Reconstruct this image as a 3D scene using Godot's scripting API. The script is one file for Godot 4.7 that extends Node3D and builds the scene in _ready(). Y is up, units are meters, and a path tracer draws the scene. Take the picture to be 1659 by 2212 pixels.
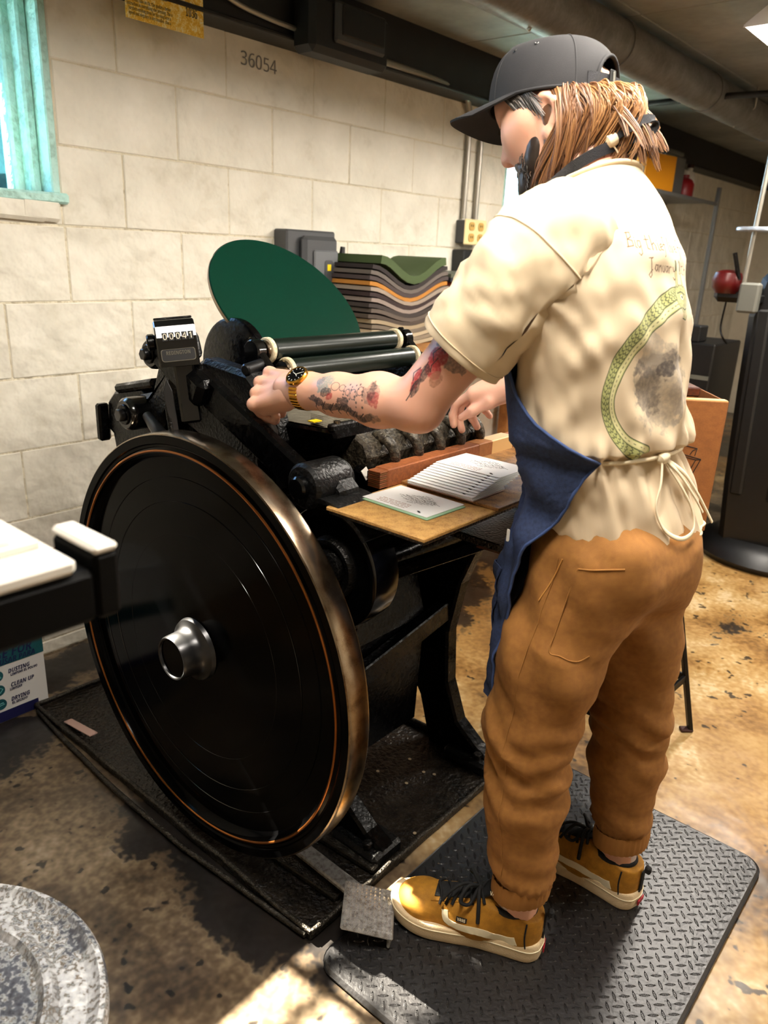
extends Node3D
# A print shop in a basement: an operator at a hand-fed platen press. Metres, y up; the back wall is the plane z = WZ, the press shaft runs along x.

const WZ := -2.128
const CEIL := 2.03
var M := {}
var T := {}

func _ready():
	# camera (solved from the wall courses, the drip tray and the feed board)
	var cam := Camera3D.new()
	cam.name = "camera"
	var yaw := deg_to_rad(50.18)
	var pitch := deg_to_rad(18.95)
	var roll := deg_to_rad(2.63)
	var fw := Vector3(sin(yaw) * cos(pitch), -sin(pitch), -cos(yaw) * cos(pitch))
	var rt := Vector3(cos(yaw), 0, sin(yaw))
	var up := rt.cross(fw)
	var r2 := rt * cos(roll) + up * sin(roll)
	var u2 := r2.cross(fw)
	cam.transform = Transform3D(Basis(r2, u2, -fw), Vector3(0, 1.235, 0))
	cam.fov = rad_to_deg(2.0 * atan(1106.0 / 1636.0))
	cam.keep_aspect = Camera3D.KEEP_HEIGHT
	cam.near = 0.02
	var lens := CameraAttributesPhysical.new()
	lens.frustum_focal_length = 17.75
	lens.frustum_focus_distance = 1.5
	lens.exposure_aperture = 3.2
	cam.attributes = lens
	add_child(cam)
	cam.fov = rad_to_deg(2.0 * atan(1106.0 / 1636.0))
	cam.current = true
	# sky outside the windows, exposure
	var env := Environment.new()
	env.background_mode = Environment.BG_SKY
	var sky := Sky.new()
	var sm := ProceduralSkyMaterial.new()
	sm.sky_top_color = Color(0.45, 0.66, 0.92)
	sm.sky_horizon_color = Color(0.80, 0.91, 1.0)
	sm.ground_horizon_color = Color(0.78, 0.86, 0.9)
	sm.ground_bottom_color = Color(0.5, 0.52, 0.5)
	sm.sun_angle_max = 0.5
	sm.energy_multiplier = 1.0
	sky.sky_material = sm
	env.sky = sky
	env.background_energy_multiplier = 14.0
	env.tonemap_mode = Environment.TONE_MAPPER_LINEAR
	env.tonemap_exposure = 1.28
	env.sdfgi_enabled = true
	env.ssao_enabled = true
	env.ssil_enabled = true
	var we := WorldEnvironment.new()
	we.name = "world_environment"
	we.environment = env
	add_child(we)
	# the sun, entering by the left window
	var sun := DirectionalLight3D.new()
	sun.name = "sun"
	sun.light_energy = 40.0
	sun.light_color = Color(1.0, 0.96, 0.88)
	sun.light_angular_distance = 0.55
	sun.shadow_enabled = true
	add_child(sun)
	sun.look_at_from_position(Vector3.ZERO, Vector3(0.10, -1.0, 1.0), Vector3.UP)
	build_materials()
	build_room()
	build_branch()
	build_wall_fittings()
	build_press()
	build_floor_things()
	build_background()
	build_feed_board_things()
	build_person()

# ------------------------------------------------------------------ naming
var taken := {}
func numbered(called: String) -> String:
	if not taken.has(called):
		taken[called] = 0
		return called
	taken[called] += 1
	return "%s_%03d" % [called, taken[called]]

func tag(o: Node3D, label: String, category: String, group := ""):
	o.set_meta("label", label)
	o.set_meta("category", category)
	if group != "":
		o.set_meta("group", group)
	return o

func thing(called: String, label: String, category: String, at := Vector3.ZERO, group := "") -> Node3D:
	var o := Node3D.new()
	o.name = numbered(called)
	add_child(o)
	o.position = at
	tag(o, label, category, group)
	return o

func struct_node(called: String) -> Node3D:
	var o := Node3D.new()
	o.name = numbered(called)
	add_child(o)
	o.set_meta("kind", "structure")
	return o

# commits a mesh builder as one named mesh; parts keep world coordinates by undoing their thing's place
func part(called: String, b: MB, m: Material, parent: Node3D, label := "") -> MeshInstance3D:
	var o := MeshInstance3D.new()
	o.name = called
	o.mesh = b.mesh()
	o.material_override = null
	for s in o.mesh.get_surface_count():
		o.mesh.surface_set_material(s, m)
	parent.add_child(o, true)
	o.position = -place_of(parent)
	if label != "":
		o.set_meta("label", label)
	return o

func place_of(n: Node) -> Vector3:
	var p := Vector3.ZERO
	while n != self and n != null:
		p += (n as Node3D).position
		n = n.get_parent()
	return p

func solo(called: String, b: MB, m: Material, label: String, category: String, group := "") -> MeshInstance3D:
	var o := MeshInstance3D.new()
	o.name = numbered(called)
	o.mesh = b.mesh()
	for s in o.mesh.get_surface_count():
		o.mesh.surface_set_material(s, m)
	add_child(o)
	tag(o, label, category, group)
	return o

func inst(called: String, mesh: Mesh, m: Material, parent: Node, t: Transform3D) -> MeshInstance3D:
	var o := MeshInstance3D.new()
	o.name = called
	o.mesh = mesh
	o.material_override = m
	parent.add_child(o, true)
	o.transform = t
	return o

func v3(x: float, y: float, z: float) -> Vector3:
	return Vector3(x, y, z)

func rng(s: int) -> RandomNumberGenerator:
	var r := RandomNumberGenerator.new()
	r.seed = s
	return r

# basis whose y axis is along d
static func along(d: Vector3) -> Basis:
	var y := d.normalized()
	var h := Vector3.RIGHT if absf(y.x) < 0.9 else Vector3.BACK
	var z := h.cross(y).normalized()
	var x := y.cross(z)
	return Basis(x, y, z)

# ------------------------------------------------------------------ mesh builder
class MB:
	var v := PackedVector3Array()
	var n := PackedVector3Array()
	var uv := PackedVector2Array()
	var c := PackedColorArray()
	var idx := PackedInt32Array()
	var col := Color(1, 1, 1)
	var colored := false

	func mesh() -> ArrayMesh:
		var a := []
		a.resize(Mesh.ARRAY_MAX)
		a[Mesh.ARRAY_VERTEX] = v
		a[Mesh.ARRAY_NORMAL] = n
		a[Mesh.ARRAY_TEX_UV] = uv
		if colored:
			a[Mesh.ARRAY_COLOR] = c
		a[Mesh.ARRAY_INDEX] = idx
		var m := ArrayMesh.new()
		m.add_surface_from_arrays(Mesh.PRIMITIVE_TRIANGLES, a)
		return m

	func vert(p: Vector3, nn: Vector3, t := Vector2.ZERO) -> int:
		v.append(p)
		n.append(nn)
		uv.append(t)
		if colored:
			c.append(col)
		return v.size() - 1

	func face(i: int, j: int, k: int):
		var g := (v[k] - v[i]).cross(v[j] - v[i])
		if g.dot(n[i] + n[j] + n[k]) < 0.0:
			idx.append(i); idx.append(k); idx.append(j)
		else:
			idx.append(i); idx.append(j); idx.append(k)

	func quad(a: Vector3, b: Vector3, cc: Vector3, d: Vector3, nn: Vector3, uvs := []):
		var t := uvs if uvs.size() == 4 else [Vector2(0, 0), Vector2(1, 0), Vector2(1, 1), Vector2(0, 1)]
		var i := vert(a, nn, t[0])
		vert(b, nn, t[1]); vert(cc, nn, t[2]); vert(d, nn, t[3])
		face(i, i + 1, i + 2)
		face(i, i + 2, i + 3)

	func tri(a: Vector3, b: Vector3, cc: Vector3, nn: Vector3):
		var i := vert(a, nn)
		vert(b, nn); vert(cc, nn)
		face(i, i + 1, i + 2)

	# box with chamfered edges
	func box(at: Vector3, size: Vector3, bev := 0.0, basis := Basis.IDENTITY):
		var h := size * 0.5
		var e := minf(bev, minf(h.x, minf(h.y, h.z)) * 0.95)
		var ax := [basis.x, basis.y, basis.z]
		var hh := [h.x, h.y, h.z]
		for a in 3:
			var b := (a + 1) % 3
			var d := (a + 2) % 3
			for s in [-1.0, 1.0]:
				var nn: Vector3 = ax[a] * s
				var o: Vector3 = at + ax[a] * (hh[a] * s)
				var p: Vector3 = ax[b] * (hh[b] - e)
				var q: Vector3 = ax[d] * (hh[d] - e)
				quad(o - p - q, o + p - q, o + p + q, o - p + q, nn)
		if e <= 0.0:
			return
		for a in 3:
			var b := (a + 1) % 3
			var d := (a + 2) % 3
			for s in [-1.0, 1.0]:
				for t in [-1.0, 1.0]:
					var p1: Vector3 = at + ax[b] * (hh[b] * s) + ax[d] * ((hh[d] - e) * t)
					var p2: Vector3 = at + ax[b] * ((hh[b] - e) * s) + ax[d] * (hh[d] * t)
					var w: Vector3 = ax[a] * (hh[a] - e)
					var nn: Vector3 = (ax[b] * s + ax[d] * t).normalized()
					quad(p1 - w, p1 + w, p2 + w, p2 - w, nn)
		for sx in [-1.0, 1.0]:
			for sy in [-1.0, 1.0]:
				for sz in [-1.0, 1.0]:
					var nn: Vector3 = (ax[0] * sx + ax[1] * sy + ax[2] * sz).normalized()
					var k: Vector3 = at + ax[0] * (hh[0] * sx) + ax[1] * (hh[1] * sy) + ax[2] * (hh[2] * sz)
					tri(k - ax[1] * (e * sy) - ax[2] * (e * sz), k - ax[0] * (e * sx) - ax[2] * (e * sz), k - ax[0] * (e * sx) - ax[1] * (e * sy), nn)

	# profile of (radius, height) turned round an axis; corners sharper than 35 degrees stay sharp
	func lathe(prof: Array, at: Vector3, axis: Vector3, sides := 32, a0 := 0.0, a1 := TAU):
		var bs := Basis.IDENTITY
		var y := axis.normalized()
		var h := Vector3.RIGHT if absf(y.x) < 0.9 else Vector3.BACK
		var z := h.cross(y).normalized()
		var x := y.cross(z)
		bs = Basis(x, y, z)
		var segn := []
		for i in prof.size() - 1:
			var d: Vector2 = prof[i + 1] - prof[i]
			segn.append(Vector2(d.y, -d.x).normalized())
		# outward test: orientation of the profile
		var turn := 0.0
		for i in prof.size() - 1:
			turn += segn[i].x * (prof[i].x + prof[i + 1].x) * (prof[i + 1] - prof[i]).length()
		for i in prof.size() - 1:
			var na: Vector2 = segn[i]
			var nb: Vector2 = segn[i]
			if i > 0 and segn[i - 1].dot(segn[i]) > 0.8:
				na = (segn[i - 1] + segn[i]).normalized()
			if i < prof.size() - 2 and segn[i + 1].dot(segn[i]) > 0.8:
				nb = (segn[i + 1] + segn[i]).normalized()
			var first := v.size()
			for k in sides + 1:
				var f := float(k) / sides
				var t := a0 + (a1 - a0) * f
				var dir := bs.x * cos(t) + bs.z * sin(t)
				vert(at + dir * prof[i].x + bs.y * prof[i].y, dir * na.x + bs.y * na.y, Vector2(f, float(i) / prof.size()))
				vert(at + dir * prof[i + 1].x + bs.y * prof[i + 1].y, dir * nb.x + bs.y * nb.y, Vector2(f, float(i + 1) / prof.size()))
			for k in sides:
				var o := first + 2 * k
				var tri_a := (v[o + 1] - v[o]).cross(v[o + 2] - v[o])
				if tri_a.length_squared() > 1e-16:
					face(o, o + 1, o + 2)
				var tri_b := (v[o + 3] - v[o + 1]).cross(v[o + 2] - v[o + 1])
				if tri_b.length_squared() > 1e-16:
					face(o + 1, o + 3, o + 2)

	func cyl(a: Vector3, b: Vector3, r: float, sides := 20, bev := 0.0, r2 := -1.0):
		var rb := r if r2 < 0.0 else r2
		var l := (b - a).length()
		var e := minf(bev, l * 0.45)
		if e > 0.0:
			lathe([Vector2(0, 0), Vector2(r - e, 0), Vector2(r, e), Vector2(rb, l - e), Vector2(rb - e, l), Vector2(0, l)], a, b - a, sides)
		else:
			lathe([Vector2(0, 0), Vector2(r, 0), Vector2(rb, l), Vector2(0, l)], a, b - a, sides)

	# smooth tube through points; radius a number or an array; flat > 0 squashes it along the given side vector
	func tube(pts: Array, radius, sides := 8, caps := true, side := Vector3.ZERO, flat := 1.0):
		var np := pts.size()
		var prev := Vector3.ZERO
		var first := v.size()
		var dist := 0.0
		for i in np:
			var d: Vector3 = (pts[mini(i + 1, np - 1)] - pts[maxi(i - 1, 0)]).normalized()
			var x: Vector3
			if side != Vector3.ZERO:
				x = (side - d * side.dot(d)).normalized()
			elif prev == Vector3.ZERO:
				x = d.cross(Vector3.UP)
				if x.length() < 0.1:
					x = d.cross(Vector3.RIGHT)
				x = x.normalized()
			else:
				x = (prev - d * prev.dot(d)).normalized()
			prev = x
			var y := d.cross(x)
			var r: float = radius[i] if radius is Array else radius
			if i > 0:
				dist += (pts[i] - pts[i - 1]).length()
			for k in sides + 1:
				var t := TAU * k / sides
				var dir := x * (cos(t) * flat) + y * sin(t)
				var nn := (x * cos(t) + y * (sin(t) * flat)).normalized()
				vert(pts[i] + dir * r, nn, Vector2(float(k) / sides, dist * 10.0))
		for i in np - 1:
			for k in sides:
				var o := first + i * (sides + 1) + k
				face(o, o + 1, o + sides + 1)
				face(o + 1, o + sides + 2, o + sides + 1)
		if caps:
			for e in [0, np - 1]:
				var d: Vector3 = (pts[0] - pts[1]).normalized() if e == 0 else (pts[np - 1] - pts[np - 2]).normalized()
				var cc := vert(pts[e], d)
				var ring := []
				for k in sides + 1:
					ring.append(vert(v[first + e * (sides + 1) + k], d))
				for k in sides:
					face(cc, ring[k], ring[k + 1])

	# polygon in a plane, given thickness; t maps (u, v, w) to the world, w being the thickness
	func prism(poly: PackedVector2Array, t: Transform3D, depth: float, bev := 0.0):
		var ids := Geometry2D.triangulate_polygon(poly)
		var inner := poly
		if bev > 0.0:
			var off := Geometry2D.offset_polygon(poly, -bev, Geometry2D.JOIN_MITER)
			if off.size() == 1 and off[0].size() == poly.size():
				# match starts
				var best := 0
				for k in poly.size():
					if off[0][k].distance_to(poly[0]) < off[0][best].distance_to(poly[0]):
						best = k
				var q := PackedVector2Array()
				for k in poly.size():
					q.append(off[0][(best + k) % poly.size()])
				inner = q
			else:
				bev = 0.0
		for s in [0, 1]:
			var w := 0.0 if s == 0 else depth
			var nn := (t.basis.z * (-1.0 if s == 0 else 1.0)).normalized()
			var first := v.size()
			for p in inner:
				vert(t * Vector3(p.x, p.y, w), nn, p)
			for k in range(0, ids.size(), 3):
				face(first + ids[k], first + ids[k + 1], first + ids[k + 2])
		var cw := Geometry2D.is_polygon_clockwise(poly)
		for k in poly.size():
			var k2 := (k + 1) % poly.size()
			var d := (poly[k2] - poly[k]).normalized()
			var o2 := Vector2(d.y, -d.x) * (-1.0 if cw else 1.0)
			var nn := (t.basis * Vector3(o2.x, o2.y, 0)).normalized()
			quad(t * Vector3(poly[k].x, poly[k].y, bev), t * Vector3(poly[k2].x, poly[k2].y, bev), t * Vector3(poly[k2].x, poly[k2].y, depth - bev), t * Vector3(poly[k].x, poly[k].y, depth - bev), nn)
			if bev > 0.0:
				var n0 := (nn - t.basis.z).normalized()
				var n1 := (nn + t.basis.z).normalized()
				quad(t * Vector3(poly[k].x, poly[k].y, bev), t * Vector3(poly[k2].x, poly[k2].y, bev), t * Vector3(inner[k2].x, inner[k2].y, 0), t * Vector3(inner[k].x, inner[k].y, 0), n0)
				quad(t * Vector3(poly[k].x, poly[k].y, depth - bev), t * Vector3(poly[k2].x, poly[k2].y, depth - bev), t * Vector3(inner[k2].x, inner[k2].y, depth), t * Vector3(inner[k].x, inner[k].y, depth), n1)

	# grid of points (rows x cols) with smooth normals; thick > 0 gives a back face and edges
	func sheet(rows: Array, thick := 0.0):
		var nr := rows.size()
		var nc: int = rows[0].size()
		var nm := []
		for i in nr:
			var row := []
			for j in nc:
				var du: Vector3 = rows[i][mini(j + 1, nc - 1)] - rows[i][maxi(j - 1, 0)]
				var dv: Vector3 = rows[mini(i + 1, nr - 1)][j] - rows[maxi(i - 1, 0)][j]
				row.append(du.cross(dv).normalized())
			nm.append(row)
		var sides := [0.0] if thick <= 0.0 else [0.0, 1.0]
		for s in sides:
			var first := v.size()
			for i in nr:
				for j in nc:
					var nn: Vector3 = nm[i][j] * (1.0 if s == 0.0 else -1.0)
					vert(rows[i][j] - nm[i][j] * (thick * s), nn, Vector2(float(j) / (nc - 1), float(i) / (nr - 1)))
			for i in nr - 1:
				for j in nc - 1:
					var o := first + i * nc + j
					face(o, o + 1, o + nc)
					face(o + 1, o + nc + 1, o + nc)
		if thick > 0.0:
			var ring := []
			for j in nc - 1:
				ring.append([0, j, 0, j + 1])
				ring.append([nr - 1, j, nr - 1, j + 1])
			for i in nr - 1:
				ring.append([i, 0, i + 1, 0])
				ring.append([i, nc - 1, i + 1, nc - 1])
			var mid: Vector3 = rows[nr / 2][nc / 2]
			for q in ring:
				var a: Vector3 = rows[q[0]][q[1]]
				var b: Vector3 = rows[q[2]][q[3]]
				var na: Vector3 = nm[q[0]][q[1]]
				var nn := (b - a).cross(na).normalized()
				if nn.dot((a + b) * 0.5 - mid) < 0.0:
					nn = -nn
				quad(a, b, b - nm[q[2]][q[3]] * thick, a - na * thick, nn)

# a raised slab with rounded outline
static func rounded(w: float, h: float, r: float, seg := 4) -> PackedVector2Array:
	var p := PackedVector2Array()
	for q in 4:
		var cx := (w * 0.5 - r) * (1.0 if q == 0 or q == 3 else -1.0)
		var cy := (h * 0.5 - r) * (1.0 if q < 2 else -1.0)
		for k in seg + 1:
			var t := PI * 0.5 * (q + float(k) / seg)
			p.append(Vector2(cx + r * cos(t), cy + r * sin(t)))
	return p

func boxmb(at: Vector3, size: Vector3, bev := 0.0, basis := Basis.IDENTITY) -> MB:
	var b := MB.new()
	b.box(at, size, bev, basis)
	return b

func cylmb(a: Vector3, c: Vector3, r: float, sides := 20, bev := 0.0) -> MB:
	var b := MB.new()
	b.cyl(a, c, r, sides, bev)
	return b

func tubemb(pts: Array, r, sides := 8) -> MB:
	var b := MB.new()
	b.tube(pts, r, sides)
	return b

func smooth_path(pts: Array, per := 6) -> Array:
	var out := []
	for i in pts.size() - 1:
		var p0: Vector3 = pts[maxi(i - 1, 0)]
		var p1: Vector3 = pts[i]
		var p2: Vector3 = pts[i + 1]
		var p3: Vector3 = pts[mini(i + 2, pts.size() - 1)]
		for k in per:
			out.append(p1.cubic_interpolate(p2, p0, p3, float(k) / per))
	out.append(pts[-1])
	return out

# flat lettering as thin solid text; facing +z of the basis, x along the text
func text_part(words: String, size: float, at: Vector3, basis: Basis, m: Material, parent: Node3D, called := "lettering", font := "Droid Sans", bold := 700, squash := 1.0) -> MeshInstance3D:
	var t := TextMesh.new()
	var f := SystemFont.new()
	f.font_names = PackedStringArray([font])
	f.font_weight = bold
	t.font = f
	t.text = words
	t.font_size = 64
	t.pixel_size = size / 64.0
	t.depth = 0.0006
	t.curve_step = 2.0
	var o := MeshInstance3D.new()
	o.name = called
	o.mesh = t
	o.material_override = m
	parent.add_child(o, true)
	o.transform = Transform3D(Basis(basis.x * squash, basis.y, basis.z), at - place_of(parent))
	return o

# ------------------------------------------------------------------ materials
func noise(seed_: int, freq: float, oct := 4, kind := FastNoiseLite.TYPE_SIMPLEX_SMOOTH) -> FastNoiseLite:
	var f := FastNoiseLite.new()
	f.seed = seed_
	f.noise_type = kind
	f.frequency = freq
	f.fractal_octaves = oct
	return f

func gray(seed_: int, size: int, freq: float, oct := 4, kind := FastNoiseLite.TYPE_SIMPLEX_SMOOTH) -> PackedByteArray:
	var im := noise(seed_, freq, oct, kind).get_seamless_image(size, size, false, false, 0.12)
	im.convert(Image.FORMAT_L8)
	return im.get_data()

func lut(stops: Array) -> PackedByteArray:
	var g := Gradient.new()
	var offs := PackedFloat32Array()
	var cols := PackedColorArray()
	for s in stops:
		offs.append(s[0])
		cols.append(s[1])
	g.offsets = offs
	g.colors = cols
	var out := PackedByteArray()
	for k in 256:
		var c := g.sample(k / 255.0)
		out.append(int(clampf(c.r, 0, 1) * 255)); out.append(int(clampf(c.g, 0, 1) * 255)); out.append(int(clampf(c.b, 0, 1) * 255))
	return out

func tex_of(data: PackedByteArray, size: int, fmt := Image.FORMAT_RGB8) -> ImageTexture:
	var im := Image.create_from_data(size, size, false, fmt, data)
	return ImageTexture.create_from_image(im)

# colour picked by one noise, lightness shifted by a second, finer one
func ramp_tex(seed_: int, size: int, freq: float, stops: Array, fine_freq := 0.0, fine_amp := 0.0, oct := 4) -> ImageTexture:
	var a := gray(seed_, size, freq, oct)
	var l := lut(stops)
	var out := PackedByteArray()
	out.resize(size * size * 3)
	var b := PackedByteArray()
	if fine_freq > 0.0:
		b = gray(seed_ + 7, size, fine_freq, 3)
	for i in size * size:
		var k := a[i]
		if fine_freq > 0.0:
			k = clampi(k + int((b[i] - 128) * fine_amp), 0, 255)
		out[3 * i] = l[3 * k]; out[3 * i + 1] = l[3 * k + 1]; out[3 * i + 2] = l[3 * k + 2]
	return tex_of(out, size)

func gray_tex(seed_: int, size: int, freq: float, lo := 0.0, hi := 1.0, oct := 4) -> ImageTexture:
	var a := gray(seed_, size, freq, oct)
	for i in a.size():
		a[i] = int(255.0 * (lo + (hi - lo) * a[i] / 255.0))
	return tex_of(a, size, Image.FORMAT_L8)

func normal_tex(seed_: int, size: int, freq: float, strength: float, oct := 3) -> ImageTexture:
	var im := noise(seed_, freq, oct).get_seamless_image(size, size, false, false, 0.12)
	im.convert(Image.FORMAT_RGBA8)
	im.bump_map_to_normal_map(strength)
	return ImageTexture.create_from_image(im)

func mat(color: Color, rough := 0.6, metal := 0.0, spec := 0.5) -> StandardMaterial3D:
	var m := StandardMaterial3D.new()
	m.albedo_color = color
	m.roughness = rough
	m.metallic = metal
	m.metallic_specular = spec
	return m

func tri(m: StandardMaterial3D, scale: float, world := true):
	m.uv1_triplanar = true
	m.uv1_world_triplanar = world
	m.uv1_scale = Vector3.ONE * scale
	m.uv1_triplanar_sharpness = 4.0
	return m

func grain(m: StandardMaterial3D, tex: Texture2D, scale: float, normal: Texture2D = null, nscale := 0.5, rough: Texture2D = null):
	if tex:
		m.albedo_texture = tex
	if normal:
		m.normal_enabled = true
		m.normal_texture = normal
		m.normal_scale = nscale
	if rough:
		m.roughness_texture = rough
	return tri(m, scale)

func C(r: float, g: float, b: float) -> Color:
	return Color(r, g, b)

func build_materials():
	T.fine_n = normal_tex(11, 512, 0.06, 6.0)
	T.coarse_n = normal_tex(12, 512, 0.015, 10.0, 5)
	T.cast_n = normal_tex(13, 512, 0.05, 10.0, 4)
	T.cloth_n = normal_tex(14, 256, 0.35, 3.0, 1)
	T.wrinkle_n = normal_tex(15, 512, 0.008, 9.0, 3)
	T.speck = gray_tex(16, 512, 0.03, 0.35, 1.0, 5)
	# painted block wall: warm white with grubby patches
	var wallt := ramp_tex(21, 1024, 0.006, [[0.0, C(0.79, 0.76, 0.69)], [0.3, C(0.85, 0.825, 0.765)], [0.6, C(0.87, 0.845, 0.785)], [1.0, C(0.90, 0.875, 0.82)]], 0.05, 0.22, 5)
	M.wall = grain(mat(C(1, 1, 1), 0.62), wallt, 0.7, T.coarse_n, 0.55)
	M.mortar = grain(mat(C(0.95, 0.93, 0.88), 0.75), wallt, 0.9, T.cast_n, 0.6)
	M.wall_plain = grain(mat(C(0.97, 0.95, 0.92), 0.7), wallt, 0.5)
	M.ceiling = grain(mat(C(0.62, 0.62, 0.60), 0.55), ramp_tex(22, 512, 0.008, [[0.0, C(0.78, 0.80, 0.78)], [1.0, C(1, 1, 1)]], 0.06, 0.4), 0.6)
	M.beam = grain(mat(C(0.085, 0.08, 0.082), 0.55), ramp_tex(23, 256, 0.02, [[0.0, C(0.7, 0.7, 0.7)], [1.0, C(1, 1, 1)]], 0.1, 0.5), 1.5)
	M.duct = grain(mat(C(0.50, 0.495, 0.49), 0.42, 0.25), ramp_tex(24, 256, 0.02, [[0.0, C(0.75, 0.73, 0.7)], [1.0, C(1, 1, 1)]], 0.12, 0.5), 2.0)
	M.conduit = mat(C(0.62, 0.60, 0.56), 0.35, 0.8)
	M.gray_box = mat(C(0.26, 0.265, 0.275), 0.5, 0.1)
	M.gray_dark = mat(C(0.09, 0.092, 0.098), 0.5, 0.1)
	M.gray_light = mat(C(0.40, 0.41, 0.42), 0.45, 0.2)
	M.outlet = mat(C(0.90, 0.83, 0.62), 0.4)
	M.outlet_face = mat(C(0.74, 0.60, 0.33), 0.45)
	M.window_paint = grain(mat(C(0.72, 0.87, 0.84), 0.5), ramp_tex(25, 256, 0.02, [[0.0, C(0.78, 0.8, 0.78)], [0.5, C(0.95, 0.97, 0.96)], [1.0, C(1, 1, 1)]], 0.1, 0.8), 2.0, T.coarse_n, 0.8)
	M.sash = grain(mat(C(0.34, 0.62, 0.72), 0.5), ramp_tex(26, 256, 0.02, [[0.0, C(0.75, 0.78, 0.8)], [1.0, C(1, 1, 1)]], 0.1, 0.6), 2.0)
	var gl := mat(C(0.85, 0.95, 1.0), 0.05)
	gl.transparency = BaseMaterial3D.TRANSPARENCY_ALPHA
	gl.albedo_color = Color(0.85, 0.95, 1.0, 0.12)
	M.glass = gl
	# floor: oil-stained sealed concrete
	M.floor = floor_material()
	# press: black enamel with oil and paper dust
	var grime := ramp_tex(31, 512, 0.02, [[0.0, C(0.55, 0.52, 0.48)], [0.45, C(0.85, 0.85, 0.85)], [1.0, C(1, 1, 1)]], 0.15, 0.7, 5)
	M.black = grain(mat(C(0.022, 0.022, 0.025), 0.36, 0.0, 0.3), grime, 3.0, T.cast_n, 0.07, T.speck)
	M.black_gloss = mat(C(0.022, 0.022, 0.024), 0.16, 0.0, 0.6)
	M.black_cast = grain(mat(C(0.034, 0.034, 0.037), 0.40, 0.0, 0.5), grime, 4.0, T.cast_n, 0.38)
	M.wheel = mat(C(0.010, 0.010, 0.011), 0.12, 0.0, 0.16)
	M.steel = grain(mat(C(0.62, 0.57, 0.51), 0.24, 1.0), ramp_tex(32, 512, 0.012, [[0.0, C(0.6, 0.52, 0.45)], [0.5, C(0.9, 0.87, 0.82)], [1.0, C(1, 1, 1)]], 0.2, 0.4), 4.0)
	M.hub_steel = mat(C(0.27, 0.27, 0.275), 0.3, 0.9)
	M.bead = mat(C(0.60, 0.36, 0.16), 0.25, 0.9)
	M.table_dark = mat(C(0.02, 0.019, 0.018), 0.6, 0.0, 0.2)
	M.steel_dark = grain(mat(C(0.17, 0.165, 0.16), 0.4, 0.85), grime, 5.0, T.cast_n, 0.5)
	M.iron_worn = grain(mat(C(0.40, 0.38, 0.34), 0.45, 0.35), ramp_tex(33, 512, 0.03, [[0.0, C(0.18, 0.17, 0.15)], [0.4, C(0.55, 0.52, 0.48)], [1.0, C(1, 0.97, 0.9)]], 0.12, 0.8, 5), 5.0, T.cast_n, 0.45)
	M.ink_disc = grain(mat(C(0.02, 0.17, 0.125), 0.28, 0.0, 0.35), ramp_tex(34, 512, 0.05, [[0.0, C(0.85, 0.9, 0.88)], [1.0, C(1, 1, 1)]], 0.2, 0.3), 3.0)
	M.roller = mat(C(0.03, 0.075, 0.055), 0.28, 0.0, 0.6)
	M.truck = grain(mat(C(0.86, 0.81, 0.70), 0.5), ramp_tex(35, 256, 0.03, [[0.0, C(0.7, 0.66, 0.58)], [0.5, C(0.95, 0.94, 0.9)], [1.0, C(1, 1, 1)]]), 20.0)
	M.tympan = grain(mat(C(0.45, 0.43, 0.38), 0.6), ramp_tex(36, 256, 0.02, [[0.0, C(0.7, 0.68, 0.62)], [1.0, C(1, 1, 1)]], 0.1, 0.5), 6.0)
	M.grip = mat(C(0.26, 0.235, 0.21), 0.32, 0.3)
	M.brass = mat(C(0.62, 0.50, 0.28), 0.35, 0.9)
	M.plate_text = mat(C(0.50, 0.48, 0.43), 0.35, 0.8)
	M.white_num = mat(C(0.86, 0.82, 0.74), 0.5)
	M.red_tab = mat(C(0.62, 0.02, 0.08), 0.5)
	M.yellow_tab = mat(C(0.92, 0.80, 0.05), 0.5)
	M.hardboard = grain(mat(C(0.80, 0.64, 0.40), 0.55), ramp_tex(37, 512, 0.02, [[0.0, C(0.76, 0.68, 0.56)], [0.4, C(0.90, 0.86, 0.78)], [1.0, C(1.0, 0.98, 0.93)]], 0.12, 0.9, 5), 4.0)
	M.hardboard_dark = grain(mat(C(0.60, 0.44, 0.25), 0.5), ramp_tex(38, 512, 0.018, [[0.0, C(0.55, 0.48, 0.4)], [0.45, C(0.85, 0.8, 0.7)], [1.0, C(1.0, 1.0, 0.95)]], 0.12, 0.9, 5), 4.0)
	M.old_wood = grain(mat(C(0.13, 0.085, 0.05), 0.33), ramp_tex(39, 512, 0.03, [[0.0, C(0.3, 0.28, 0.25)], [0.55, C(0.8, 0.7, 0.6)], [0.8, C(1.6, 1.2, 0.8)], [1.0, C(2.6, 2.2, 1.6)]], 0.12, 0.9, 5), 5.0, T.cast_n, 0.6)
	M.orange_wood = grain(mat(C(0.42, 0.18, 0.05), 0.4), ramp_tex(40, 256, 0.03, [[0.0, C(0.45, 0.4, 0.35)], [1.0, C(1, 1, 1)]], 0.1, 0.8), 5.0)
	M.kraft = grain(mat(C(0.58, 0.36, 0.16), 0.7), ramp_tex(41, 256, 0.04, [[0.0, C(0.85, 0.82, 0.78)], [1.0, C(1, 1, 1)]], 0.2, 0.7), 4.0)
	M.kraft_dark = grain(mat(C(0.60, 0.34, 0.16), 0.65), ramp_tex(42, 256, 0.04, [[0.0, C(0.75, 0.7, 0.65)], [1.0, C(1, 1, 1)]], 0.2, 0.9), 8.0)
	M.tape = mat(C(0.78, 0.62, 0.40), 0.45)
	M.fluting = mat(C(0.46, 0.28, 0.12), 0.8)
	M.card = mat(C(0.95, 0.945, 0.935), 0.7)
	M.card_green = mat(C(0.60, 0.74, 0.60), 0.7)
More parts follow.
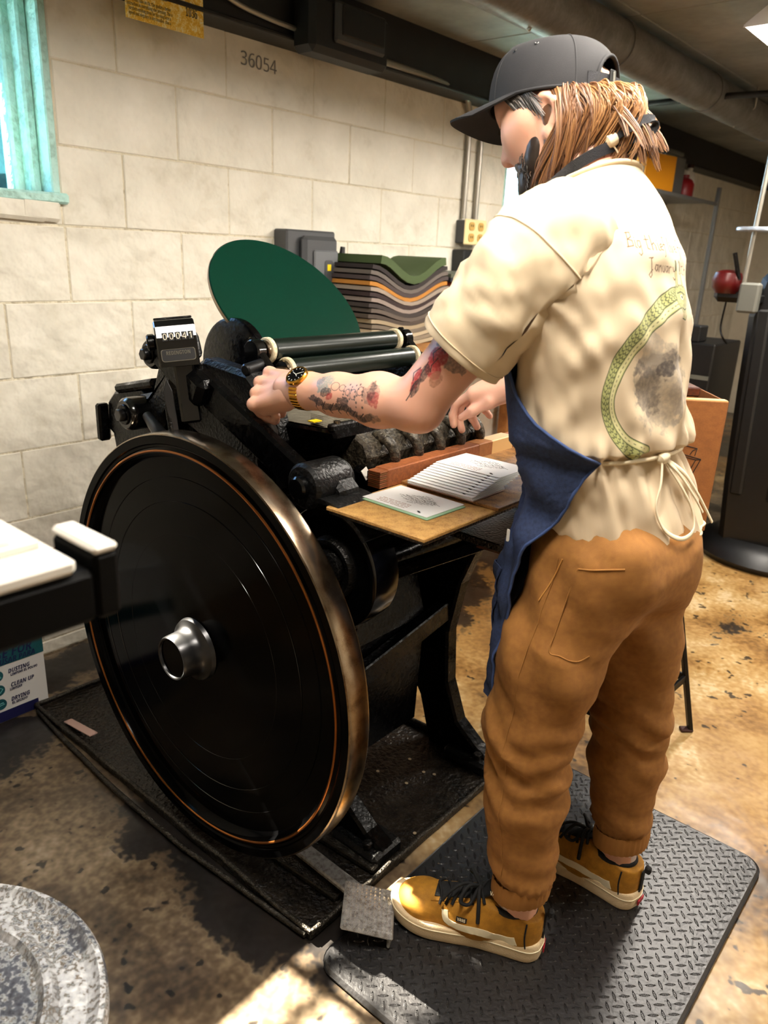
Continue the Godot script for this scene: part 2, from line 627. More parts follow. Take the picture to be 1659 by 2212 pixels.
	M.card_pink = mat(C(0.80, 0.66, 0.62), 0.7)
	M.ink = mat(C(0.10, 0.10, 0.10), 0.7)
	M.ink_red = mat(C(0.60, 0.36, 0.25), 0.7)
	M.ink_gray = mat(C(0.48, 0.47, 0.46), 0.7)
	M.tray = grain(mat(C(0.15, 0.128, 0.105), 0.40, 0.2), ramp_tex(43, 512, 0.015, [[0.0, C(0.35, 0.33, 0.32)], [0.5, C(0.8, 0.75, 0.68)], [0.85, C(1.1, 1.05, 1.0)], [1.0, C(1.8, 1.7, 1.5)]], 0.1, 0.9, 5), 2.5, T.cast_n, 0.4)
	M.tray_rim = grain(mat(C(0.32, 0.30, 0.27), 0.4, 0.6), ramp_tex(44, 256, 0.03, [[0.0, C(0.4, 0.38, 0.35)], [1.0, C(1, 1, 1)]], 0.1, 0.8), 6.0, T.cast_n, 0.7)
	M.pedal = grain(mat(C(0.74, 0.73, 0.72), 0.36, 0.55), grime, 6.0)
	M.mat_rubber = grain(mat(C(0.105, 0.10, 0.104), 0.38, 0.0, 0.6), ramp_tex(45, 256, 0.03, [[0.0, C(0.75, 0.74, 0.74)], [1.0, C(1, 1, 1)]], 0.1, 0.5), 3.0, T.fine_n, 0.12)
	M.lug = mat(C(0.125, 0.12, 0.124), 0.33, 0.0, 0.6)
	M.paper = mat(C(0.86, 0.84, 0.80), 0.75)
	M.paper_dot = mat(C(0.62, 0.55, 0.44), 0.75)
	M.rust = grain(mat(C(0.25, 0.10, 0.06), 0.7), grime, 6.0)
	M.lid = grain(mat(C(0.86, 0.86, 0.86), 0.5, 0.15), lid_texture(), 2.0, T.cast_n, 0.3)
	M.drum_side = mat(C(0.80, 0.68, 0.42), 0.7)
	M.box_white = mat(C(0.86, 0.85, 0.84), 0.6)
	M.teal = mat(C(0.03, 0.30, 0.33), 0.6)
	M.navy_print = mat(C(0.03, 0.04, 0.26), 0.6)
	M.print_black = mat(C(0.045, 0.05, 0.06), 0.6)
	M.print_cyan = mat(C(0.55, 0.85, 0.85), 0.6)
	M.stool_metal = mat(C(0.03, 0.027, 0.025), 0.5, 0.4)
	M.cushion = grain(mat(C(0.80, 0.74, 0.64), 0.8), null, 4.0, T.coarse_n, 0.6)
	M.machine = grain(mat(C(0.03, 0.03, 0.034), 0.42), grime, 2.0)
	M.machine_gray = mat(C(0.36, 0.36, 0.33), 0.5)
	M.machine_red = mat(C(0.30, 0.02, 0.02), 0.35)
	M.lamp_steel = mat(C(0.70, 0.74, 0.8), 0.3, 0.7)
	M.yellow_box = mat(C(0.90, 0.58, 0.04), 0.6)
	M.shelf_gray = mat(C(0.42, 0.42, 0.42), 0.5, 0.3)
	M.red_bottle = mat(C(0.52, 0.03, 0.06), 0.4)
	M.bench = grain(mat(C(0.72, 0.50, 0.26), 0.55), ramp_tex(46, 256, 0.02, [[0.0, C(0.75, 0.7, 0.65)], [1.0, C(1, 1, 1)]], 0.1, 0.5), 2.0)
	M.poster = poster_material()
	M.fixture = mat(C(0.86, 0.83, 0.82), 0.5)
	M.lamp_face = mat(C(1, 1, 1), 0.5)
	M.lamp_face.emission_enabled = true
	M.lamp_face.emission = C(1.0, 0.95, 0.87)
	M.lamp_face.emission_energy_multiplier = 3.0

# 2048 pixels lie over 3.4 m, from x = 0.1 and z = -2.2; beyond that it repeats
func floor_material() -> StandardMaterial3D:
	var size := 1536
	var span := 3.4
	var big := gray(51, size, 0.0021, 3)
	var mid := gray(52, size, 0.008, 5)
	var fine := gray(53, size, 0.09, 2)
	var spots := gray(54, size, 0.03, 3)
	# two soils: grey-brown by the press, orange-tan where the floor was coated
	var warm := lut([[0.0, C(0.36, 0.25, 0.12)], [0.3, C(0.52, 0.38, 0.20)], [0.55, C(0.63, 0.49, 0.29)], [0.8, C(0.70, 0.58, 0.39)], [1.0, C(0.78, 0.69, 0.54)]])
	var cool := lut([[0.0, C(0.22, 0.18, 0.14)], [0.3, C(0.35, 0.29, 0.22)], [0.55, C(0.47, 0.405, 0.32)], [0.8, C(0.57, 0.51, 0.43)], [1.0, C(0.66, 0.62, 0.56)]])
	var out := PackedByteArray()
	out.resize(size * size * 3)
	var stains := [[0.745, -1.10, 0.055, 0.50], [0.62, -1.80, 0.16, 0.14], [0.30, -1.22, 0.10, 0.06], [0.95, -2.02, 0.5, 0.10], [0.80, -0.76, 0.08, 0.05], [2.72, -0.62, 0.10, 0.06], [2.3, -1.6, 0.5, 0.25]]
	var near := int(1.75 / span * size)
	for j in size:
		var z := -2.2 + span * j / size
		for i0 in range(0, size, 1):
			var i := j * size + i0
			var x := 0.1 + span * i0 / size
			var k := int(big[i] * 0.40 + mid[i] * 0.60 + (fine[i] - 128) * 0.34)
			k = clampi(int((k - 128) * 1.5) + 132, 0, 255)
			var w := clampf((x - 0.95 + (mid[i] - 128) / 300.0) * 1.6, 0.0, 1.0)
			var r := cool[3 * k] + (warm[3 * k] - cool[3 * k]) * w
			var g := cool[3 * k + 1] + (warm[3 * k + 1] - cool[3 * k + 1]) * w
			var b := cool[3 * k + 2] + (warm[3 * k + 2] - cool[3 * k + 2]) * w
			var f := 0.0
			var s := spots[i] + (fine[i] - 128) / 4
			if s < 58:
				f = clampf((58 - s) / 12.0, 0.0, 1.0) * 0.6
			# oil soaked into the concrete, ragged at its edge
			if j < near:
				for q in stains:
					var dz: float = (z - q[1]) / q[3]
					if dz * dz > 4.0:
						continue
					var dx: float = (x - q[0]) / q[2]
					var d := dx * dx + dz * dz
					if d < 4.0:
						var e := 1.25 - sqrt(d) + (mid[i] - 128) / 90.0 + (fine[i] - 128) / 240.0
						f = maxf(f, clampf(e * 2.2, 0.0, 1.0) * 0.74)
			out[3 * i] = int(r * (1.0 - f)); out[3 * i + 1] = int(g * (1.0 - f)); out[3 * i + 2] = int(b * (1.0 - f * 0.95))
	var m := mat(C(1, 1, 1), 0.40, 0.0, 0.5)
	m.albedo_texture = tex_of(out, size)
	m.roughness_texture = gray_tex(55, 512, 0.012, 0.6, 1.0, 5)
	m.normal_enabled = true
	m.normal_texture = T.coarse_n
	m.normal_scale = 0.10
	return m

func lid_texture() -> ImageTexture:
	return ramp_tex(56, 512, 0.006, [[0.0, C(0.30, 0.30, 0.33)], [0.36, C(0.42, 0.43, 0.46)], [0.44, C(0.80, 0.80, 0.80)], [0.55, C(0.62, 0.64, 0.64)], [0.62, C(0.45, 0.38, 0.30)], [0.68, C(0.85, 0.85, 0.86)], [1.0, C(1, 1, 1)]], 0.08, 0.9, 5)

# gold paper, worn leaf in patches
func poster_material() -> StandardMaterial3D:
	var m := mat(C(1, 1, 1), 0.45)
	m.albedo_texture = ramp_tex(57, 256, 0.03, [[0.0, C(0.86, 0.66, 0.16)], [0.45, C(0.94, 0.76, 0.24)], [0.65, C(0.96, 0.86, 0.52)], [1.0, C(0.98, 0.94, 0.80)]], 0.12, 0.9, 4)
	return tri(m, 6.0)

# ------------------------------------------------------------------ room
func build_room():
	var x0 := -1.6
	var x1 := 7.2
	var z1 := 2.3
	var fl := struct_node("floor")
	var fm := MB.new()
	fm.box(v3((x0 + x1) / 2, -0.06, (WZ + z1) / 2), v3(x1 - x0 + 0.6, 0.12, z1 - WZ + 0.6))
	for k in fm.v.size():
		fm.uv[k] = Vector2((fm.v[k].x - 0.1) / 3.4, (fm.v[k].z + 2.2) / 3.4)
	part("slab", fm, M.floor, fl)
	var ce := struct_node("ceiling")
	# three boards of the ceiling, butt-jointed along x
	var bz := [WZ - 0.2, -1.30, 0.0, 1.2, z1 + 0.2]
	for i in 4:
		for j in 4:
			var xa := x0 - 0.2 + 2.3 * j
			part("board", boxmb(v3(xa + 1.15, CEIL + 0.03, (bz[i] + bz[i + 1]) / 2), v3(2.295, 0.06, bz[i + 1] - bz[i] - 0.004), 0.003), M.ceiling, ce)
	part("upper_deck", boxmb(v3((x0 + x1) / 2, CEIL + 0.10, (WZ + z1) / 2), v3(x1 - x0 + 0.6, 0.08, z1 - WZ + 0.6)), M.ceiling, ce)
	var wr := struct_node("wall_front")
	part("face", boxmb(v3((x0 + x1) / 2, CEIL / 2, z1 + 0.1), v3(x1 - x0 + 0.4, CEIL + 0.1, 0.2)), M.wall_plain, wr)
	var wl := struct_node("wall_left")
	part("face", boxmb(v3(x0 - 0.1, CEIL / 2, (WZ + z1) / 2), v3(0.2, CEIL + 0.1, z1 - WZ + 0.4)), M.wall_plain, wl)
	var wf := struct_node("wall_right")
	part("face", boxmb(v3(x1 + 0.1, CEIL / 2, (WZ + z1) / 2), v3(0.2, CEIL + 0.1, z1 - WZ + 0.4)), M.wall_plain, wf)
	build_block_wall(x0, x1)
	build_windows()
	# beam along the head of the block wall
	var be := struct_node("trim_1")
	var b := boxmb(v3((x0 + x1) / 2, 1.943, WZ + 0.047), v3(x1 - x0, 0.178, 0.10), 0.004)
	b.box(v3((x0 + x1) / 2, 1.856, WZ + 0.052), v3(x1 - x0, 0.012, 0.12), 0.003)
	part("steel_beam", b, M.beam, be)
	# round duct, dark batten beside it and a thin cross pipe under the ceiling
	var du := thing("ceiling_duct", "round grey sheet metal duct running under the ceiling", "duct", v3(2.5, 1.95, -1.365))
	part("pipe", cylmb(v3(0.9, 1.945, -1.365), v3(x1, 1.945, -1.365), 0.075, 28), M.duct, du)
	for x in [2.75, 3.65, 4.6]:
		part("joint_band", cylmb(v3(x, 1.945, -1.365), v3(x + 0.035, 1.945, -1.365), 0.079, 28), M.duct, du)
	for x in [2.2, 4.1]:
		var hb := MB.new()
		hb.tube([v3(x, CEIL, -1.44), v3(x, 1.945, -1.444), v3(x, 1.868, -1.365), v3(x, 1.945, -1.286), v3(x, CEIL, -1.286)], 0.006, 6)
		part("strap_hanger", hb, M.conduit, du)
	solo("ceiling_batten", boxmb(v3((1.0 + x1) / 2, CEIL - 0.03, -1.56), v3(x1 - 1.0, 0.06, 0.05), 0.004), M.beam, "dark batten fixed under the ceiling next to the round duct", "batten")
	solo("cross_pipe", tubemb(smooth_path([v3(3.75, 1.93, -2.0), v3(3.72, 1.93, -1.5), v3(3.72, 1.93, -1.2), v3(3.80, 1.93, -1.03), v3(4.1, 1.93, -0.98), v3(5.2, 1.93, -0.98)], 6), 0.013, 8), M.beam, "thin dark pipe crossing below the round ceiling duct", "pipe")
	# hooded strip lights
	strip_light(v3(3.15, 1.90, -0.72), 1.3, 2.6, "white hooded strip light hung on wires beyond the round duct")
	strip_light(v3(0.95, 1.97, -0.42), 1.6, 2.9, "white hooded strip light above the feed board and the operator")
	strip_light(v3(2.9, 1.97, 1.2), 1.3, 3.0, "white hooded strip light over the open floor past the stool")

func strip_light(at: Vector3, length: float, power: float, label: String):
	var t := thing("strip_light", label, "light", at, "strip lights under the ceiling")
	var b := MB.new()
	var pr := PackedVector2Array([Vector2(-0.03, 0.055), Vector2(-0.135, -0.021), Vector2(-0.130, -0.026), Vector2(-0.024, 0.049), Vector2(0.024, 0.049), Vector2(0.130, -0.026), Vector2(0.135, -0.021), Vector2(0.03, 0.055)])
	b.prism(pr, Transform3D(Basis(v3(0, 0, 1), v3(0, 1, 0), v3(1, 0, 0)), at - v3(length / 2, 0, 0)), length)
	part("hood", b, M.fixture, t)
	for s in [-1, 1]:
		var e := MB.new()
		e.prism(PackedVector2Array([Vector2(-0.03, 0.055), Vector2(-0.135, -0.026), Vector2(0.135, -0.026), Vector2(0.03, 0.055)]), Transform3D(Basis(v3(0, 0, 1), v3(0, 1, 0), v3(1, 0, 0)), at + v3(s * length / 2 - 0.001, 0, 0)), 0.003)
		part("end_plate", e, M.fixture, t)
		part("hanging_wire", cylmb(v3(at.x + s * length * 0.42, at.y + 0.05, at.z), v3(at.x + s * length * 0.42, CEIL, at.z), 0.0025, 6), M.conduit, t)
	for s in [-1, 1]:
		part("lamp_tube", cylmb(at + v3(-length * 0.47, 0.016, s * 0.045), at + v3(length * 0.47, 0.016, s * 0.045), 0.013, 12), M.lamp_face, t)
		# a tube shines to both sides as well as down: two strips of its surface, leaning outwards
		for lean in [-1, 1]:
			var l := AreaLight3D.new()
			l.name = "tube_light"
			l.area_size = Vector2(length * 0.94, 0.024)
			l.light_energy = power * 0.5
			l.light_color = C(1.0, 0.972, 0.925)
			l.shadow_enabled = true
			l.area_range = 12.0
			l.area_attenuation = 2.0
			t.add_child(l, true)
			l.position = v3(0, 0.001, s * 0.045 + lean * 0.013)
			l.rotation = v3(-PI / 2 + lean * -0.87, 0, 0)

const WIN := [[0.30, 1.115, 1.345, 1.85], [3.33, 4.15, 1.395, 1.85]]

func build_block_wall(x0: float, x1: float):
	var w := struct_node("wall_back")
	# backing behind the joints, with the window openings left free
	var xs := [x0, WIN[0][0], WIN[0][1], WIN[1][0], WIN[1][1], x1]
	for i in 5:
		var xc: float = (xs[i] + xs[i + 1]) / 2
		var wd: float = xs[i + 1] - xs[i]
		if i == 1 or i == 3:
			var q: Array = WIN[0] if i == 1 else WIN[1]
			part("mortar_bed", boxmb(v3(xc, q[2] / 2, WZ - 0.1008), v3(wd, q[2], 0.2)), M.mortar, w)
			part("mortar_bed", boxmb(v3(xc, (q[3] + CEIL) / 2, WZ - 0.1008), v3(wd, CEIL - q[3], 0.2)), M.mortar, w)
		else:
			part("mortar_bed", boxmb(v3(xc, CEIL / 2, WZ - 0.1008), v3(wd, CEIL, 0.2)), M.mortar, w)
	# blocks, each its own piece, a little uneven
	var rn := rng(3)
	var ch := 0.2032
	var pitch_x := 0.379
	var meshes := []
	for k in 4:
		meshes.append(block_mesh(pitch_x - 0.004, ch - 0.004, k))
	var half := block_mesh(pitch_x / 2 - 0.004, ch - 0.004, 0)
	for r in range(-1, 10):
		var yb := 0.045 + ch * r
		var yt := minf(yb + ch, CEIL)
		yb = maxf(yb, 0.0)
		var off := 1.12 if r % 2 != 0 else 1.12 + pitch_x / 2
		var k := -8
		while off + k * pitch_x < x1:
			var xa := off + k * pitch_x
			var xb := xa + pitch_x
			k += 1
			if xb < 0.1:
				continue
			var pieces := [[xa, xb, yb, yt]]
			for q in WIN:
				var nx := []
				for p in pieces:
					if p[1] <= q[0] or p[0] >= q[1] or p[3] <= q[2] or p[2] >= q[3]:
						nx.append(p)
						continue
					if p[0] < q[0]:
						nx.append([p[0], q[0], p[2], p[3]])
					if p[1] > q[1]:
						nx.append([q[1], p[1], p[2], p[3]])
					var ca := maxf(p[0], q[0])
					var cb := minf(p[1], q[1])
					if p[2] < q[2]:
						nx.append([ca, cb, p[2], q[2]])
					if p[3] > q[3]:
						nx.append([ca, cb, q[3], p[3]])
				pieces = nx
			for p in pieces:
				var wd: float = p[1] - p[0]
				var hg: float = p[3] - p[2]
				if wd < 0.03 or hg < 0.03:
					continue
				var me: Mesh = meshes[rn.randi() % 4]
				if absf(wd - pitch_x) > 0.01 or absf(hg - ch) > 0.01:
					me = block_mesh(wd - 0.004, hg - 0.004, rn.randi() % 4)
				var pos := v3((p[0] + p[1]) / 2, (p[2] + p[3]) / 2, WZ - 0.02 + rn.randf_range(-0.0012, 0.0012))
				var turn := Basis.from_euler(v3(rn.randf_range(-0.004, 0.004), rn.randf_range(-0.004, 0.004), rn.randf_range(-0.003, 0.003)))
				inst("block", me, M.wall, w, Transform3D(turn, pos))

func block_mesh(wd: float, hg: float, seed_: int) -> ArrayMesh:
	var b := MB.new()
	var rn := rng(100 + seed_)
	# face with slightly ragged chamfer
	var e := 0.0022 + 0.0014 * rn.randf()
	b.box(Vector3.ZERO, v3(wd, hg, 0.044), e)
	return b.mesh()

func build_windows():
	var q: Array = WIN[0]
	var w := struct_node("window_1")
	# reveal lining, stepped frame, sash, panes
	var xr: float = q[1]
	var yb: float = q[2]
	var yt: float = q[3]
	part("jamb", boxmb(v3(xr - 0.012, (yb + yt) / 2, WZ - 0.10), v3(0.024, yt - yb, 0.21), 0.004), M.window_paint, w)
	part("jamb", boxmb(v3(q[0] + 0.012, (yb + yt) / 2, WZ - 0.10), v3(0.024, yt - yb, 0.21), 0.004), M.window_paint, w)
	part("jamb_stop", boxmb(v3(xr - 0.036, (yb + yt) / 2, WZ - 0.075), v3(0.028, yt - yb, 0.05), 0.006), M.window_paint, w)
	part("jamb_stop", boxmb(v3(xr - 0.058, (yb + yt) / 2, WZ - 0.115), v3(0.03, yt - yb, 0.04), 0.006), M.window_paint, w)
	part("window_sill", boxmb(v3((q[0] + xr) / 2, yb - 0.012, WZ - 0.09), v3(xr - q[0] + 0.03, 0.028, 0.225), 0.006), M.window_paint, w)
	part("window_head", boxmb(v3((q[0] + xr) / 2, yt + 0.004, WZ - 0.10), v3(xr - q[0], 0.03, 0.20), 0.006), M.window_paint, w)
	var sx: float = xr - 0.078
	part("sash", boxmb(v3(sx - 0.024, (yb + yt) / 2, WZ - 0.15), v3(0.048, yt - yb, 0.04), 0.005), M.sash, w)
	part("sash", boxmb(v3(q[0] + 0.045, (yb + yt) / 2, WZ - 0.15), v3(0.048, yt - yb, 0.04), 0.005), M.sash, w)
	part("sash", boxmb(v3((q[0] + sx) / 2, yb + 0.026, WZ - 0.15), v3(sx - q[0], 0.05, 0.04), 0.005), M.sash, w)
	part("sash", boxmb(v3((q[0] + sx) / 2, yt - 0.02, WZ - 0.15), v3(sx - q[0], 0.05, 0.04), 0.005), M.sash, w)
	for x in [0.56, 0.80]:
		part("glazing_bar", boxmb(v3(x, (yb + yt) / 2, WZ - 0.15), v3(0.022, yt - yb - 0.05, 0.03), 0.004), M.sash, w)
	for p in [[0.365, 0.549], [0.571, 0.789], [0.811, 0.99]]:
		part("pane", boxmb(v3((p[0] + p[1]) / 2, (yb + yt) / 2, WZ - 0.15), v3(p[1] - p[0], yt - yb - 0.08, 0.004)), M.glass, w)
	# broken sill stones under it
	var rn := rng(8)
	var x := 0.32
	while x < 1.10:
		var wd := rn.randf_range(0.09, 0.15)
		var b := MB.new()
		b.box(v3(minf(x + wd / 2, 1.05), 1.305 + rn.randf_range(-0.004, 0.004), WZ + 0.006), v3(wd - 0.008, 0.058, 0.03), 0.009, Basis.from_euler(v3(rn.randf_range(-0.05, 0.05), rn.randf_range(-0.04, 0.04), rn.randf_range(-0.05, 0.05))))
		part("sill_stone", b, M.wall, w)
		x += wd
	# second window, past the operator's face
	q = WIN[1]
	var w2 := struct_node("window_2")
	part("jamb", boxmb(v3(q[0] + 0.012, (q[2] + q[3]) / 2, WZ - 0.1), v3(0.024, q[3] - q[2], 0.2), 0.004), M.window_paint, w2)
	part("jamb", boxmb(v3(q[1] - 0.012, (q[2] + q[3]) / 2, WZ - 0.1), v3(0.024, q[3] - q[2], 0.2), 0.004), M.window_paint, w2)
	part("window_sill", boxmb(v3((q[0] + q[1]) / 2, q[2] - 0.01, WZ - 0.09), v3(q[1] - q[0], 0.024, 0.22), 0.005), M.window_paint, w2)
	part("glazing_bar", boxmb(v3(3.74, (q[2] + q[3]) / 2, WZ - 0.15), v3(0.04, q[3] - q[2], 0.04), 0.005), M.sash, w2)
	part("pane", boxmb(v3(3.53, (q[2] + q[3]) / 2, WZ - 0.15), v3(0.38, q[3] - q[2], 0.004)), M.glass, w2)
	part("pane", boxmb(v3(3.95, (q[2] + q[3]) / 2, WZ - 0.15), v3(0.36, q[3] - q[2], 0.004)), M.glass, w2)

# ------------------------------------------------------------------ things on the block wall
func build_wall_fittings():
	# ballast housing on the beam, with conduits either side
	var t := thing("ballast_box", "dark grey ballast housing with raised cover on the steel beam", "electrical box", v3(2.06, 1.9, -2.0))
	part("housing", boxmb(v3(2.05, 1.895, WZ + 0.15), v3(0.37, 0.16, 0.10), 0.018), M.gray_dark, t)
	part("raised_cover", boxmb(v3(2.075, 1.91, WZ + 0.205), v3(0.24, 0.115, 0.02), 0.008), M.gray_box, t)
	part("cover_panel", boxmb(v3(2.08, 1.918, WZ + 0.217), v3(0.20, 0.085, 0.008), 0.003), M.gray_dark, t)
	solo("conduit", tubemb(smooth_path([v3(1.30, 1.99, WZ + 0.12), v3(1.48, 1.95, WZ + 0.12), v3(1.62, 1.90, WZ + 0.12), v3(1.75, 1.885, WZ + 0.12), v3(1.87, 1.88, WZ + 0.12)], 5), 0.008, 8), M.conduit, "thin steel conduit bending down to the ballast housing", "conduit")
	solo("conduit", tubemb(smooth_path([v3(2.22, 1.872, WZ + 0.115), v3(2.6, 1.872, WZ + 0.10), v3(2.86, 1.868, WZ + 0.06), v3(2.955, 1.84, WZ + 0.03), v3(2.985, 1.76, WZ + 0.02), v3(2.99, 1.55, WZ + 0.018), v3(2.99, 1.39, WZ + 0.018)], 6), 0.012, 10), M.conduit, "steel conduit running along the beam then down to the outlets", "conduit")
	solo("conduit", tubemb([v3(3.085, 1.85, WZ + 0.018), v3(3.085, 1.39, WZ + 0.018)], 0.012, 10), M.conduit, "straight steel conduit dropping from the beam to the outlets", "conduit")
	# four-socket outlet
	var o := thing("outlet_plate", "cream four-socket power outlet on the block wall", "outlet", v3(3.03, 1.33, WZ))
	part("wall_box", boxmb(v3(3.035, 1.335, WZ + 0.028), v3(0.15, 0.098, 0.052), 0.004), M.gray_box, o)
	part("cover_plate", boxmb(v3(3.035, 1.335, WZ + 0.058), v3(0.17, 0.108, 0.008), 0.004), M.outlet, o)
	for sx in [-1, 1]:
		for sy in [-1, 1]:
			var f := MB.new()
			f.prism(rounded(0.042, 0.036, 0.014), Transform3D(Basis.IDENTITY, v3(3.035 + sx * 0.036, 1.335 + sy * 0.024, WZ + 0.06)), 0.005)
			var s := part("socket", f, M.outlet_face, o)
			for k in [-1, 1]:
				part("slot", boxmb(v3(3.035 + sx * 0.036 + k * 0.007, 1.338 + sy * 0.024, WZ + 0.0655), v3(0.003, 0.009, 0.002)), M.gray_dark, s)
	switch_box("disconnect_switch", v3(2.0, 1.19, WZ), 0.24, 0.21, "grey disconnect switch with a side lever behind the ink disc", M.gray_box, M.gray_light)
	switch_box("disconnect_switch", v3(3.06, 1.15, WZ), 0.23, 0.22, "dark disconnect switch below the cream outlet", M.gray_dark, M.gray_box)
	# gold notice hanging from the beam
	var p := thing("gold_notice", "gold printed notice sheet hanging in front of the beam", "poster", v3(1.41, 1.785, WZ + 0.11))
	var b := MB.new()
	b.box(v3(1.405, 1.905, WZ + 0.106), v3(0.247, 0.24, 0.0012))
	part("sheet", b, M.poster, p)
	var rn := rng(5)
	var lines := ["a la carte set for a copy", "stronger known and kinder raffins.", "", "Dear Craft take on Ok. The quality a better", "Instruction in everything else pressing. The a", "Jurybox exciting press for the song here a", "speed and elegance in key bundles. Also a"]
	for k in lines.size():
		text_part(lines[k], 0.0105, v3(1.355, 1.862 - k * 0.0105, WZ + 0.1068), Basis.IDENTITY, M.print_black, p, "lettering", "Droid Serif", 400, 0.62)
	text_part("1036", 0.032, v3(1.488, 1.84, WZ + 0.1068), Basis.IDENTITY, M.print_black, p, "lettering", "Droid Serif", 700, 0.55)
	text_part("PRESS", 0.016, v3(1.475, 1.895, WZ + 0.1068), Basis.IDENTITY, M.print_black, p, "lettering", "Droid Serif", 700, 0.8)
	# pencilled block numbers
	var wb := thing("pencil_mark", "faint pencilled numbers on a block near the dark beam", "mark", v3(1.9, 1.77, WZ))
	text_part("36054", 0.055, v3(1.82, 1.79, WZ + 0.0035), Basis.from_euler(v3(0, 0, -0.02)), M.ink_gray, wb, "lettering", "Droid Sans", 400)

func switch_box(called: String, at: Vector3, wd: float, hg: float, label: String, m1: Material, m2: Material):
	var t := thing(called, label, "switch box", at)
	part("back_box", boxmb(at + v3(0, 0, 0.035), v3(wd, hg, 0.07), 0.006), m1, t)
	part("cover", boxmb(at + v3(0.02, -0.01, 0.085), v3(wd * 0.72, hg * 0.92, 0.035), 0.014), m1, t)
	part("front_plate", boxmb(at + v3(0.035, -0.025, 0.106), v3(wd * 0.5, hg * 0.62, 0.012), 0.005), m2, t)
	var s := MB.new()
	s.prism(rounded(0.042, 0.075, 0.012), Transform3D(Basis.IDENTITY, at + v3(0.045, -0.03, 0.110)), 0.004)
	var pl := part("rating_label", s, M.gray_box, t)
	part("label_mark", boxmb(at + v3(0.045, -0.018, 0.1145), v3(0.018, 0.022, 0.001)), M.yellow_tab, pl)
	var l := MB.new()
	l.tube([at + v3(wd / 2, -0.05, 0.05), at + v3(wd / 2 + 0.035, -0.03, 0.055), at + v3(wd / 2 + 0.045, 0.02, 0.06), at + v3(wd / 2 + 0.05, 0.055, 0.06)], [0.006, 0.008, 0.012, 0.009], 8)
	part("lever", l, M.gray_dark, t)


# branch of a tree outside the left window, up-sun of it: its leaves break the sunbeam into patches
func build_branch():
	var t := thing("tree_branch", "leafy tree branch outside the left window", "tree branch", v3(0.7, 2.6, -3.0))
	var rn := rng(77)
	var br := MB.new()
	for k in 5:
		var a := v3(-0.3 + 0.05 * k, 2.55 + 0.1 * k, -3.3 + 0.12 * k)
		br.tube(smooth_path([a, a + v3(0.5, 0.05, 0.02), a + v3(1.0, 0.02 + 0.04 * k, 0.05), a + v3(1.5, 0.1, 0.1)], 4), [0.02, 0.019, 0.018, 0.017, 0.016, 0.015, 0.014, 0.012, 0.011, 0.010, 0.008, 0.006, 0.004], 6)
	part("twig", br, mat(C(0.22, 0.16, 0.11), 0.8), t)
	var lf := MB.new()
	for k in 620:
		var c := v3(rn.randf_range(0.05, 1.35), rn.randf_range(2.35, 3.0), rn.randf_range(-3.35, -2.55))
		var b := Basis.from_euler(v3(rn.randf_range(-0.9, 0.9), rn.randf_range(0, TAU), rn.randf_range(-0.9, 0.9)))
		var s := rn.randf_range(0.035, 0.055)
		var p := [v3(-s, 0, 0), v3(-s * 0.3, 0.006, s * 0.42), v3(s * 0.5, 0.004, s * 0.34), v3(s, 0, 0), v3(s * 0.5, 0.004, -s * 0.34), v3(-s * 0.3, 0.006, -s * 0.42)]
		for q in range(1, 5):
			lf.tri(c + b * p[0], c + b * p[q], c + b * p[q + 1], b.y)
	var o := part("foliage", lf, mat(C(0.16, 0.30, 0.09), 0.6), t)
	o.set_meta("kind", "stuff")

# ------------------------------------------------------------------ the platen press
const PX := 1.235   # middle of the press
const SHAFT := Vector3(0.785, 0.4646, -1.142)

# side view polygons are written (z, y); this puts them at x and extrudes towards +x
func zy(x: float) -> Transform3D:
	return Transform3D(Basis(v3(0, 0, 1), v3(0, 1, 0), v3(1, 0, 0)), v3(x, 0, 0))

func poly(a: Array) -> PackedVector2Array:
	var p := PackedVector2Array()
	for i in range(0, a.size(), 2):
		p.append(Vector2(a[i], a[i + 1]))
	return p

func pr(pts: Array, x: float, depth: float, bev := 0.004) -> MB:
	var b := MB.new()
	b.prism(poly(pts), zy(x), depth, bev)
	return b

func bar(a: Vector3, c: Vector3, w: float, h: float, bev := 0.003, up := Vector3.UP) -> MB:
	# rectangular bar from a to c; w across, h along up
	var y := (c - a).normalized()
	var x := y.cross(up).normalized()
	var z := x.cross(y)
	var b := MB.new()
	b.box((a + c) / 2, v3(w, (c - a).length(), h), bev, Basis(x, y, z))
	return b

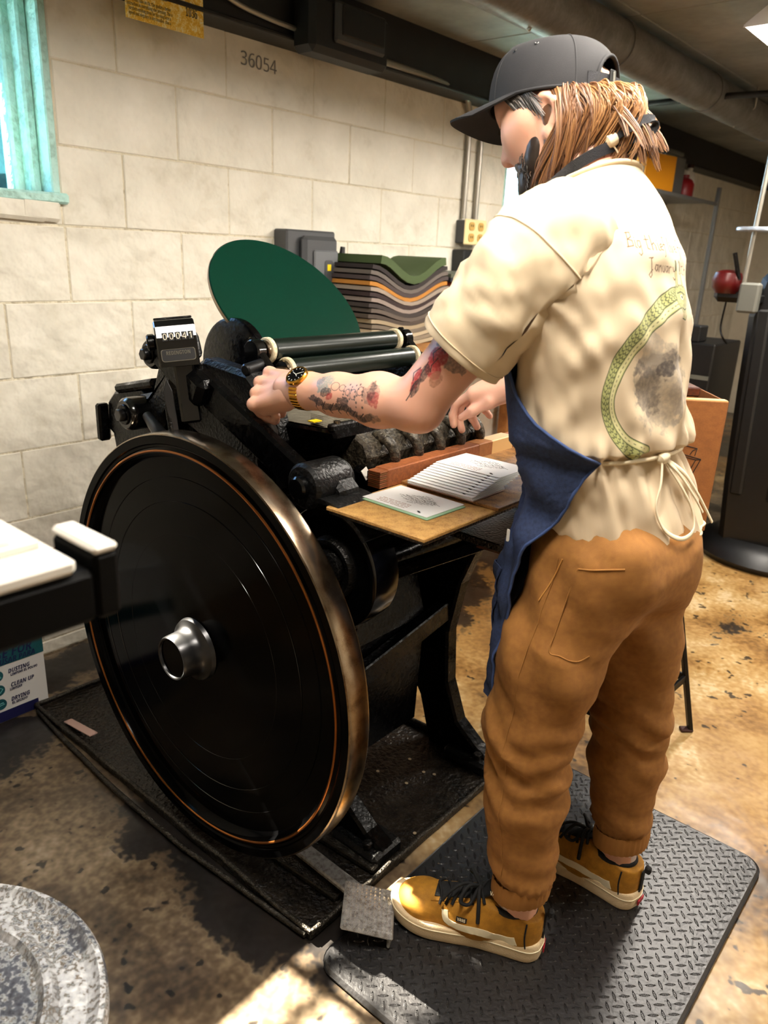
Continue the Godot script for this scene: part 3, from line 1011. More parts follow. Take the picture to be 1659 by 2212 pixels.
func build_press():
	var p := thing("platen_press", "black cast iron hand-fed platen printing press with large flywheel", "printing press", v3(PX, 0, -1.2))
	# flywheel, at rest
	var fc := SHAFT
	var f := MB.new()
	var ax := Vector3.RIGHT
	f.lathe([Vector2(0.398, 0.052), Vector2(0.430, 0.052), Vector2(0.4365, 0.0485), Vector2(0.438, 0.044), Vector2(0.438, 0.006), Vector2(0.4365, 0.0015), Vector2(0.434, 0.0)], fc, ax, 160)
	var rim := part("flywheel", f, M.steel, p, "polished steel flywheel rim")
	var fw := MB.new()
	fw.lathe([Vector2(0.434, 0.0), Vector2(0.418, 0.0006), Vector2(0.4155, 0.004), Vector2(0.411, 0.0052), Vector2(0.4065, 0.002), Vector2(0.404, 0.0006), Vector2(0.400, 0.002), Vector2(0.396, 0.014), Vector2(0.390, 0.019), Vector2(0.33, 0.0205), Vector2(0.2, 0.018), Vector2(0.066, 0.014), Vector2(0.062, 0.010), Vector2(0.0, 0.010)], fc, ax, 160)
	fw.lathe([Vector2(0.398, 0.052), Vector2(0.395, 0.040), Vector2(0.33, 0.034), Vector2(0.07, 0.034), Vector2(0.0, 0.036)], fc, ax, 96)
	part("web_disc", fw, M.wheel, rim)
	var grv := MB.new()
	for r in [0.236, 0.302, 0.350]:
		grv.lathe([Vector2(r, 0.0196), Vector2(r + 0.0004, 0.0188), Vector2(r + 0.0008, 0.0196)], fc + v3(-0.0004, 0, 0), ax, 120)
	part("turned_line", grv, M.black_gloss, rim)
	var hb := MB.new()
	hb.lathe([Vector2(0.066, 0.014), Vector2(0.063, 0.006), Vector2(0.054, 0.002), Vector2(0.048, -0.006), Vector2(0.0465, -0.020), Vector2(0.0455, -0.040), Vector2(0.043, -0.0445), Vector2(0.0405, -0.0435), Vector2(0.0395, -0.039)], fc, ax, 56)
	part("hub", hb, M.hub_steel, rim, "bright turned hub")
	part("hub_bore", cylmb(fc + v3(-0.039, 0, 0), fc + v3(-0.02, 0, 0), 0.040, 40), M.wheel, rim)
	var bd := MB.new()
	bd.lathe([Vector2(0.4065, 0.0022), Vector2(0.4062, 0.0002), Vector2(0.4046, -0.0008), Vector2(0.4026, -0.0006), Vector2(0.4012, 0.0012), Vector2(0.4008, 0.003)], fc, ax, 160)
	part("rim_bead", bd, M.bead, rim, "bronze-coloured bead inside the rim")
	# main shaft and frames
	part("main_shaft", cylmb(fc + v3(0.03, 0, 0), v3(1.62, fc.y, fc.z), 0.021, 24), M.steel_dark, p)
	var side := [-0.805, 0.0, -0.80, 0.035, -0.845, 0.055, -0.905, 0.10, -0.945, 0.20, -0.955, 0.34, -0.93, 0.48, -0.885, 0.60, -0.885, 0.73, -0.93, 0.80, -1.06, 0.83, -1.16, 0.885, -1.25, 0.90, -1.42, 0.90, -1.50, 0.84, -1.52, 0.70, -1.48, 0.52, -1.48, 0.36, -1.55, 0.16, -1.64, 0.06, -1.72, 0.035, -1.72, 0.0, -1.46, 0.0, -1.40, 0.14, -1.31, 0.23, -1.20, 0.26, -1.09, 0.22, -1.03, 0.13, -0.99, 0.0]
	for x in [1.0, 1.415]:
		part("side_frame", pr(side, x, 0.045, 0.006), M.black, p)
		part("bearing_boss", cylmb(v3(x - 0.02, fc.y, fc.z), v3(x + 0.065, fc.y, fc.z), 0.052, 32, 0.006), M.black, p)
		# feet with bolts
		for z in [-0.86, -1.66]:
			part("foot", boxmb(v3(x + 0.022, 0.017, z), v3(0.095, 0.034, 0.13), 0.008), M.black_cast, p)
			part("anchor_bolt", cylmb(v3(x - 0.008, 0.03, z + 0.03), v3(x - 0.008, 0.05, z + 0.03), 0.011, 6, 0.002), M.steel_dark, p)
	for q in [[0.12, -1.58, 0.02], [0.62, -0.93, 0.022], [0.84, -1.40, 0.024], [0.30, -1.50, 0.016]]:
		part("cross_shaft", cylmb(v3(0.98, q[0], q[1]), v3(1.49, q[0], q[1]), q[2], 16), M.black, p)
	# bull gear between frame and right side, teeth cut round
	var gear := PackedVector2Array()
	var teeth := 54
	for k in teeth * 4:
		var t := TAU * k / (teeth * 4)
		var r := 0.268 if k % 4 < 2 else 0.256
		gear.append(Vector2(-1.27 + r * cos(t), 0.46 + r * sin(t)))
	var gm := MB.new()
	gm.prism(gear, zy(1.475), 0.05)
	part("bull_gear", gm, M.black, p)
	# pulley and its hub outside the left frame
	var pc := v3(0.905, 0.69, -0.88)
	var pu := MB.new()
	pu.lathe([Vector2(0, 0.012), Vector2(0.088, 0.010), Vector2(0.098, 0.014), Vector2(0.101, 0.0), Vector2(0.110, 0.0), Vector2(0.114, 0.003), Vector2(0.1165, 0.03), Vector2(0.114, 0.062), Vector2(0.108, 0.066), Vector2(0, 0.066)], pc, ax, 80)
	var pul := part("drive_pulley", pu, M.black_gloss, p)
	var ph := MB.new()
	ph.lathe([Vector2(0.060, 0.014), Vector2(0.058, 0.002), Vector2(0.054, -0.003), Vector2(0.046, -0.002), Vector2(0.043, 0.004), Vector2(0.036, 0.004), Vector2(0.034, -0.008), Vector2(0.028, -0.012), Vector2(0, -0.012)], pc, ax, 48)
	part("pulley_hub", ph, M.steel_dark, pul)
	part("pulley_shaft", cylmb(pc + v3(0.04, 0, 0), v3(1.03, pc.y, pc.z), 0.02, 20), M.steel_dark, pul)
	# curved guard above the pulley
	var gd := MB.new()
	var rows := []
	for k in 15:
		var t := deg_to_rad(52.0 + 88.0 * k / 14.0)
		var row := []
		for x in [0.885, 0.905, 0.95, 0.985]:
			row.append(v3(x, pc.y + 0.128 * sin(t), pc.z - 0.128 * cos(t)))
		rows.append(row)
	gd.sheet(rows, 0.008)
	part("pulley_guard", gd, M.black_cast, p)
	# side arm: long bar from the rear crank down to the platen pivot
	var a1 := v3(0.905, 0.985, -1.262)
	var a2 := v3(0.905, 0.845, -0.955)
	part("side_arm", bar(a1, a2, 0.028, 0.062, 0.006), M.black, p)
	var bs := MB.new()
	bs.lathe([Vector2(0, 0), Vector2(0.036, 0), Vector2(0.042, 0.006), Vector2(0.042, 0.085), Vector2(0.034, 0.10), Vector2(0, 0.10)], v3(0.882, 0.838, -0.925), ax, 32)
	part("arm_boss", bs, M.black_cast, p)
	part("pivot_pin", cylmb(v3(0.866, 0.838, -0.925), v3(0.884, 0.838, -0.925), 0.021, 24, 0.004), M.black_gloss, p)
	part("pin_flange", pr([-0.94, 0.875, -0.90, 0.862, -0.868, 0.835, -0.862, 0.79, -0.90, 0.785, -0.94, 0.80], 0.925, 0.05, 0.008), M.black_cast, p)
	# rear rocker casting with its two bolted bosses
	var rk := [-1.455, 0.835, -1.405, 0.84, -1.355, 0.90, -1.33, 0.985, -1.285, 1.02, -1.30, 1.065, -1.355, 1.08, -1.40, 1.05, -1.395, 0.985, -1.42, 0.93, -1.475, 0.915, -1.49, 0.87]
	part("rocker_arm", pr(rk, 0.905, 0.05, 0.012), M.black_cast, p)
	rocker_bolt(p, v3(0.868, 1.02, -1.358), 0.031)
	rocker_bolt(p, v3(0.86, 0.882, -1.452), 0.036)
	part("rocker_cap", bar(v3(0.895, 1.035, -1.36), v3(0.895, 0.955, -1.20), 0.055, 0.062, 0.012), M.black, p)
	var lk := MB.new()
	lk.tube(smooth_path([v3(0.885, 0.885, -1.405), v3(0.880, 0.862, -1.36), v3(0.876, 0.83, -1.31), v3(0.872, 0.79, -1.26)], 4), [0.010, 0.011, 0.012, 0.013, 0.014, 0.015, 0.016, 0.016, 0.016, 0.016, 0.016, 0.016, 0.016], 12)
	part("connecting_rod", lk, M.hub_steel, p, "bright steel connecting rod")
	# cover at the back of the press
	var cv := [-1.50, 0.93, -1.62, 0.905, -1.655, 0.875, -1.66, 0.80, -1.64, 0.79, -1.62, 0.70, -1.56, 0.66, -1.47, 0.64, -1.42, 0.72, -1.42, 0.90]
	part("rear_cover", pr(cv, 0.935, 0.10, 0.012), M.black, p)
	part("rear_cover_rail", boxmb(v3(0.96, 0.925, -1.53), v3(0.06, 0.02, 0.16), 0.006, Basis.from_euler(v3(-0.22, 0, 0))), M.black, p)
	part("rear_cover_lip", boxmb(v3(0.93, 0.82, -1.665), v3(0.03, 0.09, 0.02), 0.005), M.black, p)
	# bed casting behind the platen
	part("bed", pr([-1.30, 0.42, -1.26, 0.44, -1.245, 0.96, -1.27, 1.0, -1.36, 0.99, -1.40, 0.90, -1.38, 0.42], 1.045, 0.37, 0.006), M.black, p)
	part("bed_cheek", pr([-1.10, 0.955, -1.16, 1.0, -1.30, 1.012, -1.36, 0.98, -1.37, 0.86, -1.20, 0.80, -1.08, 0.78, -1.07, 0.88], 0.955, 0.05, 0.01), M.black_cast, p)
	part("bed_cheek", pr([-1.10, 0.955, -1.16, 1.0, -1.30, 1.012, -1.36, 0.98, -1.37, 0.86, -1.20, 0.80, -1.08, 0.78, -1.07, 0.88], 1.46, 0.05, 0.01), M.black_cast, p)
	var arc := MB.new()
	arc.lathe([Vector2(0.0, 0.0), Vector2(0.098, 0.0), Vector2(0.105, 0.004), Vector2(0.105, 0.02), Vector2(0.0, 0.02)], v3(1.03, 0.985, -1.30), ax, 48)
	part("disc_bracket", arc, M.black, p)
	# ink disc, tilted to the operator
	var dn := v3(0, sin(PI / 4), cos(PI / 4))
	var dc := v3(1.224, 1.110, -1.329)
	var dk := MB.new()
	dk.lathe([Vector2(0, -0.016), Vector2(0.186, -0.016), Vector2(0.190, -0.012), Vector2(0.1965, -0.011), Vector2(0.1965, -0.002), Vector2(0.195, 0.0), Vector2(0, 0.0)], dc, dn, 96)
	var disc := part("ink_disc", dk, M.ink_disc, p, "round dark green ink disc tilted to the operator")
	var dr := MB.new()
	dr.lathe([Vector2(0.1972, -0.0095), Vector2(0.1975, -0.0025)], dc, dn, 96)
	part("disc_edge", dr, M.steel, disc)
	part("disc_stem", cylmb(dc - dn * 0.016, dc - dn * 0.10, 0.03, 24), M.black, disc)
	# form rollers in their hooks
	for k in 2:
		var zc := -1.2 if k == 0 else -1.166
		var yc := 1.034 if k == 0 else 0.996
		var xa := 1.052 if k == 0 else 1.075
		var xb := 1.438 if k == 0 else 1.468
		var rl := part("form_roller", cylmb(v3(xa, yc, zc), v3(xb, yc, zc), 0.0225, 40, 0.003), M.roller, p)
		part("roller_core", cylmb(v3(xa - 0.05, yc, zc), v3(xb + 0.045, yc, zc), 0.009, 16), M.steel, rl)
		for e in [xa - 0.014, xb + 0.004]:
			part("roller_truck", cylmb(v3(e, yc, zc), v3(e + 0.011, yc, zc), 0.0265, 40, 0.002), M.truck, rl, "cream roller truck")
			part("truck_collar", cylmb(v3(e - 0.008 if e < xa else e + 0.011, yc, zc), v3(e if e < xa else e + 0.018, yc, zc), 0.0215, 32, 0.002), M.steel, rl)
	for x in [1.012, 1.484]:
		var hk := bar(v3(x, 1.052, -1.222), v3(x, 0.985, -1.145), 0.018, 0.034, 0.005)
		hk.cyl(v3(x - 0.012, 1.034, -1.2), v3(x + 0.012, 1.034, -1.2), 0.024, 20, 0.003)
		part("roller_hook", hk, M.black_gloss, p)
	part("hook_spindle", cylmb(v3(0.955, 1.005, -1.165), v3(1.01, 1.012, -1.175), 0.012, 16, 0.003), M.hub_steel, p)
	# platen, with tympan held by its bale
	var pl := [-0.945, 0.905, -0.952, 0.918, -1.19, 0.905, -1.20, 0.865, -1.02, 0.852, -0.965, 0.872]
	var plt := part("platen", pr(pl, 0.985, 0.50, 0.005), M.black, p)
	part("tympan_sheet", pr([-0.972, 0.9185, -1.185, 0.9075, -1.185, 0.9085, -0.972, 0.9195], 0.995, 0.47, 0.0), M.tympan, plt, "grey tympan sheet")
	for k in 7:
		part("packing_sheet", boxmb(v3(1.23, 0.9205 + 0.0012 * k, -1.005 - 0.006 * k), v3(0.47 - 0.012 * k, 0.001, 0.035), 0.0), M.tympan, plt)
	part("tympan_bale", bar(v3(0.985, 0.922, -0.962), v3(1.485, 0.922, -0.962), 0.016, 0.014, 0.003), M.steel_dark, plt)
	part("bale_bolt", cylmb(v3(1.005, 0.922, -0.962), v3(1.005, 0.934, -0.962), 0.007, 6), M.steel, plt)
	part("gauge_tab", boxmb(v3(0.99, 0.928, -1.005), v3(0.022, 0.002, 0.016)), M.yellow_tab, plt, "yellow paper tab")
	part("red_tab", boxmb(v3(0.975, 0.955, -1.07), v3(0.03, 0.010, 0.02), 0.002), M.red_tab, plt, "red tab")
	# ribbed front of the platen
	part("platen_apron", pr([-0.945, 0.905, -0.918, 0.893, -0.905, 0.868, -0.912, 0.842, -0.94, 0.832, -1.0, 0.84], 1.035, 0.385, 0.006), M.iron_worn, p, "worn bare iron platen front")
	for k in 5:
		var x := 1.085 + 0.073 * k
		var rb := MB.new()
		rb.tube(smooth_path([v3(x, 0.902, -0.938), v3(x, 0.893, -0.902), v3(x + 0.006, 0.870, -0.890), v3(x + 0.012, 0.843, -0.902), v3(x + 0.016, 0.828, -0.93)], 4), [0.008, 0.009, 0.010, 0.0105, 0.011, 0.011, 0.011, 0.011, 0.0115, 0.012, 0.012, 0.0125, 0.013, 0.013, 0.013, 0.013, 0.013], 10)
		part("platen_rib", rb, M.iron_worn, p)
	part("paper_clip_tab", boxmb(v3(1.022, 0.842, -0.90), v3(0.022, 0.02, 0.0012), 0.0, Basis.from_euler(v3(-0.5, 0.2, 0.2))), M.paper, p)
	part("platen_lug", pr([-0.87, 0.84, -0.93, 0.85, -0.96, 0.80, -0.93, 0.74, -0.88, 0.76], 1.02, 0.05, 0.008), M.black, p)
	# throw-off lever with its turned grip
	part("throw_off_lever", bar(v3(0.94, 0.52, -1.075), v3(0.94, 0.905, -1.088), 0.026, 0.03, 0.004, Vector3.BACK), M.black, p)
	var gp := MB.new()
	gp.lathe([Vector2(0, 0), Vector2(0.016, 0.0), Vector2(0.024, 0.006), Vector2(0.024, 0.012), Vector2(0.0165, 0.026), Vector2(0.0145, 0.045), Vector2(0.0150, 0.062), Vector2(0.0150, 0.078), Vector2(0.012, 0.086), Vector2(0, 0.088)], v3(0.94, 0.890, -1.088), v3(0.02, 1, 0.02), 28)
	part("lever_grip", gp, M.grip, p, "dark turned lever grip")
	# lower linkage
	part("treadle_link", bar(v3(1.05, 0.60, -0.93), v3(1.40, 0.70, -0.72), 0.02, 0.03), M.black, p)
	part("tie_bar", bar(v3(1.05, 0.33, -0.97), v3(1.42, 0.40, -0.97), 0.03, 0.05), M.black, p)
	part("rocker_base", pr([-1.0, 0.10, -1.2, 0.10, -1.26, 0.34, -1.2, 0.60, -1.06, 0.62, -0.99, 0.40], 1.09, 0.28, 0.01), M.black, p)
	build_counter(p)
	# feed board and brackets
	part("feed_board", boxmb(v3(1.20, 0.816, -0.755), v3(0.645, 0.007, 0.213), 0.0015), M.hardboard, p, "tan hardboard feed board")
	part("board_edge", boxmb(v3(1.20, 0.8095, -0.755), v3(0.638, 0.006, 0.207), 0.001), M.old_wood, p)
	part("board_bracket", bar(v3(1.0, 0.80, -0.70), v3(1.0, 0.66, -0.93), 0.03, 0.02), M.black, p)
	part("board_bracket", bar(v3(1.40, 0.80, -0.70), v3(1.40, 0.66, -0.93), 0.03, 0.02), M.black, p)
	var dl := part("delivery_board", pr([-0.655, 0.733, -0.66, 0.740, -0.86, 0.742, -0.86, 0.728, -0.66, 0.724], 1.125, 0.34, 0.002), M.old_wood, p, "oil-blackened old wood delivery board")
	part("wood_end", pr([-0.640, 0.712, -0.632, 0.724, -0.650, 0.7355, -0.74, 0.731, -0.74, 0.70, -0.66, 0.702], 1.165, 0.30, 0.006), M.orange_wood, dl, "orange worn wood underside")

func rocker_bolt(p: Node3D, at: Vector3, r: float):
	var ax := Vector3.RIGHT
	var b := MB.new()
	b.lathe([Vector2(0, 0), Vector2(r * 0.82, 0.0), Vector2(r * 0.97, 0.006), Vector2(r, 0.014), Vector2(r, 0.05), Vector2(0, 0.05)], at, ax, 36)
	var o := part("bolted_boss", b, M.black_gloss, p)
	part("washer", cylmb(at + v3(-0.004, 0, 0), at + v3(0.002, 0, 0), r * 0.62, 28, 0.0015), M.black, o)
	part("bolt_head", cylmb(at + v3(-0.016, 0, 0), at + v3(-0.003, 0, 0), r * 0.40, 6, 0.002), M.hub_steel, o)

func build_counter(p: Node3D):
	# impression counter on its post; facing the operator's left
	var at := v3(0.868, 1.050, -1.262)
	var bs := Basis.from_euler(v3(-0.12, -0.55, 0.10)).scaled_local(Vector3.ONE * 1.14)
	var L := func(x: float, y: float, z: float) -> Vector3: return at + bs * v3(x, y, z)
	var b := MB.new()
	b.prism(poly([-0.024, -0.036, 0.024, -0.036, 0.026, 0.012, 0.020, 0.030, 0.008, 0.040, -0.010, 0.040, -0.022, 0.032, -0.026, 0.015]), Transform3D(Basis(bs.z, bs.y, bs.x), L.call(-0.033, 0, 0)), 0.066, 0.002)
	var c := part("impression_counter", b, M.black_gloss, p, "small black impression counter")
	part("counter_knob", cylmb(L.call(-0.047, 0.006, -0.004), L.call(-0.033, 0.006, -0.004), 0.016, 8, 0.003), M.black, c)
	part("top_rail", boxmb(L.call(0, 0.0425, 0.0), v3(0.062, 0.004, 0.012), 0.001, bs), M.steel_dark, c)
	for k in 5:
		var x := -0.018 + 0.0105 * k
		part("number_window", boxmb(L.call(x, 0.013, 0.0255), v3(0.0085, 0.013, 0.002), 0.0, bs), M.print_black, c)
		text_part("00041"[k], 0.0135, L.call(x, 0.013, 0.0268), bs, M.white_num, c, "digit", "Droid Sans Mono", 700)
	var np := MB.new()
	np.prism(rounded(0.056, 0.021, 0.005), Transform3D(bs, L.call(0, -0.017, 0.0236)), 0.0016)
	part("name_plate", np, M.plate_text, c)
	var ni := MB.new()
	ni.prism(rounded(0.0535, 0.0185, 0.0042), Transform3D(bs, L.call(0, -0.017, 0.0245)), 0.001)
	part("name_plate_field", ni, M.gray_dark, c)
	text_part("REDINGTON", 0.0085, L.call(0, -0.0135, 0.0257), bs, M.plate_text, c, "lettering", "Droid Sans", 700, 0.8)
	# post, striker blade and clamp under the counter
	part("counter_post", boxmb(L.call(0.006, -0.083, 0.0), v3(0.034, 0.10, 0.03), 0.004, bs), M.black_gloss, p)
	part("post_screw", cylmb(L.call(0.034, -0.055, 0.0), L.call(0.034, -0.038, 0.0), 0.007, 12, 0.002), M.black, p)
	var s := MB.new()
	s.prism(poly([-0.008, -0.085, -0.012, 0.0, -0.004, 0.022, 0.003, 0.0, 0.004, -0.085]), Transform3D(bs, L.call(-0.022, -0.075, 0.02)), 0.006, 0.001)
	part("striker_blade", s, M.hub_steel, p, "bright striker blade")
	var h := MB.new()
	h.tube([L.call(-0.03, -0.10, 0.02), L.call(-0.03, -0.16, 0.024), L.call(-0.02, -0.185, 0.024)], 0.006, 8)
	part("striker_rod", h, M.steel_dark, p)

# ------------------------------------------------------------------ tray, pedal, mat and other things on the floor
func build_floor_things():
	# drip tray under the press
	var t := thing("drip_tray", "dented grimy sheet metal drip tray under the press", "tray", v3(1.1, 0, -1.3))
	var x0 := 0.772
	var x1 := 1.445
	var z0 := -1.855
	var z1 := -0.775
	part("tray_sheet", boxmb(v3((x0 + x1) / 2, 0.003, (z0 + z1) / 2), v3(x1 - x0, 0.004, z1 - z0)), M.tray, t)
	var rn := rng(4)
	var runs := [[v3(x0, 0, z0), v3(x0, 0, z1)], [v3(x0, 0, z1), v3(x1, 0, z1)], [v3(x1, 0, z1), v3(x1, 0, z0)], [v3(x1, 0, z0), v3(x0, 0, z0)]]
	for r in runs:
		var pts := []
		var foot := []
		var nn := 12
		for k in nn + 1:
			var q: Vector3 = (r[0] as Vector3).lerp(r[1], float(k) / nn)
			var e := 0.0 if k == 0 or k == nn else 1.0
			pts.append(q + v3(rn.randf_range(-0.003, 0.003) * e, 0.019 + rn.randf_range(-0.003, 0.003) * e, rn.randf_range(-0.002, 0.002) * e))
			foot.append(q + v3(0, 0.002, 0))
		part("rolled_rim", tubemb(pts, 0.0055, 8), M.tray_rim, t)
		var w := MB.new()
		w.sheet([pts, foot], 0.002)
		part("tray_wall", w, M.tray_rim, t)
	# second folded lip lying outside the left wall
	var lip := []
	for k in 13:
		var f := k / 12.0
		lip.append(v3(x0 - 0.004 - 0.030 * sin(PI * f) + rn.randf_range(-0.002, 0.002), 0.008 + rn.randf_range(0, 0.003), lerpf(z0 + 0.02, z1 - 0.01, f)))
	part("folded_lip", tubemb(lip, 0.006, 8), M.tray_rim, t)
	# long angle iron and shafts lying in the tray by the pedal
	solo("angle_iron", bar(v3(0.865, 0.012, -1.12), v3(0.885, 0.012, -0.80), 0.05, 0.012, 0.002), M.tray_rim, "flat iron bar lying in the tray beneath the flywheel", "iron bar")
	solo("guide_rail", bar(v3(0.955, 0.013, -1.10), v3(0.975, 0.013, -0.79), 0.022, 0.014, 0.003), M.tray_rim, "narrow steel rail lying in the tray beside the pedal arm", "rail")
	solo("paint_stick", bar(v3(0.802, 0.008, -1.74), v3(0.793, 0.045, -1.585), 0.022, 0.004, 0.001), M.card_pink, "pale flat stick leaning between tray and flywheel", "stick")
	# brake pedal
	var p := thing("brake_pedal", "bright cross-hatched steel foot pedal on a flat arm", "pedal", v3(0.86, 0, -0.72))
	var pb := Basis.from_euler(v3(0.20, deg_to_rad(38), 0.0))
	var pc := v3(0.862, 0.050, -0.712)
	part("pedal_plate", boxmb(pc, v3(0.112, 0.008, 0.10), 0.003, pb), M.pedal, p)
	var st := MB.new()
	for i in 13:
		for j in 11:
			var c := pc + pb * v3(-0.050 + i * 0.00833, 0.004, -0.044 + j * 0.0088)
			var s := 0.0042
			var apex := c + pb.y * 0.0028
			var cs := [c + pb.x * s, c + pb.z * s, c - pb.x * s, c - pb.z * s]
			for k in 4:
				var a: Vector3 = cs[k]
				var b: Vector3 = cs[(k + 1) % 4]
				st.tri(a, b, apex, (b - a).cross(apex - a).normalized() * (1.0 if (b - a).cross(apex - a).dot(pb.y) > 0 else -1.0))
	var so := part("tread_point", st, M.pedal, p)
	so.set_meta("kind", "stuff")
	part("pedal_arm", bar(v3(0.885, 0.040, -0.755), v3(0.90, 0.030, -1.05), 0.036, 0.012, 0.003), M.pedal, p)
	part("pedal_toe", boxmb(pc + pb * v3(0.0, -0.012, 0.046), v3(0.11, 0.022, 0.006), 0.002, pb), M.pedal, p)
	part("pedal_pivot", cylmb(v3(0.86, 0.028, -1.05), v3(0.99, 0.028, -1.05), 0.014, 14), M.steel_dark, p)
	build_mat()
	# punched paper dots and scraps on the tray
	var spots := [[816, 1666], [915, 1668], [938, 1673], [878, 1692], [896, 1800], [885, 1640], [780, 1560], [1042, 1565]]
	for q in spots:
		var g := ground(q[0], q[1], 0.006)
		solo("paper_dot", cylmb(g, g + v3(0, 0.001, 0), 0.0042, 10), M.paper_dot, "small punched paper dot lying on the dark tray", "paper dot", "punched dots on the tray")
	solo("brown_scrap", boxmb(v3(1.435, 0.02, -0.79), v3(0.12, 0.004, 0.035), 0.001, Basis.from_euler(v3(0.1, 0.75, 0.06))), M.rust, "rust-brown wooden scrap at the tray corner", "scrap")
	var rag := MB.new()
	rag.lathe([Vector2(0, 0), Vector2(0.035, 0.0), Vector2(0.038, 0.03), Vector2(0.03, 0.055), Vector2(0.012, 0.062), Vector2(0, 0.06)], v3(1.62, 0.0, -0.80), Vector3.UP, 9)
	solo("crumpled_rag", rag, M.paper, "crumpled white rag on the floor beside the mat", "rag")
	# carton of wipes
	build_wipes_carton()
	# big round lidded drum
	var d := thing("lidded_drum", "paint-crusted grey round metal lid on a tan fibre drum", "drum", v3(0.135, 0, -0.854))
	part("drum_side", cylmb(v3(0.135, 0, -0.854), v3(0.135, 0.285, -0.854), 0.236, 72, 0.004), M.drum_side, d)
	var ld := MB.new()
	ld.lathe([Vector2(0.243, -0.028), Vector2(0.250, -0.022), Vector2(0.250, -0.004), Vector2(0.247, 0.002), Vector2(0.240, 0.003), Vector2(0.232, -0.004), Vector2(0.224, -0.006), Vector2(0.215, -0.002), Vector2(0.190, -0.002), Vector2(0.182, 0.006), Vector2(0.172, 0.006), Vector2(0.164, -0.003), Vector2(0.120, -0.004), Vector2(0.112, 0.005), Vector2(0.102, 0.005), Vector2(0.094, -0.004), Vector2(0, -0.001)], v3(0.135, 0.30, -0.854), Vector3.UP, 88)
	part("lid", ld, M.lid, d, "round metal lid with raised rings")
	build_foreground_table()

func ground(px: float, py: float, y: float) -> Vector3:
	# where the photograph's pixel meets a level plane
	var cam: Camera3D = get_node("camera")
	var b := cam.transform.basis
	var d := -b.z * 1636.0 + b.x * (px - 829.5) - b.y * (py - 1106.0)
	return v3(0, 1.235, 0) + d * ((y - 1.235) / d.y)

func build_mat():
	var t := thing("floor_mat", "black rubber diamond-plate anti-fatigue mat under the operator", "mat", v3(1.15, 0, -0.46))
	var x0 := 0.738
	var x1 := 1.575
	var z0 := -0.735
	var z1 := -0.185
	var m := MB.new()
	m.prism(rounded(x1 - x0, z1 - z0, 0.045, 6), Transform3D(Basis(v3(1, 0, 0), v3(0, 0, -1), v3(0, 1, 0)), v3((x0 + x1) / 2, 0.001, (z0 + z1) / 2)), 0.011, 0.007)
	part("mat_sheet", m, M.mat_rubber, t)
	# lens-shaped lugs, alternate ones turned a quarter
	var lug := MB.new()
	var n := 8
	var top := []
	for s in [0.0, 1.0]:
		pass
	var ring := []
	for k in n * 2:
		var f := float(k % n) / n
		var x := -0.0115 + 0.023 * f
		var wv := 0.0034 * sin(PI * f)
		if k < n:
			ring.append(v3(x, 0, wv))
		else:
			ring.append(v3(-x, 0, -wv))
	var apexes := [v3(-0.006, 0.0024, 0), v3(0.006, 0.0024, 0)]
	for k in ring.size():
		var a: Vector3 = ring[k]
		var b: Vector3 = ring[(k + 1) % ring.size()]
		var mid := (a + b) / 2
		var tx := clampf(mid.x, -0.007, 0.007)
		var ap := v3(tx, 0.0024, 0)
		var nn := (b - a).cross(ap - a).normalized()
		if nn.y < 0:
			nn = -nn
		lug.tri(a, b, ap, nn)
	var a2 := v3(-0.007, 0.0024, 0)
	var mesh := lug.mesh()
	var rows := []
	var step := 0.0262
	var i := 0
	var z := z0 + 0.022
	while z < z1 - 0.015:
		var x := x0 + 0.02 + (step / 2 if i % 2 else 0.0)
		while x < x1 - 0.015:
			rows.append([v3(x, 0.0118, z), i % 2])
			x += step
		z += step / 2
		i += 1
	# the 300 that show largest are single pieces, the rest one piece
	var cam := v3(0, 1.235, 0)
	rows.sort_custom(func(a, b): return (a[0] as Vector3).distance_to(cam) < (b[0] as Vector3).distance_to(cam))
	var rest := MB.new()
	var corner := func(p: Vector3) -> bool:
		var dx := maxf(absf(p.x - (x0 + x1) / 2) - ((x1 - x0) / 2 - 0.045), 0.0)
		var dz := maxf(absf(p.z - (z0 + z1) / 2) - ((z1 - z0) / 2 - 0.045), 0.0)
		return Vector2(dx, dz).length() > 0.034
	var placed := 0
	for r in rows:
		if corner.call(r[0]):
			continue
		var turn := Basis(Vector3.UP, deg_to_rad(42.0 if r[1] == 0 else -48.0))
		if placed < 300:
			inst("tread_lug", mesh, M.lug, t, Transform3D(turn, (r[0] as Vector3) - t.position))
			placed += 1
		else:
			for k in range(0, lug.v.size(), 3):
				rest.tri(r[0] + turn * lug.v[k], r[0] + turn * lug.v[k + 1], r[0] + turn * lug.v[k + 2], turn * lug.n[k])
	var so := part("tread_lugs_far", rest, M.lug, t)
	so.set_meta("kind", "stuff")

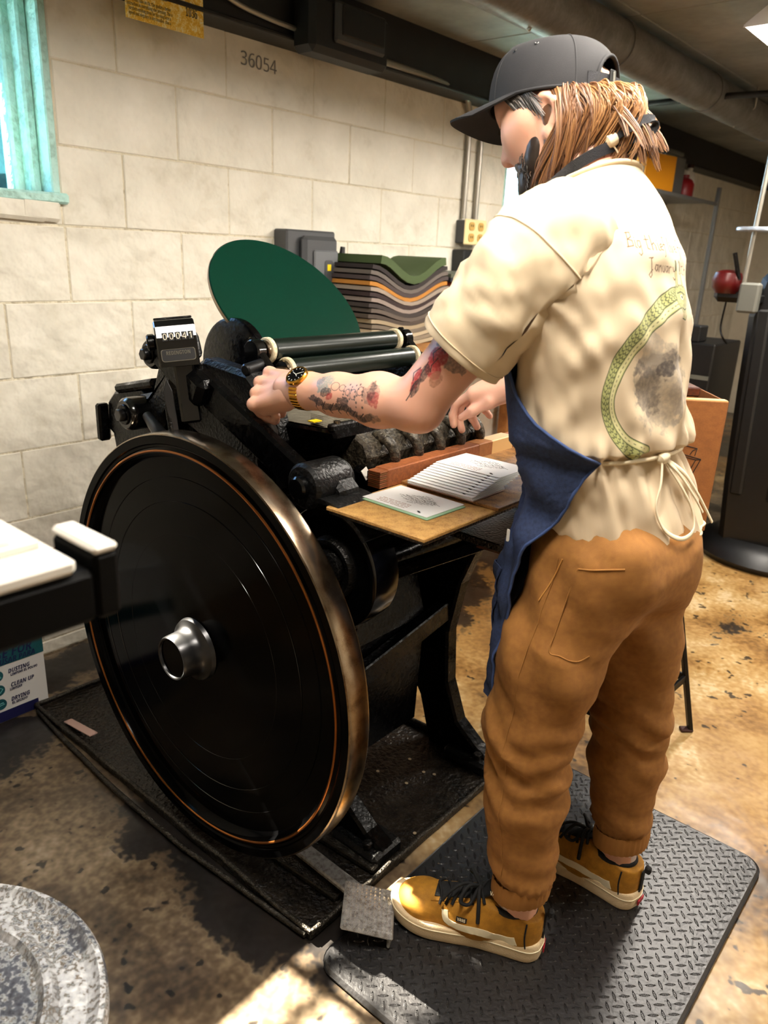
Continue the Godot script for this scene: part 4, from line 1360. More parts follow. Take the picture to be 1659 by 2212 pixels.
func build_wipes_carton():
	var t := thing("wipes_carton", "white and teal carton of cleaning wipes on the floor by the wall", "carton", v3(0.66, 0, -1.95))
	var w := 0.42
	var x1 := 0.812
	var zf := -1.862
	var bs := Basis.IDENTITY
	part("carton_body", boxmb(v3(x1 - w / 2, 0.112, zf - 0.10), v3(w, 0.224, 0.20), 0.002), M.box_white, t)
	part("carton_upper", boxmb(v3(x1 - w / 2 - 0.003, 0.275, zf - 0.104), v3(w - 0.008, 0.11, 0.19), 0.002), M.box_white, t)
	part("lid_fold", boxmb(v3(x1 - w / 2, 0.226, zf - 0.001), v3(w, 0.012, 0.006), 0.002), M.paper, t)
	part("teal_band", boxmb(v3(x1 - w / 2, 0.192, zf + 0.0008), v3(w - 0.001, 0.050, 0.0014)), M.teal, t)
	part("navy_band", boxmb(v3(x1 - w / 2 - 0.014, 0.018, zf + 0.0008), v3(w - 0.03, 0.030, 0.0014)), M.navy_print, t)
	text_part("USE FOR", 0.034, v3(0.725, 0.199, zf + 0.002), Basis(v3(1, 0, 0), v3(0.18, 1, 0), v3(0, 0, 1)), M.navy_print, t, "lettering", "Droid Sans", 700, 0.85)
	text_part("USAR PARA", 0.021, v3(0.742, 0.177, zf + 0.002), Basis(v3(1, 0, 0), v3(0.18, 1, 0), v3(0, 0, 1)), M.navy_print, t, "lettering", "Droid Sans", 700, 0.85)
	var items := [["DUSTING", "LIMPIAR EL POLVO", 0.142], ["CLEAN UP", "LIMPIAR", 0.100], ["DRYING", "EL SECADO", 0.058]]
	for it in items:
		var y: float = it[2]
		part("icon_disc", cylmb(v3(0.685, y - 0.002, zf), v3(0.685, y - 0.002, zf + 0.0016), 0.0155, 24), M.teal, t)
		var ic := MB.new()
		if it[0] == "DUSTING":
			ic.tube([v3(0.683, y + 0.006, zf + 0.002), v3(0.677, y - 0.009, zf + 0.002), v3(0.694, y - 0.008, zf + 0.002), v3(0.687, y + 0.006, zf + 0.002), v3(0.683, y + 0.006, zf + 0.002)], 0.0008, 5)
		elif it[0] == "CLEAN UP":
			ic.tube([v3(0.676, y - 0.003, zf + 0.002), v3(0.686, y + 0.006, zf + 0.002), v3(0.695, y, zf + 0.002), v3(0.687, y - 0.009, zf + 0.002), v3(0.676, y - 0.003, zf + 0.002)], 0.0008, 5)
		else:
			ic.tube([v3(0.676, y - 0.005, zf + 0.002), v3(0.680, y + 0.001, zf + 0.002), v3(0.691, y + 0.002, zf + 0.002), v3(0.694, y - 0.003, zf + 0.002), v3(0.676, y - 0.005, zf + 0.002)], 0.0008, 5)
		part("icon_line", ic, M.print_cyan, t)
		var wl: float = 0.0072 * it[0].length()
		text_part(it[0], 0.0165, v3(0.708 + wl * 0.68, y + 0.003, zf + 0.002), Basis(v3(1, 0, 0), v3(0.18, 1, 0), v3(0, 0, 1)), M.navy_print, t, "lettering", "Droid Sans", 700, 0.8)
		text_part(it[1], 0.0095, v3(0.708 + 0.0029 * it[1].length(), y - 0.009, zf + 0.002), Basis(v3(1, 0, 0), v3(0.18, 1, 0), v3(0, 0, 1)), M.navy_print, t, "lettering", "Droid Sans", 700, 0.85)
	solo("cardboard_sheet", boxmb(v3(0.93, 0.295, -2.03), v3(0.36, 0.16, 0.006), 0.001, Basis.from_euler(v3(-0.25, 0.1, 0.0))), M.kraft, "brown cardboard sheet leaning at the wall behind the flywheel", "cardboard")

func build_foreground_table():
	var t := thing("work_table", "dark edged work table beside the drum in the foreground", "table", v3(0, 0, -0.66))
	part("table_rail", boxmb(v3(-0.17, 0.962, -0.66), v3(0.90, 0.046, 0.26), 0.005), M.table_dark, t)
	part("table_top", boxmb(v3(-0.185, 0.992, -0.655), v3(0.90, 0.014, 0.25), 0.004), M.paper, t)
	part("end_block", boxmb(v3(0.290, 0.968, -0.565), v3(0.022, 0.058, 0.07), 0.004), M.table_dark, t)
	part("end_cap", boxmb(v3(0.290, 1.000, -0.565), v3(0.022, 0.008, 0.07), 0.003), M.paper, t)
	for x in [-0.60, -0.50]:
		for z in [-0.76, -0.56]:
			part("leg", boxmb(v3(x, 0.47, z), v3(0.04, 0.94, 0.04), 0.004), M.machine, t)
	var rn := rng(9)
	var mats := [M.paper, M.card, M.bench, M.card_green, M.card, M.paper, M.tape, M.card, M.paper, M.card]
	var what := ["lowest white", "off-white", "tan", "pale green", "bright white", "middle white", "buff", "glossy white", "plain white", "top white"]
	var y := 0.9995
	for k in 10:
		var h := 0.0048 + 0.002 * rn.randf()
		var sz := 0.20 - 0.010 * k
		solo("paper_sheaf", boxmb(v3(0.10 - 0.012 * k + rn.randf_range(-0.006, 0.006), y + h / 2, -0.66 - 0.012 * k), v3(0.31 - 0.012 * k, h, sz), 0.0008, Basis.from_euler(v3(0, rn.randf_range(-0.05, 0.05), 0))), mats[k], "%s sheaf of paper in the pile on the dark work table" % what[k], "paper", "paper sheaves on the work table")
		y += h

# ------------------------------------------------------------------ bench, stool, machine and shelf farther off
func build_background():
	var be := thing("work_bench", "tan topped work bench against the block wall", "bench", v3(2.6, 0, -1.85))
	part("bench_top", boxmb(v3(2.72, 0.885, -1.84), v3(1.55, 0.04, 0.52), 0.004), M.bench, be)
	for x in [2.0, 3.44]:
		for z in [-2.06, -1.62]:
			part("leg", boxmb(v3(x, 0.4325, z), v3(0.06, 0.865, 0.06), 0.004), M.bench, be)
	part("lower_shelf", boxmb(v3(2.72, 0.25, -1.84), v3(1.46, 0.025, 0.46), 0.003), M.bench, be)
	# pile of sagging press blankets and magazines
	var rn := rng(21)
	var cols := [[0.62, 0.56, 0.46], [0.48, 0.43, 0.36], [0.66, 0.60, 0.50], [0.40, 0.36, 0.31], [0.58, 0.52, 0.42], [0.26, 0.22, 0.19], [0.34, 0.30, 0.27], [0.20, 0.17, 0.16], [0.52, 0.47, 0.44], [0.16, 0.10, 0.10], [0.55, 0.50, 0.45], [0.66, 0.44, 0.16], [0.24, 0.20, 0.20], [0.36, 0.33, 0.31], [0.14, 0.11, 0.11]]
	var names := ["cream", "taupe", "pale sand", "dark taupe", "sand", "umber", "brown grey", "near-black", "ash grey", "maroon-black", "light grey", "ochre", "charcoal", "mid grey", "soot black"]
	var y := 0.906
	for k in cols.size():
		var h := 0.0155
		var sag := 0.010 + 0.0032 * k
		slab_of("press_blanket", y, h, 2.07 + rn.randf_range(-0.012, 0.012), 2.52 + rn.randf_range(-0.012, 0.012), -1.95, sag, mat(C(cols[k][0], cols[k][1], cols[k][2]), 0.8), "%s folded sheet in the sagging pile on the bench" % names[k], "sagging pile on the bench")
		y += h
	slab_of("green_cloth", y + 0.004, 0.03, 2.12, 2.50, -1.95, 0.052, mat(C(0.23, 0.30, 0.15), 0.75), "olive green folded cloth on top of the sagging pile", "")
	var c2 := [[0.50, 0.46, 0.38], [0.60, 0.55, 0.48], [0.34, 0.30, 0.27], [0.44, 0.40, 0.36], [0.62, 0.50, 0.44], [0.16, 0.17, 0.28], [0.72, 0.52, 0.50], [0.24, 0.10, 0.13], [0.80, 0.72, 0.68], [0.10, 0.11, 0.18], [0.62, 0.08, 0.10], [0.70, 0.68, 0.66], [0.08, 0.10, 0.17], [0.50, 0.20, 0.13], [0.07, 0.08, 0.14], [0.30, 0.32, 0.27]]
	var n2 := ["buff", "grey-buff", "dark brown", "dull brown", "dusty pink-brown", "slate blue", "rose pink", "wine", "pale pink", "navy", "scarlet", "light grey", "deep navy", "brick red", "blue-black", "grey-green"]
	y = 0.906
	for k in c2.size():
		var h := 0.0165
		slab_of("magazine", y, h, 2.54 + rn.randf_range(-0.015, 0.015), 2.98 + rn.randf_range(-0.015, 0.02), -1.95, -0.004 * k / 4.0 + 0.01, mat(C(c2[k][0], c2[k][1], c2[k][2]), 0.6), "%s magazine in the mixed stack beside the sagging pile" % n2[k], "mixed magazines on the bench")
		y += h
	build_stool()
	build_machine()
	# shelf of supplies in the far corner
	var s := thing("supply_shelf", "grey wire supply shelf high on the far wall", "shelf", v3(5.6, 1.6, -1.95))
	for z in [-2.08, -1.75]:
		part("shelf_rail", boxmb(v3(4.60, 1.603, z), v3(1.2, 0.02, 0.016), 0.003), M.shelf_gray, s)
	part("shelf_deck", boxmb(v3(4.60, 1.610, -1.915), v3(1.18, 0.006, 0.32), 0.001), M.shelf_gray, s)
	for x in [4.0, 5.19]:
		for z in [-2.08, -1.75]:
			part("post", boxmb(v3(x, 0.85, z), v3(0.024, 1.7, 0.024), 0.003), M.shelf_gray, s)
	tag(solo("yellow_carton", boxmb(v3(4.33, 1.703, -1.84), v3(0.30, 0.18, 0.12), 0.004, Basis.from_euler(v3(0, -0.15, 0))), M.yellow_box, "", ""), "yellow carton on the far supply shelf", "carton")
	var gb := thing("grey_case", "grey case with a pale lid on the far supply shelf", "case", v3(4.64, 1.613, -1.9))
	part("case_body", boxmb(v3(4.64, 1.718, -1.93), v3(0.30, 0.21, 0.20), 0.006), M.shelf_gray, gb)
	part("case_lid", boxmb(v3(4.50, 1.833, -1.93), v3(0.44, 0.02, 0.22), 0.004), M.machine_gray, gb)
	var rb := thing("red_jug", "red plastic jug on the far supply shelf", "jug", v3(4.90, 1.613, -1.86))
	var jm := MB.new()
	jm.lathe([Vector2(0, 0), Vector2(0.05, 0), Vector2(0.055, 0.02), Vector2(0.055, 0.08), Vector2(0.04, 0.105), Vector2(0.02, 0.115), Vector2(0.02, 0.135), Vector2(0, 0.135)], v3(4.90, 1.613, -1.86), Vector3.UP, 20)
	part("jug_body", jm, M.red_bottle, rb)
	part("jug_cap", cylmb(v3(4.90, 1.745, -1.86), v3(4.90, 1.77, -1.86), 0.022, 14, 0.003), M.paper, rb)
	var wbt := thing("white_bottle", "tall white bottle on the far supply shelf", "bottle", v3(5.06, 1.613, -1.9))
	var wm := MB.new()
	wm.lathe([Vector2(0, 0), Vector2(0.04, 0), Vector2(0.04, 0.13), Vector2(0.028, 0.16), Vector2(0.016, 0.17), Vector2(0.016, 0.19), Vector2(0, 0.19)], v3(5.06, 1.613, -1.9), Vector3.UP, 18)
	part("bottle_body", wm, M.paper, wbt)
	part("bottle_cap", cylmb(v3(5.06, 1.80, -1.9), v3(5.06, 1.82, -1.9), 0.02, 12, 0.002), M.rust, wbt)

func slab_of(called: String, y: float, h: float, xa: float, xb: float, zc: float, sag: float, m: Material, label: String, group: String):
	var rows := []
	for i in 5:
		var row := []
		var z := zc + 0.12 - 0.06 * i
		for j in 13:
			var f := j / 12.0
			var s := sin(PI * f)
			row.append(v3(lerpf(xa, xb, f), y + h - 0.0012 + sag * (1.0 - 1.35 * s * s) - 0.004 * i * 0.0, z))
		rows.append(row)
	var b := MB.new()
	b.sheet(rows, h - 0.002)
	solo(called, b, m, label, "cloth" if called == "green_cloth" else ("magazine" if called == "magazine" else "blanket"), group)

func build_stool():
	var c := v3(1.78, 0, -0.70)
	var t := thing("metal_stool", "black metal stool with a pale cushion behind the operator", "stool", c)
	part("cushion", (func() -> MB:
		var b := MB.new()
		b.lathe([Vector2(0, 0.555), Vector2(0.165, 0.555), Vector2(0.18, 0.568), Vector2(0.183, 0.585), Vector2(0.174, 0.602), Vector2(0.15, 0.612), Vector2(0, 0.614)], c, Vector3.UP, 40)
		return b).call(), M.cushion, t)
	part("seat_ring", cylmb(c + v3(0, 0.54, 0), c + v3(0, 0.556, 0), 0.16, 32), M.stool_metal, t)
	for k in 4:
		var a := deg_to_rad(48.0 + 90.0 * k)
		var d := v3(cos(a), 0, sin(a))
		var top := c + d * 0.15 + v3(0, 0.545, 0)
		var foot := c + d * 0.284 + v3(0, 0.006, 0)
		var lg := part("leg", bar(top, foot, 0.020, 0.012, 0.002, d), M.stool_metal, t)
		part("foot_pad", bar(foot + d * -0.028, foot + d * 0.006, 0.022, 0.008, 0.002), M.rust, lg)
		var a2 := deg_to_rad(48.0 + 90.0 * (k + 1))
		var d2 := v3(cos(a2), 0, sin(a2))
		part("brace", bar(c + d * 0.242 + v3(0, 0.17, 0), c + d2 * 0.242 + v3(0, 0.17, 0), 0.008, 0.022, 0.001), M.stool_metal, t)
	# open carton on the stool, with a board across it
	var bx := thing("open_carton", "tall open brown cardboard carton standing on the stool", "carton", v3(1.78, 0.614, -0.70))
	var tb := Basis(Vector3.UP, deg_to_rad(-52.0))
	var w := 0.30
	var dp := 0.22
	var hh := 0.322
	# the near right corner is the fixed point
	var corner := v3(1.875, 0.614, -0.527)
	var mid := corner - tb.x * (w / 2) - tb.z * (dp / 2)
	for s in [[v3(0, hh / 2, dp / 2), v3(w, hh, 0.004)], [v3(0, hh / 2, -dp / 2), v3(w, hh, 0.004)], [v3(w / 2, hh / 2, 0), v3(0.004, hh, dp)], [v3(-w / 2, hh / 2, 0), v3(0.004, hh, dp)], [v3(0, 0.003, 0), v3(w, 0.004, dp)]]:
		part("carton_wall", boxmb(mid + tb * s[0], s[1], 0.001, tb), M.kraft, bx)
	part("folded_rim", boxmb(mid + tb * v3(0, hh + 0.001, dp / 2 - 0.012), v3(w, 0.004, 0.026), 0.001, tb), M.tape, bx)
	# printed line drawing of the carton's contents
	var ln := MB.new()
	var L := func(x: float, y: float) -> Vector3: return mid + tb * v3(x + 0.032, y - 0.004, dp / 2 + 0.0026)
	for s in [[0.0, 0.225, 0.065, 0.212], [0.065, 0.212, 0.062, 0.194], [0.065, 0.212, 0.055, 0.206], [0.055, 0.206, 0.050, 0.196], [0.0, 0.204, 0.078, 0.186], [0.0, 0.199, 0.066, 0.184], [0.078, 0.186, 0.052, 0.118], [0.066, 0.184, 0.044, 0.122], [0.066, 0.184, 0.078, 0.186], [0.0, 0.164, 0.057, 0.158], [0.044, 0.122, 0.052, 0.118]]:
		ln.tube([L.call(s[0], s[1]), L.call(s[2], s[3])], 0.0009, 4)
	part("printed_outline", ln, M.print_black, bx)
	solo("wood_board", boxmb(mid + tb * v3(-0.055, hh + 0.014, -0.01), v3(0.30, 0.022, 0.17), 0.003, tb), M.orange_wood, "orange-brown wooden board lying across the open carton", "board")

func build_machine():
	# black upright machine: column, arm, switch box, pole lamp
	var t := thing("upright_machine", "tall black upright machine with switch box and pole", "machine", v3(3.6, 0, -0.72))
	part("column", pr([-0.90, 0.05, -0.925, 0.35, -0.945, 0.75, -0.955, 1.05, -0.93, 1.20, -0.87, 1.27, -0.50, 1.27, -0.44, 1.20, -0.44, 0.05], 3.42, 0.36, 0.03), M.machine, t)
	part("column_rib", bar(v3(3.425, 0.30, -0.86), v3(3.425, 1.08, -0.89), 0.03, 0.05, 0.008), M.machine, t)
	part("column_rib", bar(v3(3.425, 0.30, -0.72), v3(3.425, 1.12, -0.75), 0.03, 0.03, 0.006), M.steel_dark, t)
	var ped := MB.new()
	ped.lathe([Vector2(0, 0), Vector2(0.30, 0), Vector2(0.32, 0.03), Vector2(0.29, 0.07), Vector2(0.24, 0.10), Vector2(0, 0.11)], v3(3.62, 0, -0.72), Vector3.UP, 40)
	part("pedestal", ped, M.machine, t)
	part("switch_box", boxmb(v3(3.30, 1.125, -0.925), v3(0.05, 0.115, 0.075), 0.008), M.machine_gray, t)
	part("switch_bracket", boxmb(v3(3.37, 1.12, -0.92), v3(0.12, 0.03, 0.04), 0.004), M.machine, t)
	part("pole", cylmb(v3(3.30, 1.16, -0.955), v3(3.30, 1.66, -0.945), 0.009, 12), M.conduit, t)
	part("arm", boxmb(v3(3.40, 1.135, -1.0), v3(0.10, 0.07, 0.17), 0.02), M.machine, t)
	var mo := MB.new()
	mo.lathe([Vector2(0, -0.05), Vector2(0.04, -0.05), Vector2(0.055, -0.03), Vector2(0.06, 0.0), Vector2(0.05, 0.03), Vector2(0.025, 0.04), Vector2(0, 0.042)], v3(3.35, 1.185, -1.035), Vector3.UP, 24)
	part("motor", mo, M.machine_red, t, "dark red motor cover")
	part("handle", cylmb(v3(3.33, 1.19, -0.985), v3(3.30, 1.29, -1.01), 0.009, 8), M.steel_dark, t)
	part("round_tray", cylmb(v3(3.32, 1.372, -0.95), v3(3.32, 1.386, -0.95), 0.075, 28, 0.003), M.lamp_steel, t, "pale round steel tray on the pole")
	# black cabinet behind it
	var cb := thing("black_cabinet", "low black cabinet with a pale stripe behind the carton", "cabinet", v3(3.6, 0, -1.22))
	part("cabinet_body", boxmb(v3(3.61, 0.46, -1.29), v3(0.36, 0.92, 0.46), 0.006), M.machine, cb)
	part("stripe", boxmb(v3(3.429, 0.775, -1.29), v3(0.002, 0.018, 0.45), 0.0), M.machine_gray, cb)
	solo("navy_box", boxmb(v3(3.50, 0.955, -1.22), v3(0.10, 0.068, 0.16), 0.004), M.gray_dark, "dark navy box standing on the black cabinet", "box")
	solo("hanging_cord", tubemb(smooth_path([v3(3.40, 1.10, -1.04), v3(3.42, 1.0, -1.05), v3(3.40, 0.96, -1.03), v3(3.44, 0.93, -1.02)], 5), 0.004, 6), M.steel_dark, "thin grey cord hanging from the upright machine's arm", "cord")
	# crates and clutter at the far right edge
	var cl := thing("tan_crate", "dark wooden crate with a tan upright slat by the black machine", "crate", v3(4.1, 0, -0.42))
	part("crate_body", boxmb(v3(4.12, 0.42, -0.42), v3(0.36, 0.84, 0.36), 0.006), M.old_wood, cl)
	part("crate_slat", boxmb(v3(3.925, 0.62, -0.42), v3(0.03, 0.9, 0.06), 0.004), M.bench, cl)
	var j2 := MB.new()
	j2.lathe([Vector2(0, 0), Vector2(0.06, 0), Vector2(0.06, 0.11), Vector2(0.045, 0.13), Vector2(0.045, 0.15), Vector2(0, 0.15)], v3(4.08, 0.84, -0.46), Vector3.UP, 20)
	solo("copper_tin", j2, mat(C(0.55, 0.32, 0.14), 0.35, 0.6), "small copper tin on the dark wooden crate", "tin")

# ------------------------------------------------------------------ cards and packing on the feed board
func build_feed_board_things():
	var top := 0.8197
	solo("hardboard_sheet", boxmb(v3(1.30, top + 0.0030, -0.756), v3(0.445, 0.006, 0.228), 0.001), M.hardboard_dark, "brown hardboard sheet lying on the tan feed board", "board")
	# taped corrugated stop bar along the back of the board
	var b := thing("cardboard_stop", "taped corrugated cardboard bar along the back of the feed board", "cardboard bar", v3(1.26, top, -0.87))
	for k in 9:
		part("cardboard_layer", boxmb(v3(1.262, top + 0.0030 + 0.0036 * k, -0.876), v3(0.49, 0.0028, 0.030), 0.0005), M.fluting if k % 2 else M.kraft_dark, b)
	part("brown_tape", boxmb(v3(1.215, top + 0.0175, -0.876), v3(0.355, 0.0355, 0.0335), 0.002), M.kraft_dark, b, "mottled brown paper wrap")
	part("buff_tape", boxmb(v3(1.432, top + 0.0178, -0.876), v3(0.088, 0.0362, 0.0342), 0.002), M.tape, b, "buff tape wrap")
	part("clear_tape", boxmb(v3(1.362, top + 0.0179, -0.876), v3(0.050, 0.0364, 0.0344), 0.002), M.kraft, b)
	solo("kraft_flap", boxmb(v3(1.56, top + 0.028, -0.865), v3(0.085, 0.05, 0.003), 0.0005, Basis.from_euler(v3(0, 0.25, 0))), M.kraft_dark, "small brown card flap at the end of the cardboard bar", "card flap")
	# single printed card over a green one
	solo("green_card", boxmb(v3(1.002, top + 0.0012, -0.769), v3(0.106, 0.0016, 0.148), 0.0002, Basis(Vector3.UP, -0.03)), M.card_green, "pale green card under the single white card", "card")
	print_card(v3(1.008, top + 0.0028, -0.775), -0.03, 0, "printed white card lying alone on the green card", "")
	# fanned stack
	for k in 13:
		var w := "pink-backed " if k < 3 else ""
		var lab := "printed white card in the fanned stack on the brown sheet"
		if k == 12:
			lab = "topmost printed white card of the fanned stack"
		elif k == 0:
			lab = "pale pink lowest card of the fanned stack"
		print_card(v3(1.122 + 0.0105 * maxi(k - 3, 0), top + 0.0075 + 0.00195 * k, -0.764 - 0.0006 * k), 0.0 + 0.008 * sin(k * 2.1), k, lab, "fanned printed cards" if k > 0 and k < 12 else "")
	# hair-thin bristle on the board
	solo("stray_bristle", tubemb(smooth_path([v3(0.935, top + 0.0006, -0.70), v3(0.95, top + 0.0006, -0.685), v3(0.985, top + 0.0006, -0.688), v3(1.0, top + 0.0006, -0.672), v3(1.012, top + 0.0006, -0.692), v3(1.025, top + 0.0006, -0.70), v3(1.03, top + 0.0006, -0.68)], 5), 0.0004, 4), M.tape, "pale stray bristle curled on the tan feed board", "bristle")

func print_card(at: Vector3, turn: float, k: int, label: String, group: String):
	var bs := Basis(Vector3.UP, turn)
	var t := thing("printed_card", label, "card", at, group)
	part("card_sheet", boxmb(at, v3(0.1045, 0.0013, 0.1475), 0.0002, bs), M.card_pink if k == 0 and group == "" and label.begins_with("pale") else M.card, t)
	# print: address lines, greeting, drawing made of short strokes; only the upper cards show it
	var y := 0.0008
	var rn := rng(60 + k % 4)
	var full := k == 0 or k == 12
	var black := MB.new()
	var redm := MB.new()
	var grayb := MB.new()
	# small motif near the left edge shows on every fanned card
	for q in 3:
		black.box(at + bs * v3(-0.043 + 0.002 * q, y, 0.050 - 0.0025 * q), v3(0.003, 0.0002, 0.005), 0.0, bs)
	if full:
		for r in 4:
			var x := -0.044 + 0.006 * r
			var z := -0.02
			while z < 0.045:
				var l := rn.randf_range(0.003, 0.008)
				redm.box(at + bs * v3(x, y, -z - 0.004), v3(0.0012, 0.0002, l), 0.0, bs)
				z += l + 0.0016
		for r in 9:
			var x := -0.012 + 0.0055 * r
			var z := -0.05 + 0.01 * absf(r - 4)
			while z < 0.05 - 0.01 * absf(r - 4):
				var l := rn.randf_range(0.0015, 0.006)
				grayb.box(at + bs * v3(x + rn.randf_range(-0.002, 0.002), y, z * 0.9 + 0.008), v3(rn.randf_range(0.0006, 0.0016), 0.0002, l), 0.0, bs)
				z += l + 0.0012
		part("brown_print", redm, M.ink_red, t)
		part("grey_print", grayb, M.ink_gray, t)
	part("black_print", black, M.ink, t)

# ------------------------------------------------------------------ smooth-union fields and surface nets
class Field:
	# capsules with two radii, optionally squashed along a side vector; ellipsoids; both may be carved away
	var kind := PackedInt32Array()
	var a := PackedVector3Array()
	var ba := PackedVector3Array()
	var il := PackedFloat32Array()
	var ra := PackedFloat32Array()
	var rb := PackedFloat32Array()
	var side := PackedVector3Array()
	var fl := PackedFloat32Array()
	var kk := PackedFloat32Array()
	var bc := PackedVector3Array()
	var br := PackedFloat32Array()
	var cuts := []          # [point, normal]: everything on the normal's side is removed

	func cap(p: Vector3, q: Vector3, r: float, s: float, k := 0.02, sd := Vector3.ZERO, f := 1.0, carve := false):
		kind.append(2 if carve else 0)
		a.append(p)
		ba.append(q - p)
		il.append(1.0 / maxf((q - p).length_squared(), 1e-9))
		ra.append(r); rb.append(s); side.append(sd.normalized() if sd != Vector3.ZERO else sd); fl.append(f); kk.append(k)
		bc.append((p + q) * 0.5)
		br.append((q - p).length() * 0.5 + maxf(r, s) * maxf(f, 1.0))

	func ball(p: Vector3, r: Vector3, k := 0.02, carve := false):
		kind.append(3 if carve else 1)
		a.append(p)
		ba.append(r)
		il.append(0.0); ra.append(0.0); rb.append(0.0); side.append(Vector3.ZERO); fl.append(1.0); kk.append(k)
		bc.append(p)
		br.append(maxf(r.x, maxf(r.y, r.z)))

	func at(p: Vector3) -> float:
		var d := 1000.0
		for i in kind.size():
			var kn := kind[i]
			var k := kk[i]
			var far := (p - bc[i]).length() - br[i]
			if kn < 2:
				if far > d + k:
					continue
			elif far > k or far > -d + k:
				continue
			var e := 0.0
			if kn == 0 or kn == 2:
				var pa := p - a[i]
				var h := clampf(pa.dot(ba[i]) * il[i], 0.0, 1.0)
				var q := pa - ba[i] * h
				var f := fl[i]
				if f != 1.0:
					var u := q.dot(side[i])
					q += side[i] * (u / f - u)
					e = (q.length() - lerpf(ra[i], rb[i], h)) * minf(1.0, f)
				else:
					e = q.length() - lerpf(ra[i], rb[i], h)
			else:
				var q := p - a[i]
				var r := ba[i]
				var k0 := (q / r).length()
				var k1 := (q / (r * r)).length()
				e = k0 * (k0 - 1.0) / k1 if k1 > 1e-6 else -minf(r.x, minf(r.y, r.z))
			if kn < 2:
				var h2 := maxf(k - absf(d - e), 0.0) / k
				d = minf(d, e) - h2 * h2 * k * 0.25
			else:
				var h2 := maxf(k - absf(d + e), 0.0) / k
				d = maxf(d, -e) + h2 * h2 * k * 0.25
		for c in cuts:
			d = maxf(d, (p - c[0]).dot(c[1]))
		return d

	# surface nets into a mesh builder, through a transform; shift is called with (point, normal) and returns an offset along the normal
	func net(b: MB, lo: Vector3, hi: Vector3, cell: float, t := Transform3D.IDENTITY, shift = null, color = null, uvf = null):
		var B := 6
		var nx := int(ceil((hi.x - lo.x) / cell / B)) * B
		var ny := int(ceil((hi.y - lo.y) / cell / B)) * B
		var nz := int(ceil((hi.z - lo.z) / cell / B)) * B
		var val := PackedFloat32Array()
		val.resize(nx * ny * nz)
		val.fill(1.0)
		var active := []
		var reach := cell * (B * 0.5 * 1.7321 + 2.5)
		for bz in range(0, nz, B):
			for by in range(0, ny, B):
				for bx in range(0, nx, B):
					var c := lo + Vector3(bx + B * 0.5 - 0.5, by + B * 0.5 - 0.5, bz + B * 0.5 - 0.5) * cell
					var d := at(c)
					if absf(d) > reach * 1.35:
						if d < 0.0:
							for z in B:
								for y in B:
									var o := ((bz + z) * ny + by + y) * nx + bx
									for x in B:
										val[o + x] = -1.0
						continue
					active.append(Vector3i(bx, by, bz))
					for z in B:
						for y in B:
							var o := ((bz + z) * ny + by + y) * nx + bx
							for x in B:
								val[o + x] = at(lo + Vector3(bx + x, by + y, bz + z) * cell)
		var where := {}
		var pts := PackedVector3Array()
		var sx := 1
		var sy := nx
		var sz := nx * ny
		var offs := [0, sx, sy, sx + sy, sz, sx + sz, sy + sz, sx + sy + sz]
		var corner := [Vector3(0, 0, 0), Vector3(1, 0, 0), Vector3(0, 1, 0), Vector3(1, 1, 0), Vector3(0, 0, 1), Vector3(1, 0, 1), Vector3(0, 1, 1), Vector3(1, 1, 1)]
		var edges := [[0, 1], [2, 3], [4, 5], [6, 7], [0, 2], [1, 3], [4, 6], [5, 7], [0, 4], [1, 5], [2, 6], [3, 7]]
		var cells := PackedInt32Array()
		for q in active:
			for z in B:
				if q.z + z >= nz - 1:
					continue
				for y in B:
					if q.y + y >= ny - 1:
						continue
					for x in B:
						if q.x + x >= nx - 1:
							continue
						var i: int = ((q.z + z) * ny + q.y + y) * nx + q.x + x
						var m := 0
						for k in 8:
							if val[i + offs[k]] < 0.0:
								m |= 1 << k
						if m == 0 or m == 255:
							continue
						var sum := Vector3.ZERO
						var cnt := 0
						for e in edges:
							var u: float = val[i + offs[e[0]]]
							var w: float = val[i + offs[e[1]]]
							if (u < 0.0) != (w < 0.0):
								sum += (corner[e[0]] as Vector3).lerp(corner[e[1]], u / (u - w))
								cnt += 1
						where[i] = pts.size()
						cells.append(i)
						pts.append(lo + (Vector3(q.x + x, q.y + y, q.z + z) + sum / cnt) * cell)
		var tris := PackedInt32Array()
		var ax := [[sx, sy, sz], [sy, sz, sx], [sz, sx, sy]]
		for i in cells:
			var inside := val[i] < 0.0
			for s in ax:
				var j: int = i + s[0]
				if j >= val.size() or (val[j] < 0.0) == inside:
					continue
				var c1: int = i - s[1]
				var c2: int = i - s[2]
				var c3: int = i - s[1] - s[2]
				if not (where.has(c1) and where.has(c2) and where.has(c3)):
					continue
				var v0: int = where[i]
				var v1: int = where[c1]
				var v2: int = where[c3]
				var v3: int = where[c2]
				if inside:
					tris.append_array([v0, v1, v2, v0, v2, v3])
				else:
					tris.append_array([v0, v2, v1, v0, v3, v2])
		var nrm := normals_of(pts, tris)
		if shift != null:
			for i in pts.size():
				pts[i] += nrm[i] * float(shift.call(pts[i], nrm[i]))
			nrm = normals_of(pts, tris)
		var first := b.v.size()
		var tb := t.basis
		for i in pts.size():
			if color != null:
				b.col = color.call(pts[i], nrm[i])
			var tx := Vector2.ZERO
			if uvf != null:
				tx = uvf.call(pts[i], nrm[i])
			b.vert(t * pts[i], (tb * nrm[i]).normalized(), tx)
		for k in range(0, tris.size(), 3):
			b.face(first + tris[k], first + tris[k + 1], first + tris[k + 2])

